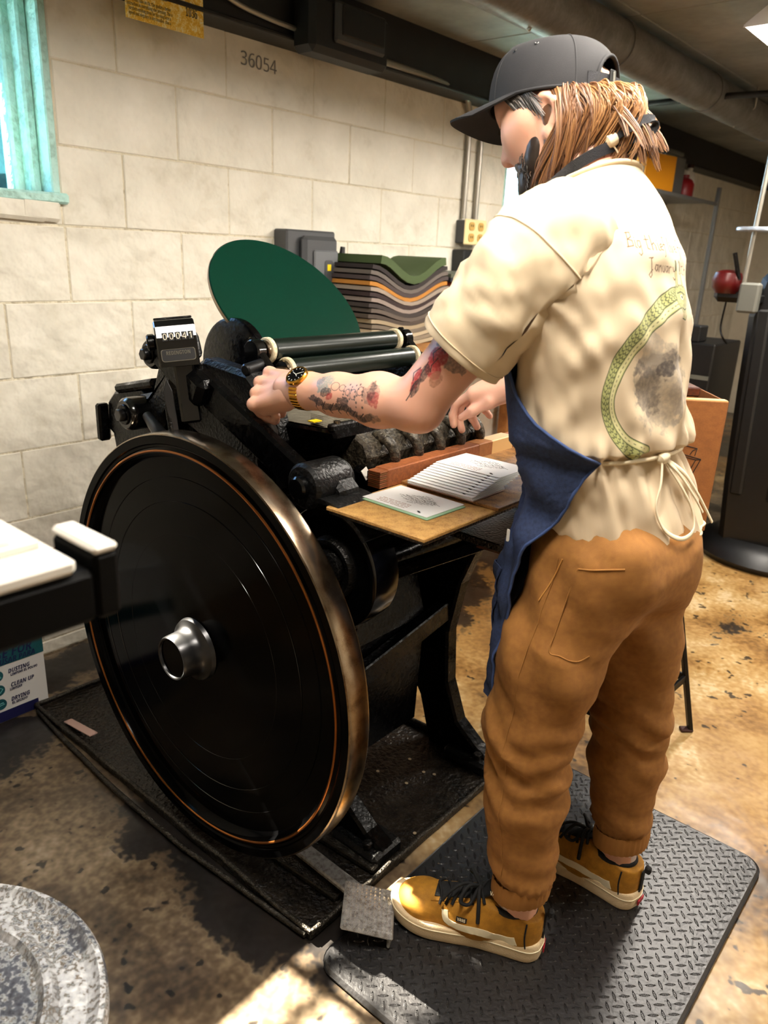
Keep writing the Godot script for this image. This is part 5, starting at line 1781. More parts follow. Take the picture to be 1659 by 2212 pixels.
	func normals_of(pts: PackedVector3Array, tris: PackedInt32Array) -> PackedVector3Array:
		var out := PackedVector3Array()
		out.resize(pts.size())
		for k in range(0, tris.size(), 3):
			var p := pts[tris[k]]
			var g := (pts[tris[k + 1]] - p).cross(pts[tris[k + 2]] - p)
			out[tris[k]] += g
			out[tris[k + 1]] += g
			out[tris[k + 2]] += g
		# outward sign: field grows outward
		var vote := 0.0
		for k in range(0, pts.size(), maxi(1, pts.size() / 20)):
			var nn := out[k].normalized()
			vote += at(pts[k] + nn * 0.004) - at(pts[k] - nn * 0.004)
		var s := 1.0 if vote >= 0.0 else -1.0
		for i in out.size():
			out[i] = (out[i] * s).normalized() if out[i].length_squared() > 0.0 else Vector3.UP
		return out

# a part whose mesh has several surfaces, one material each
func part_multi(called: String, list: Array, parent: Node3D, label := "") -> MeshInstance3D:
	var m := ArrayMesh.new()
	for it in list:
		var b: MB = it[0]
		var arr := []
		arr.resize(Mesh.ARRAY_MAX)
		arr[Mesh.ARRAY_VERTEX] = b.v
		arr[Mesh.ARRAY_NORMAL] = b.n
		arr[Mesh.ARRAY_TEX_UV] = b.uv
		if b.colored:
			arr[Mesh.ARRAY_COLOR] = b.c
		arr[Mesh.ARRAY_INDEX] = b.idx
		m.add_surface_from_arrays(Mesh.PRIMITIVE_TRIANGLES, arr)
		m.surface_set_material(m.get_surface_count() - 1, it[1])
	var o := MeshInstance3D.new()
	o.name = called
	o.mesh = m
	parent.add_child(o, true)
	o.position = -place_of(parent)
	if label != "":
		o.set_meta("label", label)
	return o

# ------------------------------------------------------------------ painting on cloth and skin
class Canvas:
	var im: Image
	func _init(w: int, h: int, base: Color):
		im = Image.create(w, h, false, Image.FORMAT_RGB8)
		im.fill(base)
	func dab(x: float, y: float, r: float, c: Color, al := 1.0):
		var x0 := maxi(int(x - r), 0)
		var x1 := mini(int(x + r) + 1, im.get_width() - 1)
		var y0 := maxi(int(y - r), 0)
		var y1 := mini(int(y + r) + 1, im.get_height() - 1)
		for j in range(y0, y1 + 1):
			for i in range(x0, x1 + 1):
				var d := Vector2(i + 0.5 - x, j + 0.5 - y).length()
				var k := clampf(r - d + 0.5, 0.0, 1.0) * al
				if k > 0.0:
					im.set_pixel(i, j, im.get_pixel(i, j).lerp(c, k))
	func line(pts: Array, w: float, c: Color, al := 1.0):
		for k in pts.size() - 1:
			var a: Vector2 = pts[k]
			var b: Vector2 = pts[k + 1]
			var n := maxi(1, int((b - a).length() / maxf(w * 0.45, 0.7)))
			for i in n + 1:
				var p := a.lerp(b, float(i) / n)
				dab(p.x, p.y, w * 0.5, c, al)
	func blob(cx: float, cy: float, rx: float, ry: float, c: Color, al: float, nz: FastNoiseLite, rough := 0.35, turn := 0.0):
		var m := maxf(rx, ry) * 1.5
		for j in range(maxi(int(cy - m), 0), mini(int(cy + m), im.get_height() - 1)):
			for i in range(maxi(int(cx - m), 0), mini(int(cx + m), im.get_width() - 1)):
				var q := Vector2(i - cx, j - cy).rotated(-turn)
				var d := Vector2(q.x / rx, q.y / ry).length() + nz.get_noise_2d(i, j) * rough
				var k := clampf((1.0 - d) * 8.0, 0.0, 1.0) * al * (0.75 + 0.5 * nz.get_noise_2d(i * 3.0 + 90.0, j * 3.0))
				if k > 0.0:
					im.set_pixel(i, j, im.get_pixel(i, j).lerp(c, clampf(k, 0, 1)))
	func tex() -> ImageTexture:
		return ImageTexture.create_from_image(im)

func person_materials():
	var skin := mat(C(0.88, 0.67, 0.57), 0.45)
	skin.vertex_color_use_as_albedo = true
	skin.subsurf_scatter_enabled = true
	skin.subsurf_scatter_strength = 0.08
	M.skin = skin
	M.skin.normal_enabled = true
	M.skin.normal_texture = T.fine_n
	M.skin.normal_scale = 0.12
	tri(M.skin, 14.0)
	M.pants = grain(mat(C(0.60, 0.405, 0.175), 0.85), ramp_tex(71, 512, 0.012, [[0.0, C(0.86, 0.84, 0.8)], [1.0, C(1, 1, 1)]], 0.2, 0.4), 9.0, T.cloth_n, 0.10)
	M.pants_cuff = grain(mat(C(0.60, 0.405, 0.175), 0.85), null, 9.0, T.cloth_n, 0.12)
	M.stitch = mat(C(0.74, 0.52, 0.24), 0.8)
	M.denim = grain(mat(C(0.155, 0.215, 0.35), 0.82), ramp_tex(72, 512, 0.03, [[0.0, C(0.62, 0.66, 0.72)], [0.5, C(0.9, 0.9, 0.92)], [1.0, C(1, 1, 1)]], 0.3, 0.8), 8.0, T.cloth_n, 0.2)
	M.denim_edge = mat(C(0.20, 0.28, 0.46), 0.85)
	M.strap = grain(mat(C(0.085, 0.09, 0.11), 0.8), null, 8.0, T.cloth_n, 0.5)
	M.cord = mat(C(0.86, 0.80, 0.68), 0.8)
	M.cap = grain(mat(C(0.085, 0.082, 0.09), 0.85), ramp_tex(73, 256, 0.02, [[0.0, C(0.85, 0.85, 0.88)], [1.0, C(1, 1, 1)]], 0.2, 0.5), 10.0, T.cloth_n, 0.18)
	M.buckle = mat(C(0.02, 0.02, 0.022), 0.35)
	var hm := mat(C(1, 1, 1), 0.42)
	hm.vertex_color_use_as_albedo = true
	M.hair = hm
	M.gold = mat(C(0.92, 0.68, 0.28), 0.22, 1.0)
	M.watch_face = mat(C(0.03, 0.03, 0.03), 0.15)
	M.watch_mark = mat(C(0.85, 0.83, 0.78), 0.4)
	M.mustard = grain(mat(C(0.72, 0.50, 0.11), 0.75), ramp_tex(74, 256, 0.02, [[0.0, C(0.80, 0.78, 0.72)], [1.0, C(1, 1, 1)]], 0.2, 0.6), 9.0, T.cloth_n, 0.12)
	M.sole = grain(mat(C(0.88, 0.78, 0.62), 0.7), null, 10.0, T.fine_n, 0.5)
	M.stripe = mat(C(0.92, 0.87, 0.74), 0.6)
	M.shoe_black = grain(mat(C(0.04, 0.04, 0.045), 0.8), null, 10.0, T.cloth_n, 0.5)
	M.sock = grain(mat(C(0.84, 0.77, 0.74), 0.9), null, 10.0, T.cloth_n, 0.8)
	M.heel_red = mat(C(0.60, 0.05, 0.12), 0.5)
	M.eye = mat(C(0.10, 0.08, 0.06), 0.15)

# ------------------------------------------------------------------ the operator
const SH_L := Vector3(1.005, 1.240, -0.570)
const EL_L := Vector3(0.932, 1.010, -0.722)
const WR_L := Vector3(0.922, 0.998, -0.985)
const SH_R := Vector3(1.262, 1.225, -0.535)
const EL_R := Vector3(1.385, 1.030, -0.660)
const WR_R := Vector3(1.318, 0.996, -0.775)
var HT: Transform3D
var CT: Transform3D

func build_person():
	person_materials()
	var old := head_frame(-5.0, 17.0, 6.5, v3(1.175, 1.453, -0.673))
	HT = head_frame(-4.0, 27.0, 6.0, v3(1.178, 1.4625, -0.660))
	CT = head_frame(-5.0, 5.5, 6.5, Vector3.ZERO)
	CT.origin = old * v3(0, 0.028, 0.103) - CT.basis * v3(0, 0.028, 0.103)
	var o := thing("person", "man in black cap, cream t-shirt, navy apron and tan trousers holding the press lever", "person", v3(1.15, 0, -0.47))
	build_body(o)
	build_hair(o)
	build_cap(o)
	build_shirt(o)
	build_pants(o)
	build_apron(o)
	build_watch(o)
	build_shoe(o, v3(1.038, 0.0125, -0.440), v3(0.928, 0.0125, -0.705), 1.0)
	build_shoe(o, v3(1.268, 0.0125, -0.350), v3(1.275, 0.0125, -0.636), -1.0)

# x to his left, y up, z forward
func head_frame(yaw: float, pitch: float, roll: float, at: Vector3) -> Transform3D:
	var y := deg_to_rad(yaw)
	var p := deg_to_rad(pitch)
	var r := deg_to_rad(roll)
	var F := v3(sin(y) * cos(p), -sin(p), -cos(y) * cos(p))
	var Rt := v3(cos(y), 0, sin(y))
	var U := Rt.cross(F)
	var R2 := Rt * cos(r) - U * sin(r)
	return Transform3D(Basis(-R2, R2.cross(F), F), at)

func skin_tone(pt: Vector3, nn: Vector3) -> Color:
	return Color(1, 1, 1)

func build_body(o: Node3D):
	var b := MB.new()
	b.colored = true
	# hidden core under the clothes
	var core := Field.new()
	var face := v3(0.2, 0, -0.98)
	core.cap(v3(1.172, 0.80, -0.470), v3(1.155, 1.02, -0.510), 0.100, 0.100, 0.03, face, 0.62)
	core.cap(v3(1.15, 1.02, -0.510), v3(1.142, 1.20, -0.545), 0.100, 0.115, 0.03, face, 0.62)
	core.cap(v3(1.06, 1.245, -0.565), v3(1.235, 1.245, -0.530), 0.05, 0.05, 0.05)
	core.cap(v3(1.15, 1.26, -0.560), v3(1.162, 1.40, -0.625), 0.062, 0.052, 0.04)
	core.cap(v3(1.11, 0.76, -0.475), v3(1.045, 0.47, -0.510), 0.06, 0.05, 0.03)
	core.cap(v3(1.045, 0.47, -0.510), v3(1.018, 0.11, -0.480), 0.05, 0.034, 0.02)
	core.cap(v3(1.235, 0.76, -0.455), v3(1.265, 0.45, -0.432), 0.06, 0.05, 0.03)
	core.cap(v3(1.265, 0.45, -0.432), v3(1.268, 0.11, -0.400), 0.05, 0.034, 0.02)
	core.net(b, v3(0.93, 0.05, -0.72), v3(1.40, 1.44, -0.34), 0.014, Transform3D.IDENTITY, null, skin_tone)
	# right arm
	var ra := Field.new()
	ra.cap(SH_R, SH_R.lerp(EL_R, 0.5), 0.048, 0.042, 0.02)
	ra.cap(SH_R.lerp(EL_R, 0.5), EL_R, 0.042, 0.038, 0.02)
	ra.cap(EL_R, EL_R.lerp(WR_R, 0.35), 0.039, 0.040, 0.02)
	ra.cap(EL_R.lerp(WR_R, 0.35), WR_R, 0.040, 0.027, 0.02)
	ra.net(b, v3(1.20, 0.92, -0.86), v3(1.50, 1.31, -0.44), 0.007, Transform3D.IDENTITY, null, skin_tone)
	right_hand(b)
	left_hand(b)
	build_head(b)
	# left arm with its tattoos
	var lb := MB.new()
	lb.colored = true
	var la := Field.new()
	la.cap(SH_L, SH_L.lerp(EL_L, 0.55), 0.046, 0.040, 0.02)
	la.cap(SH_L.lerp(EL_L, 0.3), SH_L.lerp(EL_L, 0.85), 0.041, 0.039, 0.02)
	la.cap(SH_L.lerp(EL_L, 0.6), EL_L, 0.038, 0.036, 0.02)
	la.cap(EL_L + v3(0.006, -0.012, 0.012), EL_L + v3(0.004, -0.010, -0.005), 0.026, 0.026, 0.025)
	la.cap(EL_L, EL_L.lerp(WR_L, 0.28), 0.037, 0.042, 0.02)
	la.cap(EL_L.lerp(WR_L, 0.28), EL_L.lerp(WR_L, 0.62), 0.042, 0.034, 0.02)
	la.cap(EL_L.lerp(WR_L, 0.62), EL_L.lerp(WR_L, 0.92), 0.034, 0.0285, 0.02)
	la.cap(EL_L.lerp(WR_L, 0.88), WR_L + v3(0, -0.002, -0.02), 0.0285, 0.028, 0.02)
	la.net(lb, v3(0.86, 0.93, -1.03), v3(1.07, 1.30, -0.51), 0.0055, Transform3D.IDENTITY, null, skin_tone, arm_uv)
	part_multi("body", [[b, M.skin], [lb, tattoo_material()]], o, "bare skin of head, neck, arms and hands")

# u runs from shoulder (0) over elbow (0.5) to wrist (1), v goes round the arm
func arm_uv(pt: Vector3, _n: Vector3) -> Vector2:
	var h1 := clampf((pt - SH_L).dot(EL_L - SH_L) / (EL_L - SH_L).length_squared(), 0.0, 1.0)
	var h2 := clampf((pt - EL_L).dot(WR_L - EL_L) / (WR_L - EL_L).length_squared(), 0.0, 1.0)
	var q1 := pt - SH_L.lerp(EL_L, h1)
	var q2 := pt - EL_L.lerp(WR_L, h2)
	var u := 0.5 * h1
	var q := q1
	var ax := (EL_L - SH_L).normalized()
	if q2.length() < q1.length():
		u = 0.5 + 0.5 * h2
		q = q2
		ax = (WR_L - EL_L).normalized()
	var e1 := (Vector3.LEFT - ax * Vector3.LEFT.dot(ax)).normalized()
	var e2 := ax.cross(e1)
	var t := atan2(q.dot(e2), q.dot(e1))
	return Vector2(u, 0.5 - t / TAU)

func tattoo_material() -> StandardMaterial3D:
	var cv := Canvas.new(1024, 512, C(0.88, 0.67, 0.57))
	var nz := noise(81, 0.03, 3)
	var dk := C(0.20, 0.17, 0.17)
	var gr := C(0.42, 0.36, 0.34)
	var red := C(0.62, 0.14, 0.15)
	var teal := C(0.45, 0.55, 0.54)
	# upper arm: heart, banner and leaves
	cv.blob(330, 285, 34, 58, gr, 0.8, nz, 0.5)
	cv.blob(352, 250, 30, 34, red, 0.95, nz, 0.2, 0.5)
	cv.blob(385, 262, 26, 30, red, 0.9, nz, 0.2, -0.5)
	cv.blob(320, 235, 20, 26, dk, 0.7, nz, 0.7)
	cv.blob(410, 250, 26, 15, dk, 0.75, nz, 0.5, 0.4)
	cv.blob(400, 285, 26, 18, C(0.66, 0.46, 0.36), 0.9, nz, 0.3)
	cv.blob(440, 240, 34, 13, red, 0.9, nz, 0.3, 0.35)
	cv.blob(455, 255, 30, 12, dk, 0.75, nz, 0.4, 0.3)
	for k in 6:
		var p := Vector2(330 + 26 * k, 240 + 14 * sin(k * 1.7))
		cv.line([p, p + Vector2(26, -10 + 8 * (k % 3)), p + Vector2(40, 8)], 3.0, dk, 0.8)
	# forearm near the elbow: shaded rose with dotted petals
	cv.blob(625, 225, 34, 34, gr, 0.55, nz, 0.5)
	cv.blob(612, 238, 20, 26, red, 0.6, nz, 0.5)
	cv.blob(622, 215, 14, 26, dk, 0.6, nz, 0.6)
	for k in 26:
		var p := Vector2(655 + 17.0 * (k % 6) + 6 * sin(k * 3.1), 206 + 15.0 * (k / 6) + 5 * cos(k * 2.3))
		cv.dab(p.x, p.y, 2.2 + 1.6 * absf(sin(k * 1.9)), dk, 0.65)
	for k in 5:
		var c := Vector2(665 + 30 * k, 222 + 12 * sin(k * 1.3))
		var ring := []
		for j in 13:
			ring.append(c + Vector2(cos(TAU * j / 12), sin(TAU * j / 12)) * (13 + 3 * sin(k * 2.0)))
		cv.line(ring, 2.4, gr, 0.7)
	cv.blob(742, 262, 24, 18, dk, 0.75, nz, 0.5)
	# pale blue-grey bird near the wrist
	cv.blob(835, 205, 38, 38, teal, 0.75, nz, 0.4, 0.5)
	cv.blob(820, 238, 26, 16, dk, 0.7, nz, 0.4, 0.6)
	cv.blob(802, 250, 18, 10, red, 0.7, nz, 0.3, 0.6)
	cv.blob(858, 192, 18, 20, gr, 0.5, nz, 0.5)
	# dark feathered scroll along the underside
	for k in 9:
		cv.blob(640 + 30 * k, 300 - 3 * k + 8 * sin(k * 1.4), 26, 15, dk, 0.75, nz, 0.45, 0.25)
	for k in 7:
		cv.line([Vector2(650 + 34 * k, 286 - 3 * k), Vector2(672 + 34 * k, 304), Vector2(668 + 34 * k, 318)], 3.4, C(0.14, 0.11, 0.11), 0.8)
	cv.blob(620, 300, 26, 18, gr, 0.6, nz, 0.5)
	var m := mat(C(1, 1, 1), 0.45)
	m.albedo_texture = cv.tex()
	m.vertex_color_use_as_albedo = true
	m.subsurf_scatter_enabled = true
	m.subsurf_scatter_strength = 0.08
	return m

func finger(f: Field, at: Vector3, d0: Vector3, down: Vector3, angs: Array, lens: Array, r: float):
	var p := at
	for k in 3:
		var a := deg_to_rad(angs[k])
		var d := d0 * cos(a) + down * sin(a)
		var q: Vector3 = p + d * lens[k]
		f.cap(p, q, r * (1.0 - 0.06 * k), r * (0.93 - 0.09 * k), 0.0035)
		p = q

func left_hand(b: MB):
	# closed round the lever grip: back of the hand to the left, little finger lowest
	var D := v3(0.03, -0.20, -0.98).normalized()
	var N := v3(-0.68, 0.72, 0.05)
	N = (N - D * N.dot(D)).normalized()
	var A := N.cross(D)
	if A.y > 0.0:
		A = -A
	var W := WR_L
	var f := Field.new()
	f.cap(W - D * 0.025, W + D * 0.016, 0.0285, 0.030, 0.015, N, 0.86)
	var out := [-0.041, -0.0150, 0.0095, 0.0330]
	var ln := [[0.046, 0.029, 0.021], [0.049, 0.032, 0.022], [0.046, 0.030, 0.021], [0.038, 0.024, 0.019]]
	for i in 4:
		var kn: Vector3 = W + D * (0.104 - 0.006 * absf(i - 1.0)) + A * out[i] + N * (0.008 - 0.003 * absf(i - 1.2))
		f.cap(W + D * 0.014 + A * (out[i] * 0.50), kn, 0.0180, 0.0105, 0.009)
		f.cap(W + D * 0.024 + A * (out[i] * 0.62) - N * 0.012, kn - N * 0.018 - D * 0.012, 0.0155, 0.0100, 0.010)
		f.cap(kn + N * 0.002, kn + N * 0.002 - D * 0.004, 0.0132, 0.0120, 0.004)
		finger(f, kn, D, -N, [62.0 + 5 * i, 148.0 + 4 * i, 215.0], ln[i], 0.0116 if i < 3 else 0.0104)
	f.cap(W + D * 0.016 - A * 0.014 - N * 0.010, W + D * 0.052 - A * 0.040 - N * 0.020, 0.019, 0.015, 0.012)
	f.cap(W + D * 0.052 - A * 0.040 - N * 0.020, W + D * 0.090 - A * 0.036 - N * 0.044, 0.0130, 0.0115, 0.008)
	f.cap(W + D * 0.090 - A * 0.036 - N * 0.044, W + D * 0.106 - A * 0.014 - N * 0.056, 0.0115, 0.0095, 0.008)
	var c := W + D * 0.06 - N * 0.02
	f.net(b, c - v3(0.095, 0.095, 0.115), c + v3(0.095, 0.095, 0.115), 0.0034, Transform3D.IDENTITY, null, skin_tone)

func right_hand(b: MB):
	# relaxed, reaching over the platen; thumb towards the viewer
	var D := v3(-0.22, -0.26, -0.92).normalized()
	var N := v3(-0.20, 0.95, -0.22)
	N = (N - D * N.dot(D)).normalized()
	var A := D.cross(N)
	if A.x < 0.0:
		A = -A
	var W := WR_R
	var f := Field.new()
	f.cap(W - D * 0.03, W + D * 0.012, 0.0265, 0.027, 0.015, N, 0.8)
	var out := [-0.031, -0.011, 0.009, 0.027]
	var ln := [[0.043, 0.026, 0.021], [0.046, 0.030, 0.022], [0.043, 0.028, 0.021], [0.034, 0.021, 0.018]]
	for i in 4:
		var kn: Vector3 = W + D * (0.084 - 0.005 * absf(i - 1.0)) + A * out[i] + N * 0.004
		f.cap(W + D * 0.010 + A * (out[i] * 0.55), kn, 0.0165, 0.0115, 0.014)
		f.cap(W + D * 0.02 + A * (out[i] * 0.6) - N * 0.010, kn - N * 0.010, 0.014, 0.011, 0.014)
		finger(f, kn, D, -N, [22.0 + 14.0 * i, 58.0 + 14.0 * i, 82.0 + 12.0 * i], ln[i], 0.0100 if i < 3 else 0.0088)
	f.cap(W + D * 0.010 - A * 0.012 - N * 0.008, W + D * 0.046 - A * 0.036 - N * 0.018, 0.0165, 0.013, 0.012)
	f.cap(W + D * 0.046 - A * 0.036 - N * 0.018, W + D * 0.082 - A * 0.046 - N * 0.028, 0.0118, 0.0105, 0.008)
	f.cap(W + D * 0.082 - A * 0.046 - N * 0.028, W + D * 0.108 - A * 0.046 - N * 0.038, 0.0105, 0.008, 0.008)
	var c := W + D * 0.07 - N * 0.02
	f.net(b, c - v3(0.11, 0.10, 0.13), c + v3(0.11, 0.10, 0.13), 0.0036, Transform3D.IDENTITY, null, skin_tone)

# head space: x to his left, y up, z forward
func build_head(b: MB):
	var f := Field.new()
	var inv := HT.affine_inverse()
	f.ball(inv * (CT * v3(0, 0.016, -0.006)), v3(0.070, 0.079, 0.085), 0.02)
	f.ball(v3(0, -0.028, 0.028), v3(0.058, 0.078, 0.060), 0.04)
	f.cap(v3(0.030, -0.078, 0.030), v3(0.0, -0.098, 0.062), 0.024, 0.021, 0.03)
	f.cap(v3(-0.030, -0.078, 0.030), v3(0.0, -0.098, 0.062), 0.024, 0.021, 0.03)
	for s in [-1.0, 1.0]:
		f.cap(v3(s * 0.040, -0.022, 0.060), v3(s * 0.055, -0.022, 0.035), 0.018, 0.016, 0.03)
		f.cap(v3(s * 0.008, 0.022, 0.086), v3(s * 0.040, 0.026, 0.072), 0.012, 0.011, 0.016)
	f.cap(v3(-0.02, 0.045, 0.070), v3(0.02, 0.045, 0.070), 0.02, 0.02, 0.03)
	for s in [-1.0, 1.0]:
		f.ball(v3(s * 0.031, 0.002, 0.092), v3(0.017, 0.011, 0.013), 0.012, true)
		f.ball(v3(s * 0.031, 0.001, 0.077), v3(0.0125, 0.0115, 0.0115), 0.003)
		f.cap(v3(s * 0.020, 0.006, 0.086), v3(s * 0.043, 0.005, 0.079), 0.0042, 0.0036, 0.006)
	f.cap(v3(0, 0.016, 0.085), v3(0, -0.026, 0.108), 0.0085, 0.0105, 0.014)
	f.ball(v3(0, -0.032, 0.108), v3(0.0115, 0.0105, 0.0115), 0.008)
	for s in [-1.0, 1.0]:
		f.ball(v3(s * 0.0115, -0.035, 0.097), v3(0.0075, 0.008, 0.010), 0.008)
		f.ball(v3(s * 0.0068, -0.0435, 0.101), v3(0.0035, 0.004, 0.005), 0.004, true)
	f.cap(v3(-0.018, -0.066, 0.080), v3(0.018, -0.066, 0.080), 0.008, 0.008, 0.012)
	# ears
	for s in [-1.0, 1.0]:
		var e := v3(s * 0.070, -0.032, -0.002)
		f.cap(e + v3(0, 0.014, -0.006), e + v3(s * -0.002, -0.026, 0.004), 0.0145, 0.010, 0.010, v3(1, 0, 0), 0.5)
		f.cap(e + v3(s * 0.005, 0.024, -0.002), e + v3(s * 0.010, 0.004, -0.019), 0.0048, 0.0048, 0.008)
		f.cap(e + v3(s * 0.010, 0.004, -0.019), e + v3(s * 0.004, -0.020, -0.007), 0.0048, 0.0042, 0.008)
		f.ball(e + v3(s * 0.010, 0.002, -0.002), v3(0.008, 0.014, 0.009), 0.005, true)
		f.ball(e + v3(s * 0.001, -0.029, 0.005), v3(0.0065, 0.009, 0.008), 0.006)
	var nb := HT.affine_inverse() * v3(1.152, 1.325, -0.575)
	f.cap(v3(0, -0.035, -0.025), nb, 0.054, 0.060, 0.03)
	f.net(b, v3(-0.095, -0.185, -0.135), v3(0.095, 0.13, 0.13), 0.0036, HT, null, skin_tone)

func strand(b: MB, pts: Array, r0: float, r1: float, sides := 4):
	var path := smooth_path(pts, 4)
	var rad := []
	for k in path.size():
		var f := float(k) / (path.size() - 1)
		rad.append(lerpf(r0, r1, f) * (1.0 if f > 0.05 else 0.7))
	b.tube(path, rad, sides, false)

func build_hair(o: Node3D):
	var rn := rng(31)
	var b := MB.new()
	b.colored = true
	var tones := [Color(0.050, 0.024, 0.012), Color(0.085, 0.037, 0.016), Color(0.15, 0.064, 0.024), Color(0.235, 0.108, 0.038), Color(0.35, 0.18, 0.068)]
	# mass of hair under the strands
	var inv := HT.affine_inverse()
	var Q := func(x: float, y: float, z: float) -> Vector3: return inv * (CT * v3(x, y, z))
	var f := Field.new()
	f.ball(Q.call(0, 0.010, -0.040), v3(0.067, 0.046, 0.052), 0.03)
	f.cap(Q.call(0.064, -0.005, -0.030), v3(0.058, -0.090, 0.012), 0.014, 0.014, 0.03)
	f.cap(Q.call(-0.064, -0.005, -0.030), v3(-0.058, -0.090, 0.012), 0.014, 0.014, 0.03)
	f.cap(Q.call(0.045, 0.0, -0.066), v3(0.050, -0.080, -0.035), 0.018, 0.017, 0.03)
	f.cap(Q.call(0.0, 0.0, -0.080), v3(0.012, -0.090, -0.085), 0.018, 0.014, 0.03)
	f.cap(Q.call(-0.045, 0.0, -0.066), v3(-0.045, -0.085, -0.055), 0.018, 0.016, 0.03)
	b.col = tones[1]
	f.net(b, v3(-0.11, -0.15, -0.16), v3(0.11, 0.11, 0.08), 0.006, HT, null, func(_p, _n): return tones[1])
	# locks sweeping from the cap's edge down and forward to the jaw; each lock is many fine hairs that draw together at the tip
	for k in 104:
		var far := k % 5 == 4
		var s := -1.0 if far else 1.0
		var g := clampf((k / 104.0) + rn.randf_range(-0.03, 0.03), 0.0, 1.0)
		var th := deg_to_rad(lerpf(110.0, 186.0, g))
		var root := inv * (CT * v3(s * 0.080 * sin(th), 0.030, -0.002 + 0.100 * cos(th)))
		var lay := rn.randf()
		var push := lerpf(0.001, 0.015, lay)
		var outn := v3(s * sin(th), 0, cos(th))
		var e := v3(s * lerpf(0.061, 0.034, g), lerpf(-0.118, -0.122, g) + rn.randf_range(-0.030, 0.026), lerpf(0.048, -0.080, pow(g, 0.85)) + rn.randf_range(-0.018, 0.020))
		var curl := rn.randf_range(-0.010, 0.012)
		var m1 := root.lerp(e, 0.25) + outn * (push * 0.7 + 0.006) + v3(0, 0.004, -0.010 - 0.012 * g)
		var m2 := root.lerp(e, 0.55) + outn * (push + 0.011) + v3(0, 0.0, -0.020 * sin(PI * g) - 0.008 + curl)
		var m3 := root.lerp(e, 0.82) + outn * (push * 0.9 + 0.006) + v3(0, -0.004, -curl * 0.8)
		if g < 0.34:
			m1.z = minf(m1.z, -0.026)
			m2.z = minf(m2.z, -0.016)
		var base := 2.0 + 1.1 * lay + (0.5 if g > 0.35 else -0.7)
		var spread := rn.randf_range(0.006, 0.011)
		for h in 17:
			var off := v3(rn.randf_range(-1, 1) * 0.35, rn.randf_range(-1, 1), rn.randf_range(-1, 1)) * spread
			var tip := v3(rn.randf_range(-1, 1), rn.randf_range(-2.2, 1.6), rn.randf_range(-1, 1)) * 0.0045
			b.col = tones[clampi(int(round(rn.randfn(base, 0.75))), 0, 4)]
			strand(b, [HT * (root + v3(off.x * 0.3, off.y * 0.2, off.z)), HT * (m1 + off * 0.9), HT * (m2 + off * 0.75), HT * (m3 + off * 0.5), HT * (e + tip)], 0.0012, 0.0004)
	# loose nape ends turning outwards
	for k in 26:
		var x := rn.randf_range(-0.045, 0.052)
		var root := inv * (CT * v3(x, 0.026, -0.098 + absf(x) * 0.45))
		var e := v3(x * 1.1 + rn.randf_range(-0.01, 0.01), -0.125 + rn.randf_range(-0.03, 0.025), -0.105 + rn.randf_range(-0.014, 0.010))
		for h in 14:
			var off := v3(rn.randf_range(-1, 1), rn.randf_range(-1, 1), rn.randf_range(-1, 1)) * 0.007
			b.col = tones[clampi(int(round(rn.randfn(2.4, 0.9))), 0, 4)]
			strand(b, [HT * (root + off * 0.6), HT * (root.lerp(e, 0.35) + v3(0, 0.002, -0.012) + off), HT * (root.lerp(e, 0.72) + v3(0, 0, -0.010) + off * 0.8), HT * (e + off * 0.5)], 0.0012, 0.0004)
	# hair seen through the cap's arch
	for k in 260:
		var x := rn.randf_range(-0.046, 0.046)
		var root := v3(x * 0.75, 0.078 + rn.randf_range(-0.006, 0.004), -0.070)
		var e := v3(x, 0.024, -0.103 + absf(x) * 0.35)
		b.col = tones[clampi(int(round(rn.randfn(2.9, 0.8))), 0, 4)]
		strand(b, [CT * root, CT * (root.lerp(e, 0.5) + v3(0, 0, -0.011 - rn.randf() * 0.003)), CT * e], 0.0014, 0.0011)
	# dark sideburn in front of the ear
	for s in [-1.0, 1.0]:
		for k in 130:
			var z := rn.randf_range(0.002, 0.052)
			var root: Vector3 = Q.call(s * (0.0815 - 0.22 * z), 0.032, z)
			var e := root + v3(s * -0.001, rn.randf_range(-0.050, -0.022), -0.010 - 0.25 * z + rn.randf_range(-0.006, 0.004))
			b.col = Color(0.025, 0.02, 0.018) if rn.randf() < 0.75 else Color(0.22, 0.20, 0.19)
			strand(b, [HT * root, HT * (root.lerp(e, 0.5) + v3(s * 0.003, 0, 0)), HT * e], 0.0012, 0.0005)
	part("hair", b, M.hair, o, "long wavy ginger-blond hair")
	# beard
	var bb := MB.new()
	bb.colored = true
	var g2 := Field.new()
	g2.cap(v3(0.048, -0.060, 0.030), v3(0.020, -0.100, 0.066), 0.017, 0.022, 0.02)
	g2.cap(v3(-0.048, -0.060, 0.030), v3(-0.020, -0.100, 0.066), 0.017, 0.022, 0.02)
	g2.ball(v3(0, -0.108, 0.070), v3(0.036, 0.038, 0.034), 0.02)
	g2.cap(v3(0.054, -0.040, 0.022), v3(0.046, -0.075, 0.042), 0.012, 0.016, 0.02)
	g2.cap(v3(0.022, -0.060, 0.082), v3(-0.022, -0.060, 0.082), 0.009, 0.009, 0.012)
	g2.cap(v3(0.030, -0.068, 0.072), v3(0.028, -0.095, 0.070), 0.011, 0.014, 0.015)
	g2.cap(v3(-0.030, -0.068, 0.072), v3(-0.028, -0.095, 0.070), 0.011, 0.014, 0.015)
	g2.net(bb, v3(-0.08, -0.16, 0.0), v3(0.08, -0.03, 0.125), 0.0045, HT, null, func(_p, _n): return Color(0.022, 0.014, 0.010))
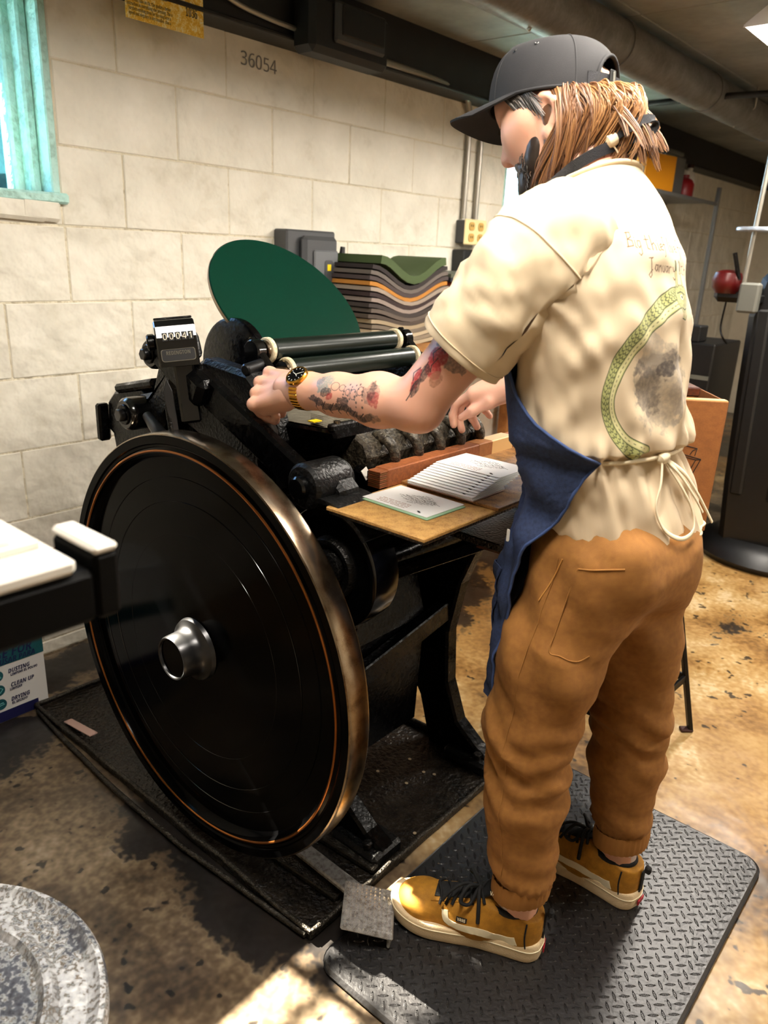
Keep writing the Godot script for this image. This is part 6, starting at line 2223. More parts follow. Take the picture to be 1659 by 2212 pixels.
	for k in 420:
		var t := rn.randf_range(-1.25, 1.25)
		var yy := rn.randf_range(-0.130, -0.052)
		var rad := 0.058 if yy > -0.10 else 0.050
		var base := v3(rad * sin(t) * 0.9, yy, 0.030 + rad * cos(t) * 0.92)
		var dir := v3(sin(t) * 0.5, -0.8, 0.45 * cos(t)).normalized()
		var e := base + dir * rn.randf_range(0.012, 0.024) + v3(rn.randf_range(-0.006, 0.006), 0, rn.randf_range(-0.004, 0.004))
		var c := rn.randf()
		bb.col = Color(0.018, 0.012, 0.009) if c < 0.7 else (Color(0.09, 0.05, 0.028) if c < 0.92 else Color(0.22, 0.20, 0.18))
		strand(bb, [HT * base, HT * (base.lerp(e, 0.5) + v3(sin(t), 0, cos(t)) * 0.004), HT * e], 0.0013, 0.0005, 3)
	part("beard", bb, M.hair, o, "short dark beard and moustache")
	# eyes under the brim, and lashes
	var ey := MB.new()
	for s in [-1.0, 1.0]:
		ey.lathe([Vector2(0, -0.004), Vector2(0.004, -0.0035), Vector2(0.006, 0.0), Vector2(0.004, 0.003), Vector2(0, 0.0035)], HT * v3(s * 0.031, -0.003, 0.086), HT.basis * v3(0, -0.25, 1), 12)
		for k in 9:
			var x: float = s * (0.022 + 0.0024 * k)
			ey.tube([HT * v3(x, 0.003, 0.089), HT * v3(x, -0.004, 0.096 - 0.0002 * k)], 0.0005, 3, false)
	part("eyes", ey, M.eye, o)

func build_cap(o: Node3D):
	var b := MB.new()
	var y0 := 0.028
	var H := 0.092
	var rx := 0.0835
	var rz := 0.104
	var crown := func(th: float, s: float) -> Vector3:
		var rho := pow(cos(s), 0.58)
		var h := pow(sin(s), 0.92)
		var front := maxf(cos(th), 0.0)
		return v3(rx * sin(th) * rho, y0 + H * h + 0.008 * front * sin(2.0 * s), -0.002 + rz * cos(th) * rho + 0.004 * front * sin(2.0 * s))
	var cols := 72
	var rows := 18
	# crown shell; the arch at the back stays open
	var grid := []
	for j in rows + 1:
		var s := PI * 0.5 * j / rows * 0.999
		var line := []
		for i in cols + 1:
			line.append(crown.call(TAU * i / cols, s))
		grid.append(line)
	var open := func(i: float, j: float) -> bool:
		var th := TAU * i / cols
		var d := absf(th - PI) / deg_to_rad(33.0)
		return d < 1.0 and j / rows < 0.40 * sqrt(1.0 - d * d)
	for side in 2:
		var first := b.v.size()
		for j in rows + 1:
			for i in cols + 1:
				var du: Vector3 = grid[j][(i + 1) % cols] - grid[j][(i - 1 + cols) % cols]
				var dv: Vector3 = grid[mini(j + 1, rows)][i] - grid[maxi(j - 1, 0)][i]
				var n := du.cross(dv).normalized()
				if n.dot(grid[j][i] - v3(0, 0.04, 0)) < 0:
					n = -n
				if j == rows:
					n = Vector3.UP
				var q: Vector3 = grid[j][i]
				b.vert(CT * (q - n * (0.0018 * side)), CT.basis * (n if side == 0 else -n))
		for j in rows:
			for i in cols:
				if open.call(i + 0.5, j + 0.5):
					continue
				var k := first + j * (cols + 1) + i
				b.face(k, k + 1, k + cols + 1)
				b.face(k + 1, k + cols + 2, k + cols + 1)
	var cp := part("cap", b, M.cap, o, "black five-panel cap with flat brim and back strap")
	# binding round the arch and the panel seams
	var bind := MB.new()
	var arc := []
	for k in 25:
		var d := -1.0 + 2.0 * k / 24.0
		var th := PI + d * deg_to_rad(33.5)
		var s := PI * 0.5 * 0.40 * sqrt(maxf(1.0 - d * d, 0.0))
		arc.append(CT * (crown.call(th, s) as Vector3))
	bind.tube(arc, 0.0034, 6)
	part("arch_binding", bind, M.cap, cp)
	for th in [deg_to_rad(48.0), deg_to_rad(-48.0), deg_to_rad(128.0), deg_to_rad(-128.0)]:
		var sm := MB.new()
		var line := []
		for k in 14:
			line.append(CT * (crown.call(th, PI * 0.5 * (0.02 + 0.93 * k / 13.0)) as Vector3))
		sm.tube(line, 0.0011, 5)
		part("panel_seam", sm, M.cap, cp)
	for q in [[64.0, 0.50], [88.0, 0.56], [-64.0, 0.50], [-88.0, 0.56]]:
		var at: Vector3 = crown.call(deg_to_rad(q[0]), PI * 0.5 * q[1])
		var n := (at - v3(0, 0.03, 0)).normalized()
		var e := MB.new()
		e.lathe([Vector2(0.0015, 0.0), Vector2(0.0028, 0.0012), Vector2(0.0036, 0.0)], CT * at, CT.basis * n, 12)
		part("eyelet", e, M.buckle, cp)
	# sweat band
	var sb := MB.new()
	var ring := []
	for k in 49:
		var th := deg_to_rad(-145.0 + 290.0 * k / 48.0)
		ring.append(CT * (crown.call(th, 0.02) as Vector3))
	sb.tube(ring, 0.0026, 5)
	part("lower_edge", sb, M.cap, cp)
	# brim
	var rowsb := []
	for j in 9:
		var f := j / 8.0
		var line := []
		for i in 33:
			var th := deg_to_rad(-78.0 + 156.0 * i / 32.0)
			var inner: Vector3 = crown.call(th, 0.03)
			var outer := v3(0.087 * sin(th * 1.10), y0, 0.046 + 0.119 * pow(maxf(cos(th), 0.0), 0.62))
			outer.z = maxf(outer.z, inner.z + 0.001)
			var q := inner.lerp(outer, f)
			q.y = y0 + 0.004 - 0.014 * f - 0.9 * q.x * q.x * (0.6 + f)
			line.append(CT * q)
		rowsb.append(line)
	var bm := MB.new()
	bm.sheet(rowsb, 0.0032)
	part("brim", bm, M.cap, cp)
	# strap and buckle
	var st := []
	for j in 2:
		var line := []
		for k in 21:
			var th := deg_to_rad(138.0 + 84.0 * k / 20.0)
			line.append(CT * v3((rx + 0.001) * sin(th), y0 + 0.002 + 0.021 * j, -0.002 + (rz + 0.0015) * cos(th)))
		st.append(line)
	var sm2 := MB.new()
	sm2.sheet(st, 0.002)
	part("back_strap", sm2, M.strap, cp)
	var th := deg_to_rad(163.0)
	var at := v3((rx + 0.004) * sin(th), y0 + 0.0125, -0.002 + (rz + 0.004) * cos(th))
	var nn := v3(sin(th), 0, cos(th))
	var bb := CT.basis * Basis(v3(cos(th), 0, -sin(th)), Vector3.UP, nn)
	part("strap_fold", boxmb(CT * (at + v3(0.004, 0, 0.012)), v3(0.020, 0.026, 0.004), 0.001, bb), M.strap, cp)
	part("buckle", boxmb(CT * at, v3(0.013, 0.032, 0.005), 0.0015, bb), M.buckle, cp)
	part("buckle_bar", boxmb(CT * (at + nn * 0.003), v3(0.004, 0.026, 0.003), 0.001, bb), M.machine_gray, cp)

# ------------------------------------------------------------------ shirt
# rings of the shirt body: height, centre x, centre z, half width, half depth
const RINGS := [
	[1.372, 1.152, -0.572, 0.060, 0.056], [1.352, 1.147, -0.566, 0.084, 0.066], [1.330, 1.140, -0.562, 0.112, 0.074], [1.305, 1.134, -0.560, 0.143, 0.082], [1.275, 1.129, -0.556, 0.165, 0.090],
	[1.240, 1.129, -0.549, 0.172, 0.098], [1.20, 1.134, -0.541, 0.170, 0.104], [1.16, 1.141, -0.530, 0.166, 0.105], [1.10, 1.147, -0.521, 0.162, 0.102], [1.04, 1.153, -0.514, 0.160, 0.100],
	[1.00, 1.158, -0.508, 0.162, 0.101], [0.978, 1.162, -0.504, 0.166, 0.103], [0.964, 1.162, -0.503, 0.165, 0.102], [0.957, 1.160, -0.505, 0.150, 0.092], [0.948, 1.160, -0.505, 0.147, 0.090],
	[0.935, 1.163, -0.501, 0.151, 0.093], [0.90, 1.172, -0.491, 0.156, 0.097], [0.86, 1.183, -0.480, 0.161, 0.100], [0.822, 1.192, -0.470, 0.165, 0.103]]
const TORSO_YAW := 0.21
var rumple := noise(95, 0.05, 2)

func ring_at(y: float) -> Array:
	for i in RINGS.size() - 1:
		if y <= RINGS[i][0] and y >= RINGS[i + 1][0]:
			var f: float = (RINGS[i][0] - y) / (RINGS[i][0] - RINGS[i + 1][0])
			var out := []
			for k in 5:
				out.append(lerpf(RINGS[i][k], RINGS[i + 1][k], f))
			return out
	return RINGS[-1] if y < 1.0 else RINGS[0]

# angle phi: 0 at his front, a quarter turn at his left side, half a turn at his back
func torso_point(phi: float, y: float, out := 0.0) -> Vector3:
	var g := ring_at(y)
	var fr := v3(sin(TORSO_YAW), 0, -cos(TORSO_YAW))
	var lf := v3(-cos(TORSO_YAW), 0, -sin(TORSO_YAW))
	var c := cos(phi)
	var s := sin(phi)
	var e := 0.86
	var cc := signf(c) * pow(absf(c), e)
	var ss := signf(s) * pow(absf(s), e)
	var w: float = g[3] + out
	var d: float = g[4] + out
	# shoulder blades and spine
	return v3(g[1], y, g[2]) + lf * (ss * w) + fr * (cc * d)

func shirt_fold(phi: float, y: float) -> float:
	var d := 0.0
	# gathers above and below the tied waist
	var near := exp(-pow((y - 0.952) / 0.035, 2.0))
	d += 0.0045 * near * sin(phi * 22.0 + 2.0 * sin(phi * 5.0))
	var below := clampf((0.957 - y) / 0.09, 0.0, 1.0)
	d += 0.0040 * below * (1.0 - 0.4 * below) * sin(phi * 13.0 + 1.3 * sin(phi * 3.0) + y * 8.0)
	var above := clampf((y - 0.965) / 0.05, 0.0, 1.0) * clampf((1.12 - y) / 0.12, 0.0, 1.0)
	d += 0.0050 * above * sin(phi * 7.0 + y * 26.0 + 1.2 * sin(phi * 4.0))
	# drag lines from the left armpit towards the back of the waist
	var u := phi - 1.75
	d += 0.0055 * exp(-pow((y - 1.20 + u * 0.10) / 0.055, 2.0)) * exp(-pow(u / 0.5, 2.0)) * sin((y + u * 0.16) * 95.0)
	d += 0.0040 * exp(-pow((y - 1.12) / 0.10, 2.0)) * sin((y * 1.0 - phi * 0.055) * 78.0) * clampf(phi - 0.9, 0.0, 1.0) * clampf(3.6 - phi, 0.0, 1.0) * 0.6
	# irregular rumpling, running down towards the back
	d += 0.0075 * rumple.get_noise_2d(phi * 26.0 + y * 120.0, y * 150.0 - phi * 22.0) * clampf((1.33 - y) / 0.08, 0.0, 1.0)
	d += 0.0060 * rumple.get_noise_2d(phi * 70.0, y * 60.0 + 300.0) * clampf((1.06 - y) / 0.08, 0.0, 1.0)
	# vertical creases on the back print
	for q in [[3.22, 0.05], [3.48, 0.035], [2.62, 0.07]]:
		d -= 0.0032 * exp(-pow((phi - q[0]) / q[1], 2.0)) * clampf((y - 0.96) / 0.06, 0.0, 1.0) * clampf((1.22 - y) / 0.1, 0.0, 1.0)
	return d

func build_shirt(o: Node3D):
	var b := MB.new()
	var ys := []
	var y := 1.372
	while y > 0.9685:
		ys.append(y)
		y -= 0.0075
	for q in [0.966, 0.9635, 0.961, 0.9585, 0.956, 0.953, 0.950, 0.947]:
		ys.append(q)
	y = 0.942
	while y > 0.822:
		ys.append(y)
		y -= 0.007
	ys.append(0.822)
	var n := 150
	var pts := []
	for yy in ys:
		var row := []
		for k in n + 1:
			var phi := TAU * k / n
			# hem dips at the back, collar is lower in front
			var y2: float = yy
			if yy < 0.90:
				y2 -= 0.012 * (0.90 - yy) / 0.08 * -cos(phi)
			if yy > 1.33:
				y2 -= 0.045 * (yy - 1.33) / 0.04 * (0.5 + 0.5 * cos(phi))
			var q := torso_point(phi, yy, shirt_fold(phi, yy))
			q.y = y2
			row.append(q)
		pts.append(row)
	loft(b, pts, func(i: int, k: int) -> Vector2: return Vector2(float(k) / n, (1.372 - ys[i]) / 0.55))
	var sh := part("shirt", b, shirt_material(), o, "cream t-shirt printed on the back")
	# collar rib
	var ring := []
	for k in 49:
		var phi := TAU * k / 48.0
		var q := torso_point(phi, 1.372, 0.001)
		q.y -= 0.045 * (0.5 + 0.5 * cos(phi)) - 0.001
		ring.append(q)
	part("collar_rib", tubemb(ring, 0.004, 8), M.shirt_plain, sh)
	# hem
	var hem := []
	for k in 97:
		var phi := TAU * k / 96.0
		var q := torso_point(phi, 0.822, 0.0006 + shirt_fold(phi, 0.822))
		q.y = 0.822 + 0.012 * cos(phi) * 0.975
		hem.append(q + v3(0, 0.001, 0))
	part("shirt_hem", tubemb(hem, 0.0022, 6), M.shirt_plain, sh)
	sleeve(sh, [v3(1.075, 1.272, -0.562), v3(1.030, 1.248, -0.572), v3(0.992, 1.195, -0.600), v3(0.968, 1.140, -0.632), v3(0.954, 1.098, -0.660)], [0.080, 0.085, 0.082, 0.076, 0.071], 5)
	sleeve(sh, [v3(1.190, 1.255, -0.550), v3(1.238, 1.226, -0.542), v3(1.285, 1.175, -0.565), v3(1.322, 1.12, -0.600), v3(1.342, 1.085, -0.618)], [0.066, 0.072, 0.072, 0.068, 0.064], 9)

func loft(b: MB, pts: Array, uvf: Callable):
	var nr := pts.size()
	var nc: int = pts[0].size()
	var first := b.v.size()
	for i in nr:
		for k in nc:
			var k1 := k + 1 if k < nc - 1 else 1
			var k0 := k - 1 if k > 0 else nc - 2
			var du: Vector3 = pts[i][k1] - pts[i][k0]
			var dv: Vector3 = pts[mini(i + 1, nr - 1)][k] - pts[maxi(i - 1, 0)][k]
			var nn := du.cross(dv).normalized()
			var mid := Vector3.ZERO
			mid = (pts[i][0] + pts[i][nc / 2]) * 0.5
			if nn.dot(pts[i][k] - mid) < 0.0:
				nn = -nn
			b.vert(pts[i][k], nn, uvf.call(i, k))
	for i in nr - 1:
		for k in nc - 1:
			var q := first + i * nc + k
			b.face(q, q + 1, q + nc)
			b.face(q + 1, q + nc + 1, q + nc)

func sleeve(sh: Node3D, pts: Array, rad: Array, seed_: int):
	var path := smooth_path(pts, 6)
	var n := 64
	var rows := []
	var prev := v3(0, 0, 1)
	var m := path.size()
	for i in m:
		var d: Vector3 = (path[mini(i + 1, m - 1)] - path[maxi(i - 1, 0)]).normalized()
		var x := (prev - d * prev.dot(d)).normalized()
		prev = x
		var z := d.cross(x)
		var f := float(i) / (m - 1) * (rad.size() - 1)
		var k0 := int(minf(f, rad.size() - 2))
		var r := lerpf(rad[k0], rad[k0 + 1], f - k0)
		var row := []
		for k in n + 1:
			var t := TAU * k / n
			var fold := 0.0040 * sin(t * 3.0 + i * 0.42 + seed_) * sin(PI * i / (m - 1.0)) + 0.0028 * sin(i * 0.9 - t * 2.0) * sin(PI * i / (m - 1.0)) + 0.009 * rumple.get_noise_2d(i * 7.0 + t * 9.0 + seed_ * 50.0, t * 16.0 - i * 3.0) * sin(PI * clampf((i + 2.0) / (m + 3.0), 0.0, 1.0))
			row.append(path[i] + (x * cos(t) + z * sin(t)) * (r + fold))
		rows.append(row)
	# turn the hem inwards
	var last: Array = rows[-1]
	var mid := Vector3.ZERO
	for k in n:
		mid += last[k] / n
	var turned := []
	var inner := []
	var back: Vector3 = (path[m - 3] - path[m - 1]).normalized() * 0.012
	for k in n + 1:
		turned.append(last[k].lerp(mid, 0.035) - back * 0.05)
		inner.append(last[k].lerp(mid, 0.06) + back)
	rows.append(turned)
	rows.append(inner)
	var b := MB.new()
	loft(b, rows, func(i: int, k: int) -> Vector2: return Vector2(float(k) / n, float(i) / rows.size()))
	var s := part("sleeve", b, M.shirt_plain, sh)
	# doubled hem line and armhole seam
	for q in [[m - 3, 0.0010, "sleeve_hem"], [8, 0.0018, "armhole_seam"]]:
		var ring := []
		for k in n + 1:
			var c := Vector3.ZERO
			c = path[q[0]]
			ring.append(rows[q[0]][k] + (rows[q[0]][k] - c).normalized() * 0.0004)
		part(q[2], tubemb(ring, q[1], 5), M.shirt_plain, s)

const LETTERS := {
	"B": [[0.1, 0, 0.15, 1.0], [0.0, 0.95, 0.5, 1.0, 0.55, 0.7, 0.15, 0.52, 0.6, 0.45, 0.62, 0.1, 0.0, 0.0]],
	"i": [[0.2, 0.5, 0.2, 0.05, 0.35, 0.0], [0.2, 0.68, 0.22, 0.7]],
	"g": [[0.5, 0.5, 0.2, 0.5, 0.1, 0.2, 0.3, 0.02, 0.5, 0.2, 0.5, 0.5, 0.5, -0.35, 0.3, -0.5, 0.1, -0.35]],
	"t": [[0.2, 0.95, 0.2, 0.05, 0.4, 0.0], [0.0, 0.65, 0.45, 0.68]],
	"h": [[0.1, 1.0, 0.1, 0.0], [0.1, 0.35, 0.35, 0.5, 0.45, 0.3, 0.45, 0.0]],
	"e": [[0.1, 0.25, 0.45, 0.32, 0.35, 0.5, 0.12, 0.4, 0.12, 0.1, 0.45, 0.05]],
	"f": [[0.45, 0.95, 0.25, 1.0, 0.2, 0.6, 0.2, -0.3, 0.05, -0.4], [0.0, 0.45, 0.4, 0.47]],
	"l": [[0.15, 1.0, 0.15, 0.05, 0.3, 0.0]],
	"v": [[0.05, 0.5, 0.22, 0.0, 0.42, 0.5]],
	"r": [[0.1, 0.5, 0.12, 0.0], [0.12, 0.32, 0.3, 0.5, 0.42, 0.45]],
	"o": [[0.3, 0.5, 0.1, 0.35, 0.15, 0.05, 0.4, 0.05, 0.45, 0.35, 0.3, 0.5]],
	"m": [[0.08, 0.5, 0.1, 0.0], [0.1, 0.35, 0.25, 0.5, 0.3, 0.0], [0.3, 0.35, 0.48, 0.5, 0.52, 0.0]],
	"J": [[0.2, 0.95, 0.6, 1.0, 0.42, 0.9, 0.4, -0.3, 0.2, -0.5, 0.05, -0.3, 0.5, 0.1]],
	"a": [[0.45, 0.45, 0.2, 0.5, 0.1, 0.2, 0.25, 0.02, 0.42, 0.2, 0.45, 0.5, 0.48, 0.0]],
	"n": [[0.1, 0.5, 0.1, 0.0], [0.1, 0.32, 0.3, 0.5, 0.42, 0.3, 0.45, 0.0]],
	"u": [[0.1, 0.5, 0.12, 0.1, 0.3, 0.0, 0.42, 0.2, 0.45, 0.5, 0.47, 0.0]],
	"y": [[0.1, 0.5, 0.2, 0.15, 0.4, 0.2, 0.45, 0.5, 0.42, -0.3, 0.2, -0.5, 0.08, -0.3]],
	"2": [[0.1, 0.8, 0.3, 1.0, 0.45, 0.8, 0.1, 0.05, 0.5, 0.0]],
	"0": [[0.3, 0.95, 0.1, 0.6, 0.15, 0.1, 0.4, 0.1, 0.45, 0.6, 0.3, 0.95]],
}

func hand_write(cv: Canvas, words: String, x: float, y: float, h: float, slope: float, col: Color):
	for ch in words:
		if ch == " ":
			x += h * 0.42
			continue
		var wide := 0.55
		if LETTERS.has(ch):
			for s in LETTERS[ch]:
				var pts := []
				for k in range(0, s.size(), 2):
					pts.append(Vector2(x + s[k] * h * 0.9, y + slope * (x - 1000.0) - s[k + 1] * h))
				cv.line(pts, 2.4, col, 0.9)
			if ch == "m" or ch == "B" or ch == "J":
				wide = 0.66
			elif ch == "i" or ch == "l":
				wide = 0.32
		x += h * wide * 0.9

func shirt_material() -> StandardMaterial3D:
	var base := C(0.82, 0.745, 0.62)
	var W := 2048
	var Hh := 1024
	var cv := Canvas.new(W, Hh, base)
	# across: 2048 px for a full turn; down: 1024 px for 0.55 m
	var px := func(deg: float, y: float) -> Vector2: return Vector2(deg / 360.0 * W, (1.372 - y) / 0.55 * Hh)
	var ink := C(0.34, 0.24, 0.16)
	var p: Vector2 = px.call(167.0, 1.255)
	hand_write(cv, "Big thief live from 2", p.x, p.y, 36.0, 0.04, ink)
	p = px.call(178.0, 1.226)
	hand_write(cv, "January 20th 2022", p.x, p.y, 34.0, 0.05, ink)
	var nz := noise(91, 0.02, 4)
	# faded grey photograph: wide-brimmed hat over a dim figure
	p = px.call(183.0, 1.066)
	var grayp := C(0.42, 0.38, 0.34)
	cv.blob(p.x, p.y + 10, 120, 125, C(0.62, 0.57, 0.50), 0.8, nz, 0.35)
	cv.blob(p.x - 10, p.y - 55, 110, 34, grayp, 0.85, nz, 0.45, -0.15)
	cv.blob(p.x - 45, p.y - 92, 44, 48, C(0.66, 0.61, 0.54), 0.8, nz, 0.35)
	cv.blob(p.x - 55, p.y + 20, 54, 70, grayp, 0.7, nz, 0.6)
	cv.blob(p.x + 60, p.y + 30, 40, 90, C(0.62, 0.57, 0.51), 0.7, nz, 0.6)
	cv.blob(p.x + 5, p.y - 40, 36, 22, C(0.26, 0.23, 0.21), 0.8, nz, 0.5)
	# green serpent curving round it, with scales
	var path := []
	for q in [[198.0, 1.190], [191.0, 1.186], [178.0, 1.165], [166.0, 1.138], [157.0, 1.112], [149.0, 1.082], [144.0, 1.048], [146.0, 1.014], [155.0, 0.982], [170.0, 0.962]]:
		path.append(px.call(q[0], q[1]))
	var smooth := []
	for i in path.size() - 1:
		for k in 14:
			smooth.append((path[i] as Vector2).cubic_interpolate(path[i + 1], path[maxi(i - 1, 0)], path[mini(i + 2, path.size() - 1)], k / 14.0))
	smooth.append(path[-1])
	var dark := C(0.27, 0.29, 0.17)
	cv.line(smooth, 56.0, dark, 1.0)
	cv.line(smooth, 50.0, C(0.66, 0.67, 0.42), 1.0)
	var inner := []
	var edge := []
	for i in smooth.size():
		var d: Vector2 = (smooth[mini(i + 1, smooth.size() - 1)] - smooth[maxi(i - 1, 0)]).normalized()
		var nn := Vector2(-d.y, d.x)
		inner.append(smooth[i] - nn * 15.0)
		edge.append(smooth[i] - nn * 4.0)
	cv.line(inner, 16.0, C(0.80, 0.78, 0.58), 1.0)
	cv.line(edge, 2.6, dark, 0.9)
	for i in range(2, smooth.size() - 2, 3):
		var d: Vector2 = (smooth[i + 1] - smooth[i - 1]).normalized()
		var nn := Vector2(-d.y, d.x)
		for r in 3:
			var c: Vector2 = smooth[i] + nn * (2.0 + 8.0 * r) + d * (4.0 * (r % 2))
			cv.line([c - nn * 5.0 - d * 3.0, c + d * 5.0, c + nn * 5.0 - d * 3.0], 2.2, dark, 0.85)
		cv.line([inner[i], inner[i] + d * 6.0], 2.2, dark, 0.6)
	# head with two horns
	p = px.call(201.0, 1.188)
	cv.blob(p.x, p.y, 44, 40, dark, 1.0, nz, 0.08)
	cv.blob(p.x, p.y, 41, 37, C(0.70, 0.70, 0.47), 1.0, nz, 0.08)
	cv.blob(p.x + 12, p.y + 40, 26, 18, C(0.72, 0.70, 0.50), 1.0, nz, 0.15)
	for s in [-14.0, 14.0]:
		cv.line([p + Vector2(s, -34), p + Vector2(s + 3, -70), p + Vector2(s + 6, -96)], 9.0, dark, 0.9)
		cv.line([p + Vector2(s, -34), p + Vector2(s + 3, -70)], 5.0, C(0.74, 0.72, 0.52), 1.0)
	cv.line([p + Vector2(-24, -14), p + Vector2(-4, -18), p + Vector2(16, -10)], 3.4, dark)
	cv.dab(p.x - 4, p.y - 4, 7.0, C(0.93, 0.9, 0.8))
	cv.dab(p.x - 3, p.y - 4, 4.0, dark)
	cv.line([p + Vector2(-16, 22), p + Vector2(4, 30), p + Vector2(28, 26)], 3.4, dark)
	cv.line([p + Vector2(-10, 52), p + Vector2(14, 58), p + Vector2(30, 46)], 3.0, dark)
	var m := mat(C(1, 1, 1), 0.85)
	m.albedo_texture = cv.tex()
	m.rim_enabled = true
	m.rim = 0.15
	var pl := mat(base, 0.85)
	pl.normal_enabled = true
	pl.normal_texture = T.cloth_n
	pl.normal_scale = 0.08
	tri(pl, 12.0)
	M.shirt_plain = pl
	return m

# ------------------------------------------------------------------ trousers
func build_pants(o: Node3D):
	var f := Field.new()
	var face := v3(0.2, 0, -0.98)
	f.cap(v3(1.178, 0.83, -0.478), v3(1.174, 0.79, -0.466), 0.136, 0.146, 0.03, face, 0.62)
	f.cap(v3(1.110, 0.762, -0.420), v3(1.225, 0.755, -0.405), 0.062, 0.060, 0.06)
	f.cap(v3(1.108, 0.775, -0.478), v3(1.062, 0.60, -0.500), 0.088, 0.085, 0.05)
	f.cap(v3(1.062, 0.60, -0.500), v3(1.045, 0.46, -0.512), 0.088, 0.076, 0.03)
	f.cap(v3(1.045, 0.46, -0.512), v3(1.035, 0.33, -0.505), 0.076, 0.069, 0.03)
	f.cap(v3(1.035, 0.33, -0.505), v3(1.022, 0.155, -0.487), 0.069, 0.058, 0.03)
	f.cap(v3(1.240, 0.775, -0.455), v3(1.262, 0.60, -0.442), 0.088, 0.082, 0.05)
	f.cap(v3(1.262, 0.60, -0.442), v3(1.270, 0.45, -0.430), 0.084, 0.072, 0.03)
	f.cap(v3(1.270, 0.45, -0.430), v3(1.272, 0.32, -0.420), 0.072, 0.066, 0.03)
	f.cap(v3(1.272, 0.32, -0.420), v3(1.272, 0.15, -0.405), 0.066, 0.058, 0.03)
	f.cuts.append([v3(0, 0.150, 0), Vector3.DOWN])
	f.cuts.append([v3(0, 0.868, 0), Vector3.UP])
	var fold := func(p: Vector3, nn: Vector3) -> float:
		var left := p.x < 1.16 or (p.z < -0.47 and p.x < 1.19)
		var knee := 0.43 if left else 0.44
		var d := 0.0
		# rumples behind and around the knee
		var k := exp(-pow((p.y - knee + 0.02) / 0.085, 2.0))
		var t := p.y * 120.0 + 9.0 * (p.z + 0.45) * 6.0 + 2.2 * sin(p.z * 34.0)
		d += 0.0048 * k * sin(t)
		d += 0.0030 * k * sin(t * 0.57 + p.x * 30.0)
		# soft creases above the cuff
		var c := exp(-pow((p.y - 0.20) / 0.05, 2.0))
		d += 0.0035 * c * sin(p.y * 110.0 + p.z * 40.0)
		# long pull from the seat down the thigh
		d += 0.0045 * exp(-pow((p.y - 0.66) / 0.13, 2.0)) * sin((p.y * 0.55 + p.z * 1.2) * 62.0 + p.x * 8.0)
		# uneven rumpling over the whole leg, stronger behind the knee
		d += (0.004 + 0.007 * k) * rumple.get_noise_3d(p.x * 140.0, p.y * 330.0 + p.z * 160.0, p.z * 150.0)
		d += 0.005 * rumple.get_noise_3d(p.x * 60.0 + 50.0, p.y * 90.0 - p.z * 120.0, p.z * 60.0)
		# gathered cuff
		if p.y < 0.190:
			d -= 0.009 * clampf((0.190 - p.y) / 0.02, 0.0, 1.0)
			var ang := atan2(p.z + (0.487 if left else 0.405), p.x - (1.022 if left else 1.272))
			d += 0.0022 * sin(ang * 22.0)
		return d
	var b := MB.new()
	f.net(b, v3(0.92, 0.09, -0.66), v3(1.38, 0.96, -0.30), 0.0085, Transform3D.IDENTITY, fold)
	var pt := part("trousers", b, M.pants, o, "tan cotton trousers gathered at the ankle")
	# side seam, pocket outlines laid on the cloth
	var cen := func(y: float) -> Vector3:
		if y > 0.6:
			return v3(1.062, y, -0.5).lerp(v3(1.10, y, -0.478), (y - 0.6) / 0.2)
		if y > 0.46:
			return v3(1.045, y, -0.512).lerp(v3(1.062, y, -0.5), (y - 0.46) / 0.14)
		return v3(1.022, y, -0.487).lerp(v3(1.045, y, -0.512), (y - 0.155) / 0.305)
	var on := func(y: float, ang: float) -> Vector3:
		# ang from straight left (towards -x), positive to his back
		var c: Vector3 = cen.call(y)
		var d := v3(-cos(ang), 0, sin(ang))
		var r := 0.25
		while r > 0.02:
			var q := c + d * r
			if f.at(q) < 0.001:
				return q + d * (0.0006 + float(fold.call(q, d)))
			r -= 0.002
		return c
	var seam := []
	for k in 30:
		seam.append(on.call(lerpf(0.80, 0.16, k / 29.0), -0.10))
	part("side_seam", tubemb(seam, 0.0008, 4), M.pants_cuff, pt)
	var pk := []
	for q in [[0.792, 0.28], [0.74, 0.26], [0.69, 0.26], [0.655, 0.27], [0.650, 0.45], [0.642, 0.65], [0.640, 0.85], [0.648, 1.02]]:
		pk.append(on.call(q[0], q[1]))
	part("pocket_outline", tubemb(smooth_path(pk, 4), 0.0011, 4), M.pants_cuff, pt)
	var pk2 := []
	for q in [[0.792, 0.29], [0.794, 0.5], [0.796, 0.75], [0.798, 1.0]]:
		pk2.append(on.call(q[0], q[1]))
	part("pocket_edge", tubemb(smooth_path(pk2, 4), 0.0015, 5), M.pants_cuff, pt)
	var sl := []
	for q in [[0.80, -0.02], [0.76, -0.12], [0.725, -0.22]]:
		sl.append(on.call(q[0], q[1]))
	part("front_pocket_edge", tubemb(smooth_path(sl, 4), 0.0014, 5), M.stitch, pt)
	# elastic cuffs
	for q in [v3(1.020, 0.0, -0.484), v3(1.271, 0.0, -0.403)]:
		var cb := MB.new()
		var rows := []
		for i in 7:
			var row := []
			for k in 91:
				var t := TAU * k / 90.0
				var r := 0.0515 + 0.0008 * sin(t * 31.0) + 0.002 * sin(PI * i / 6.0)
				row.append(v3(q.x + r * cos(t) * 0.96, 0.134 + 0.0068 * i + 0.012 * sin(t), q.z + r * sin(t)))
			rows.append(row)
		loft(cb, rows, func(i: int, k: int) -> Vector2: return Vector2(k / 90.0, i / 6.0))
		part("elastic_cuff", cb, M.pants_cuff, pt)

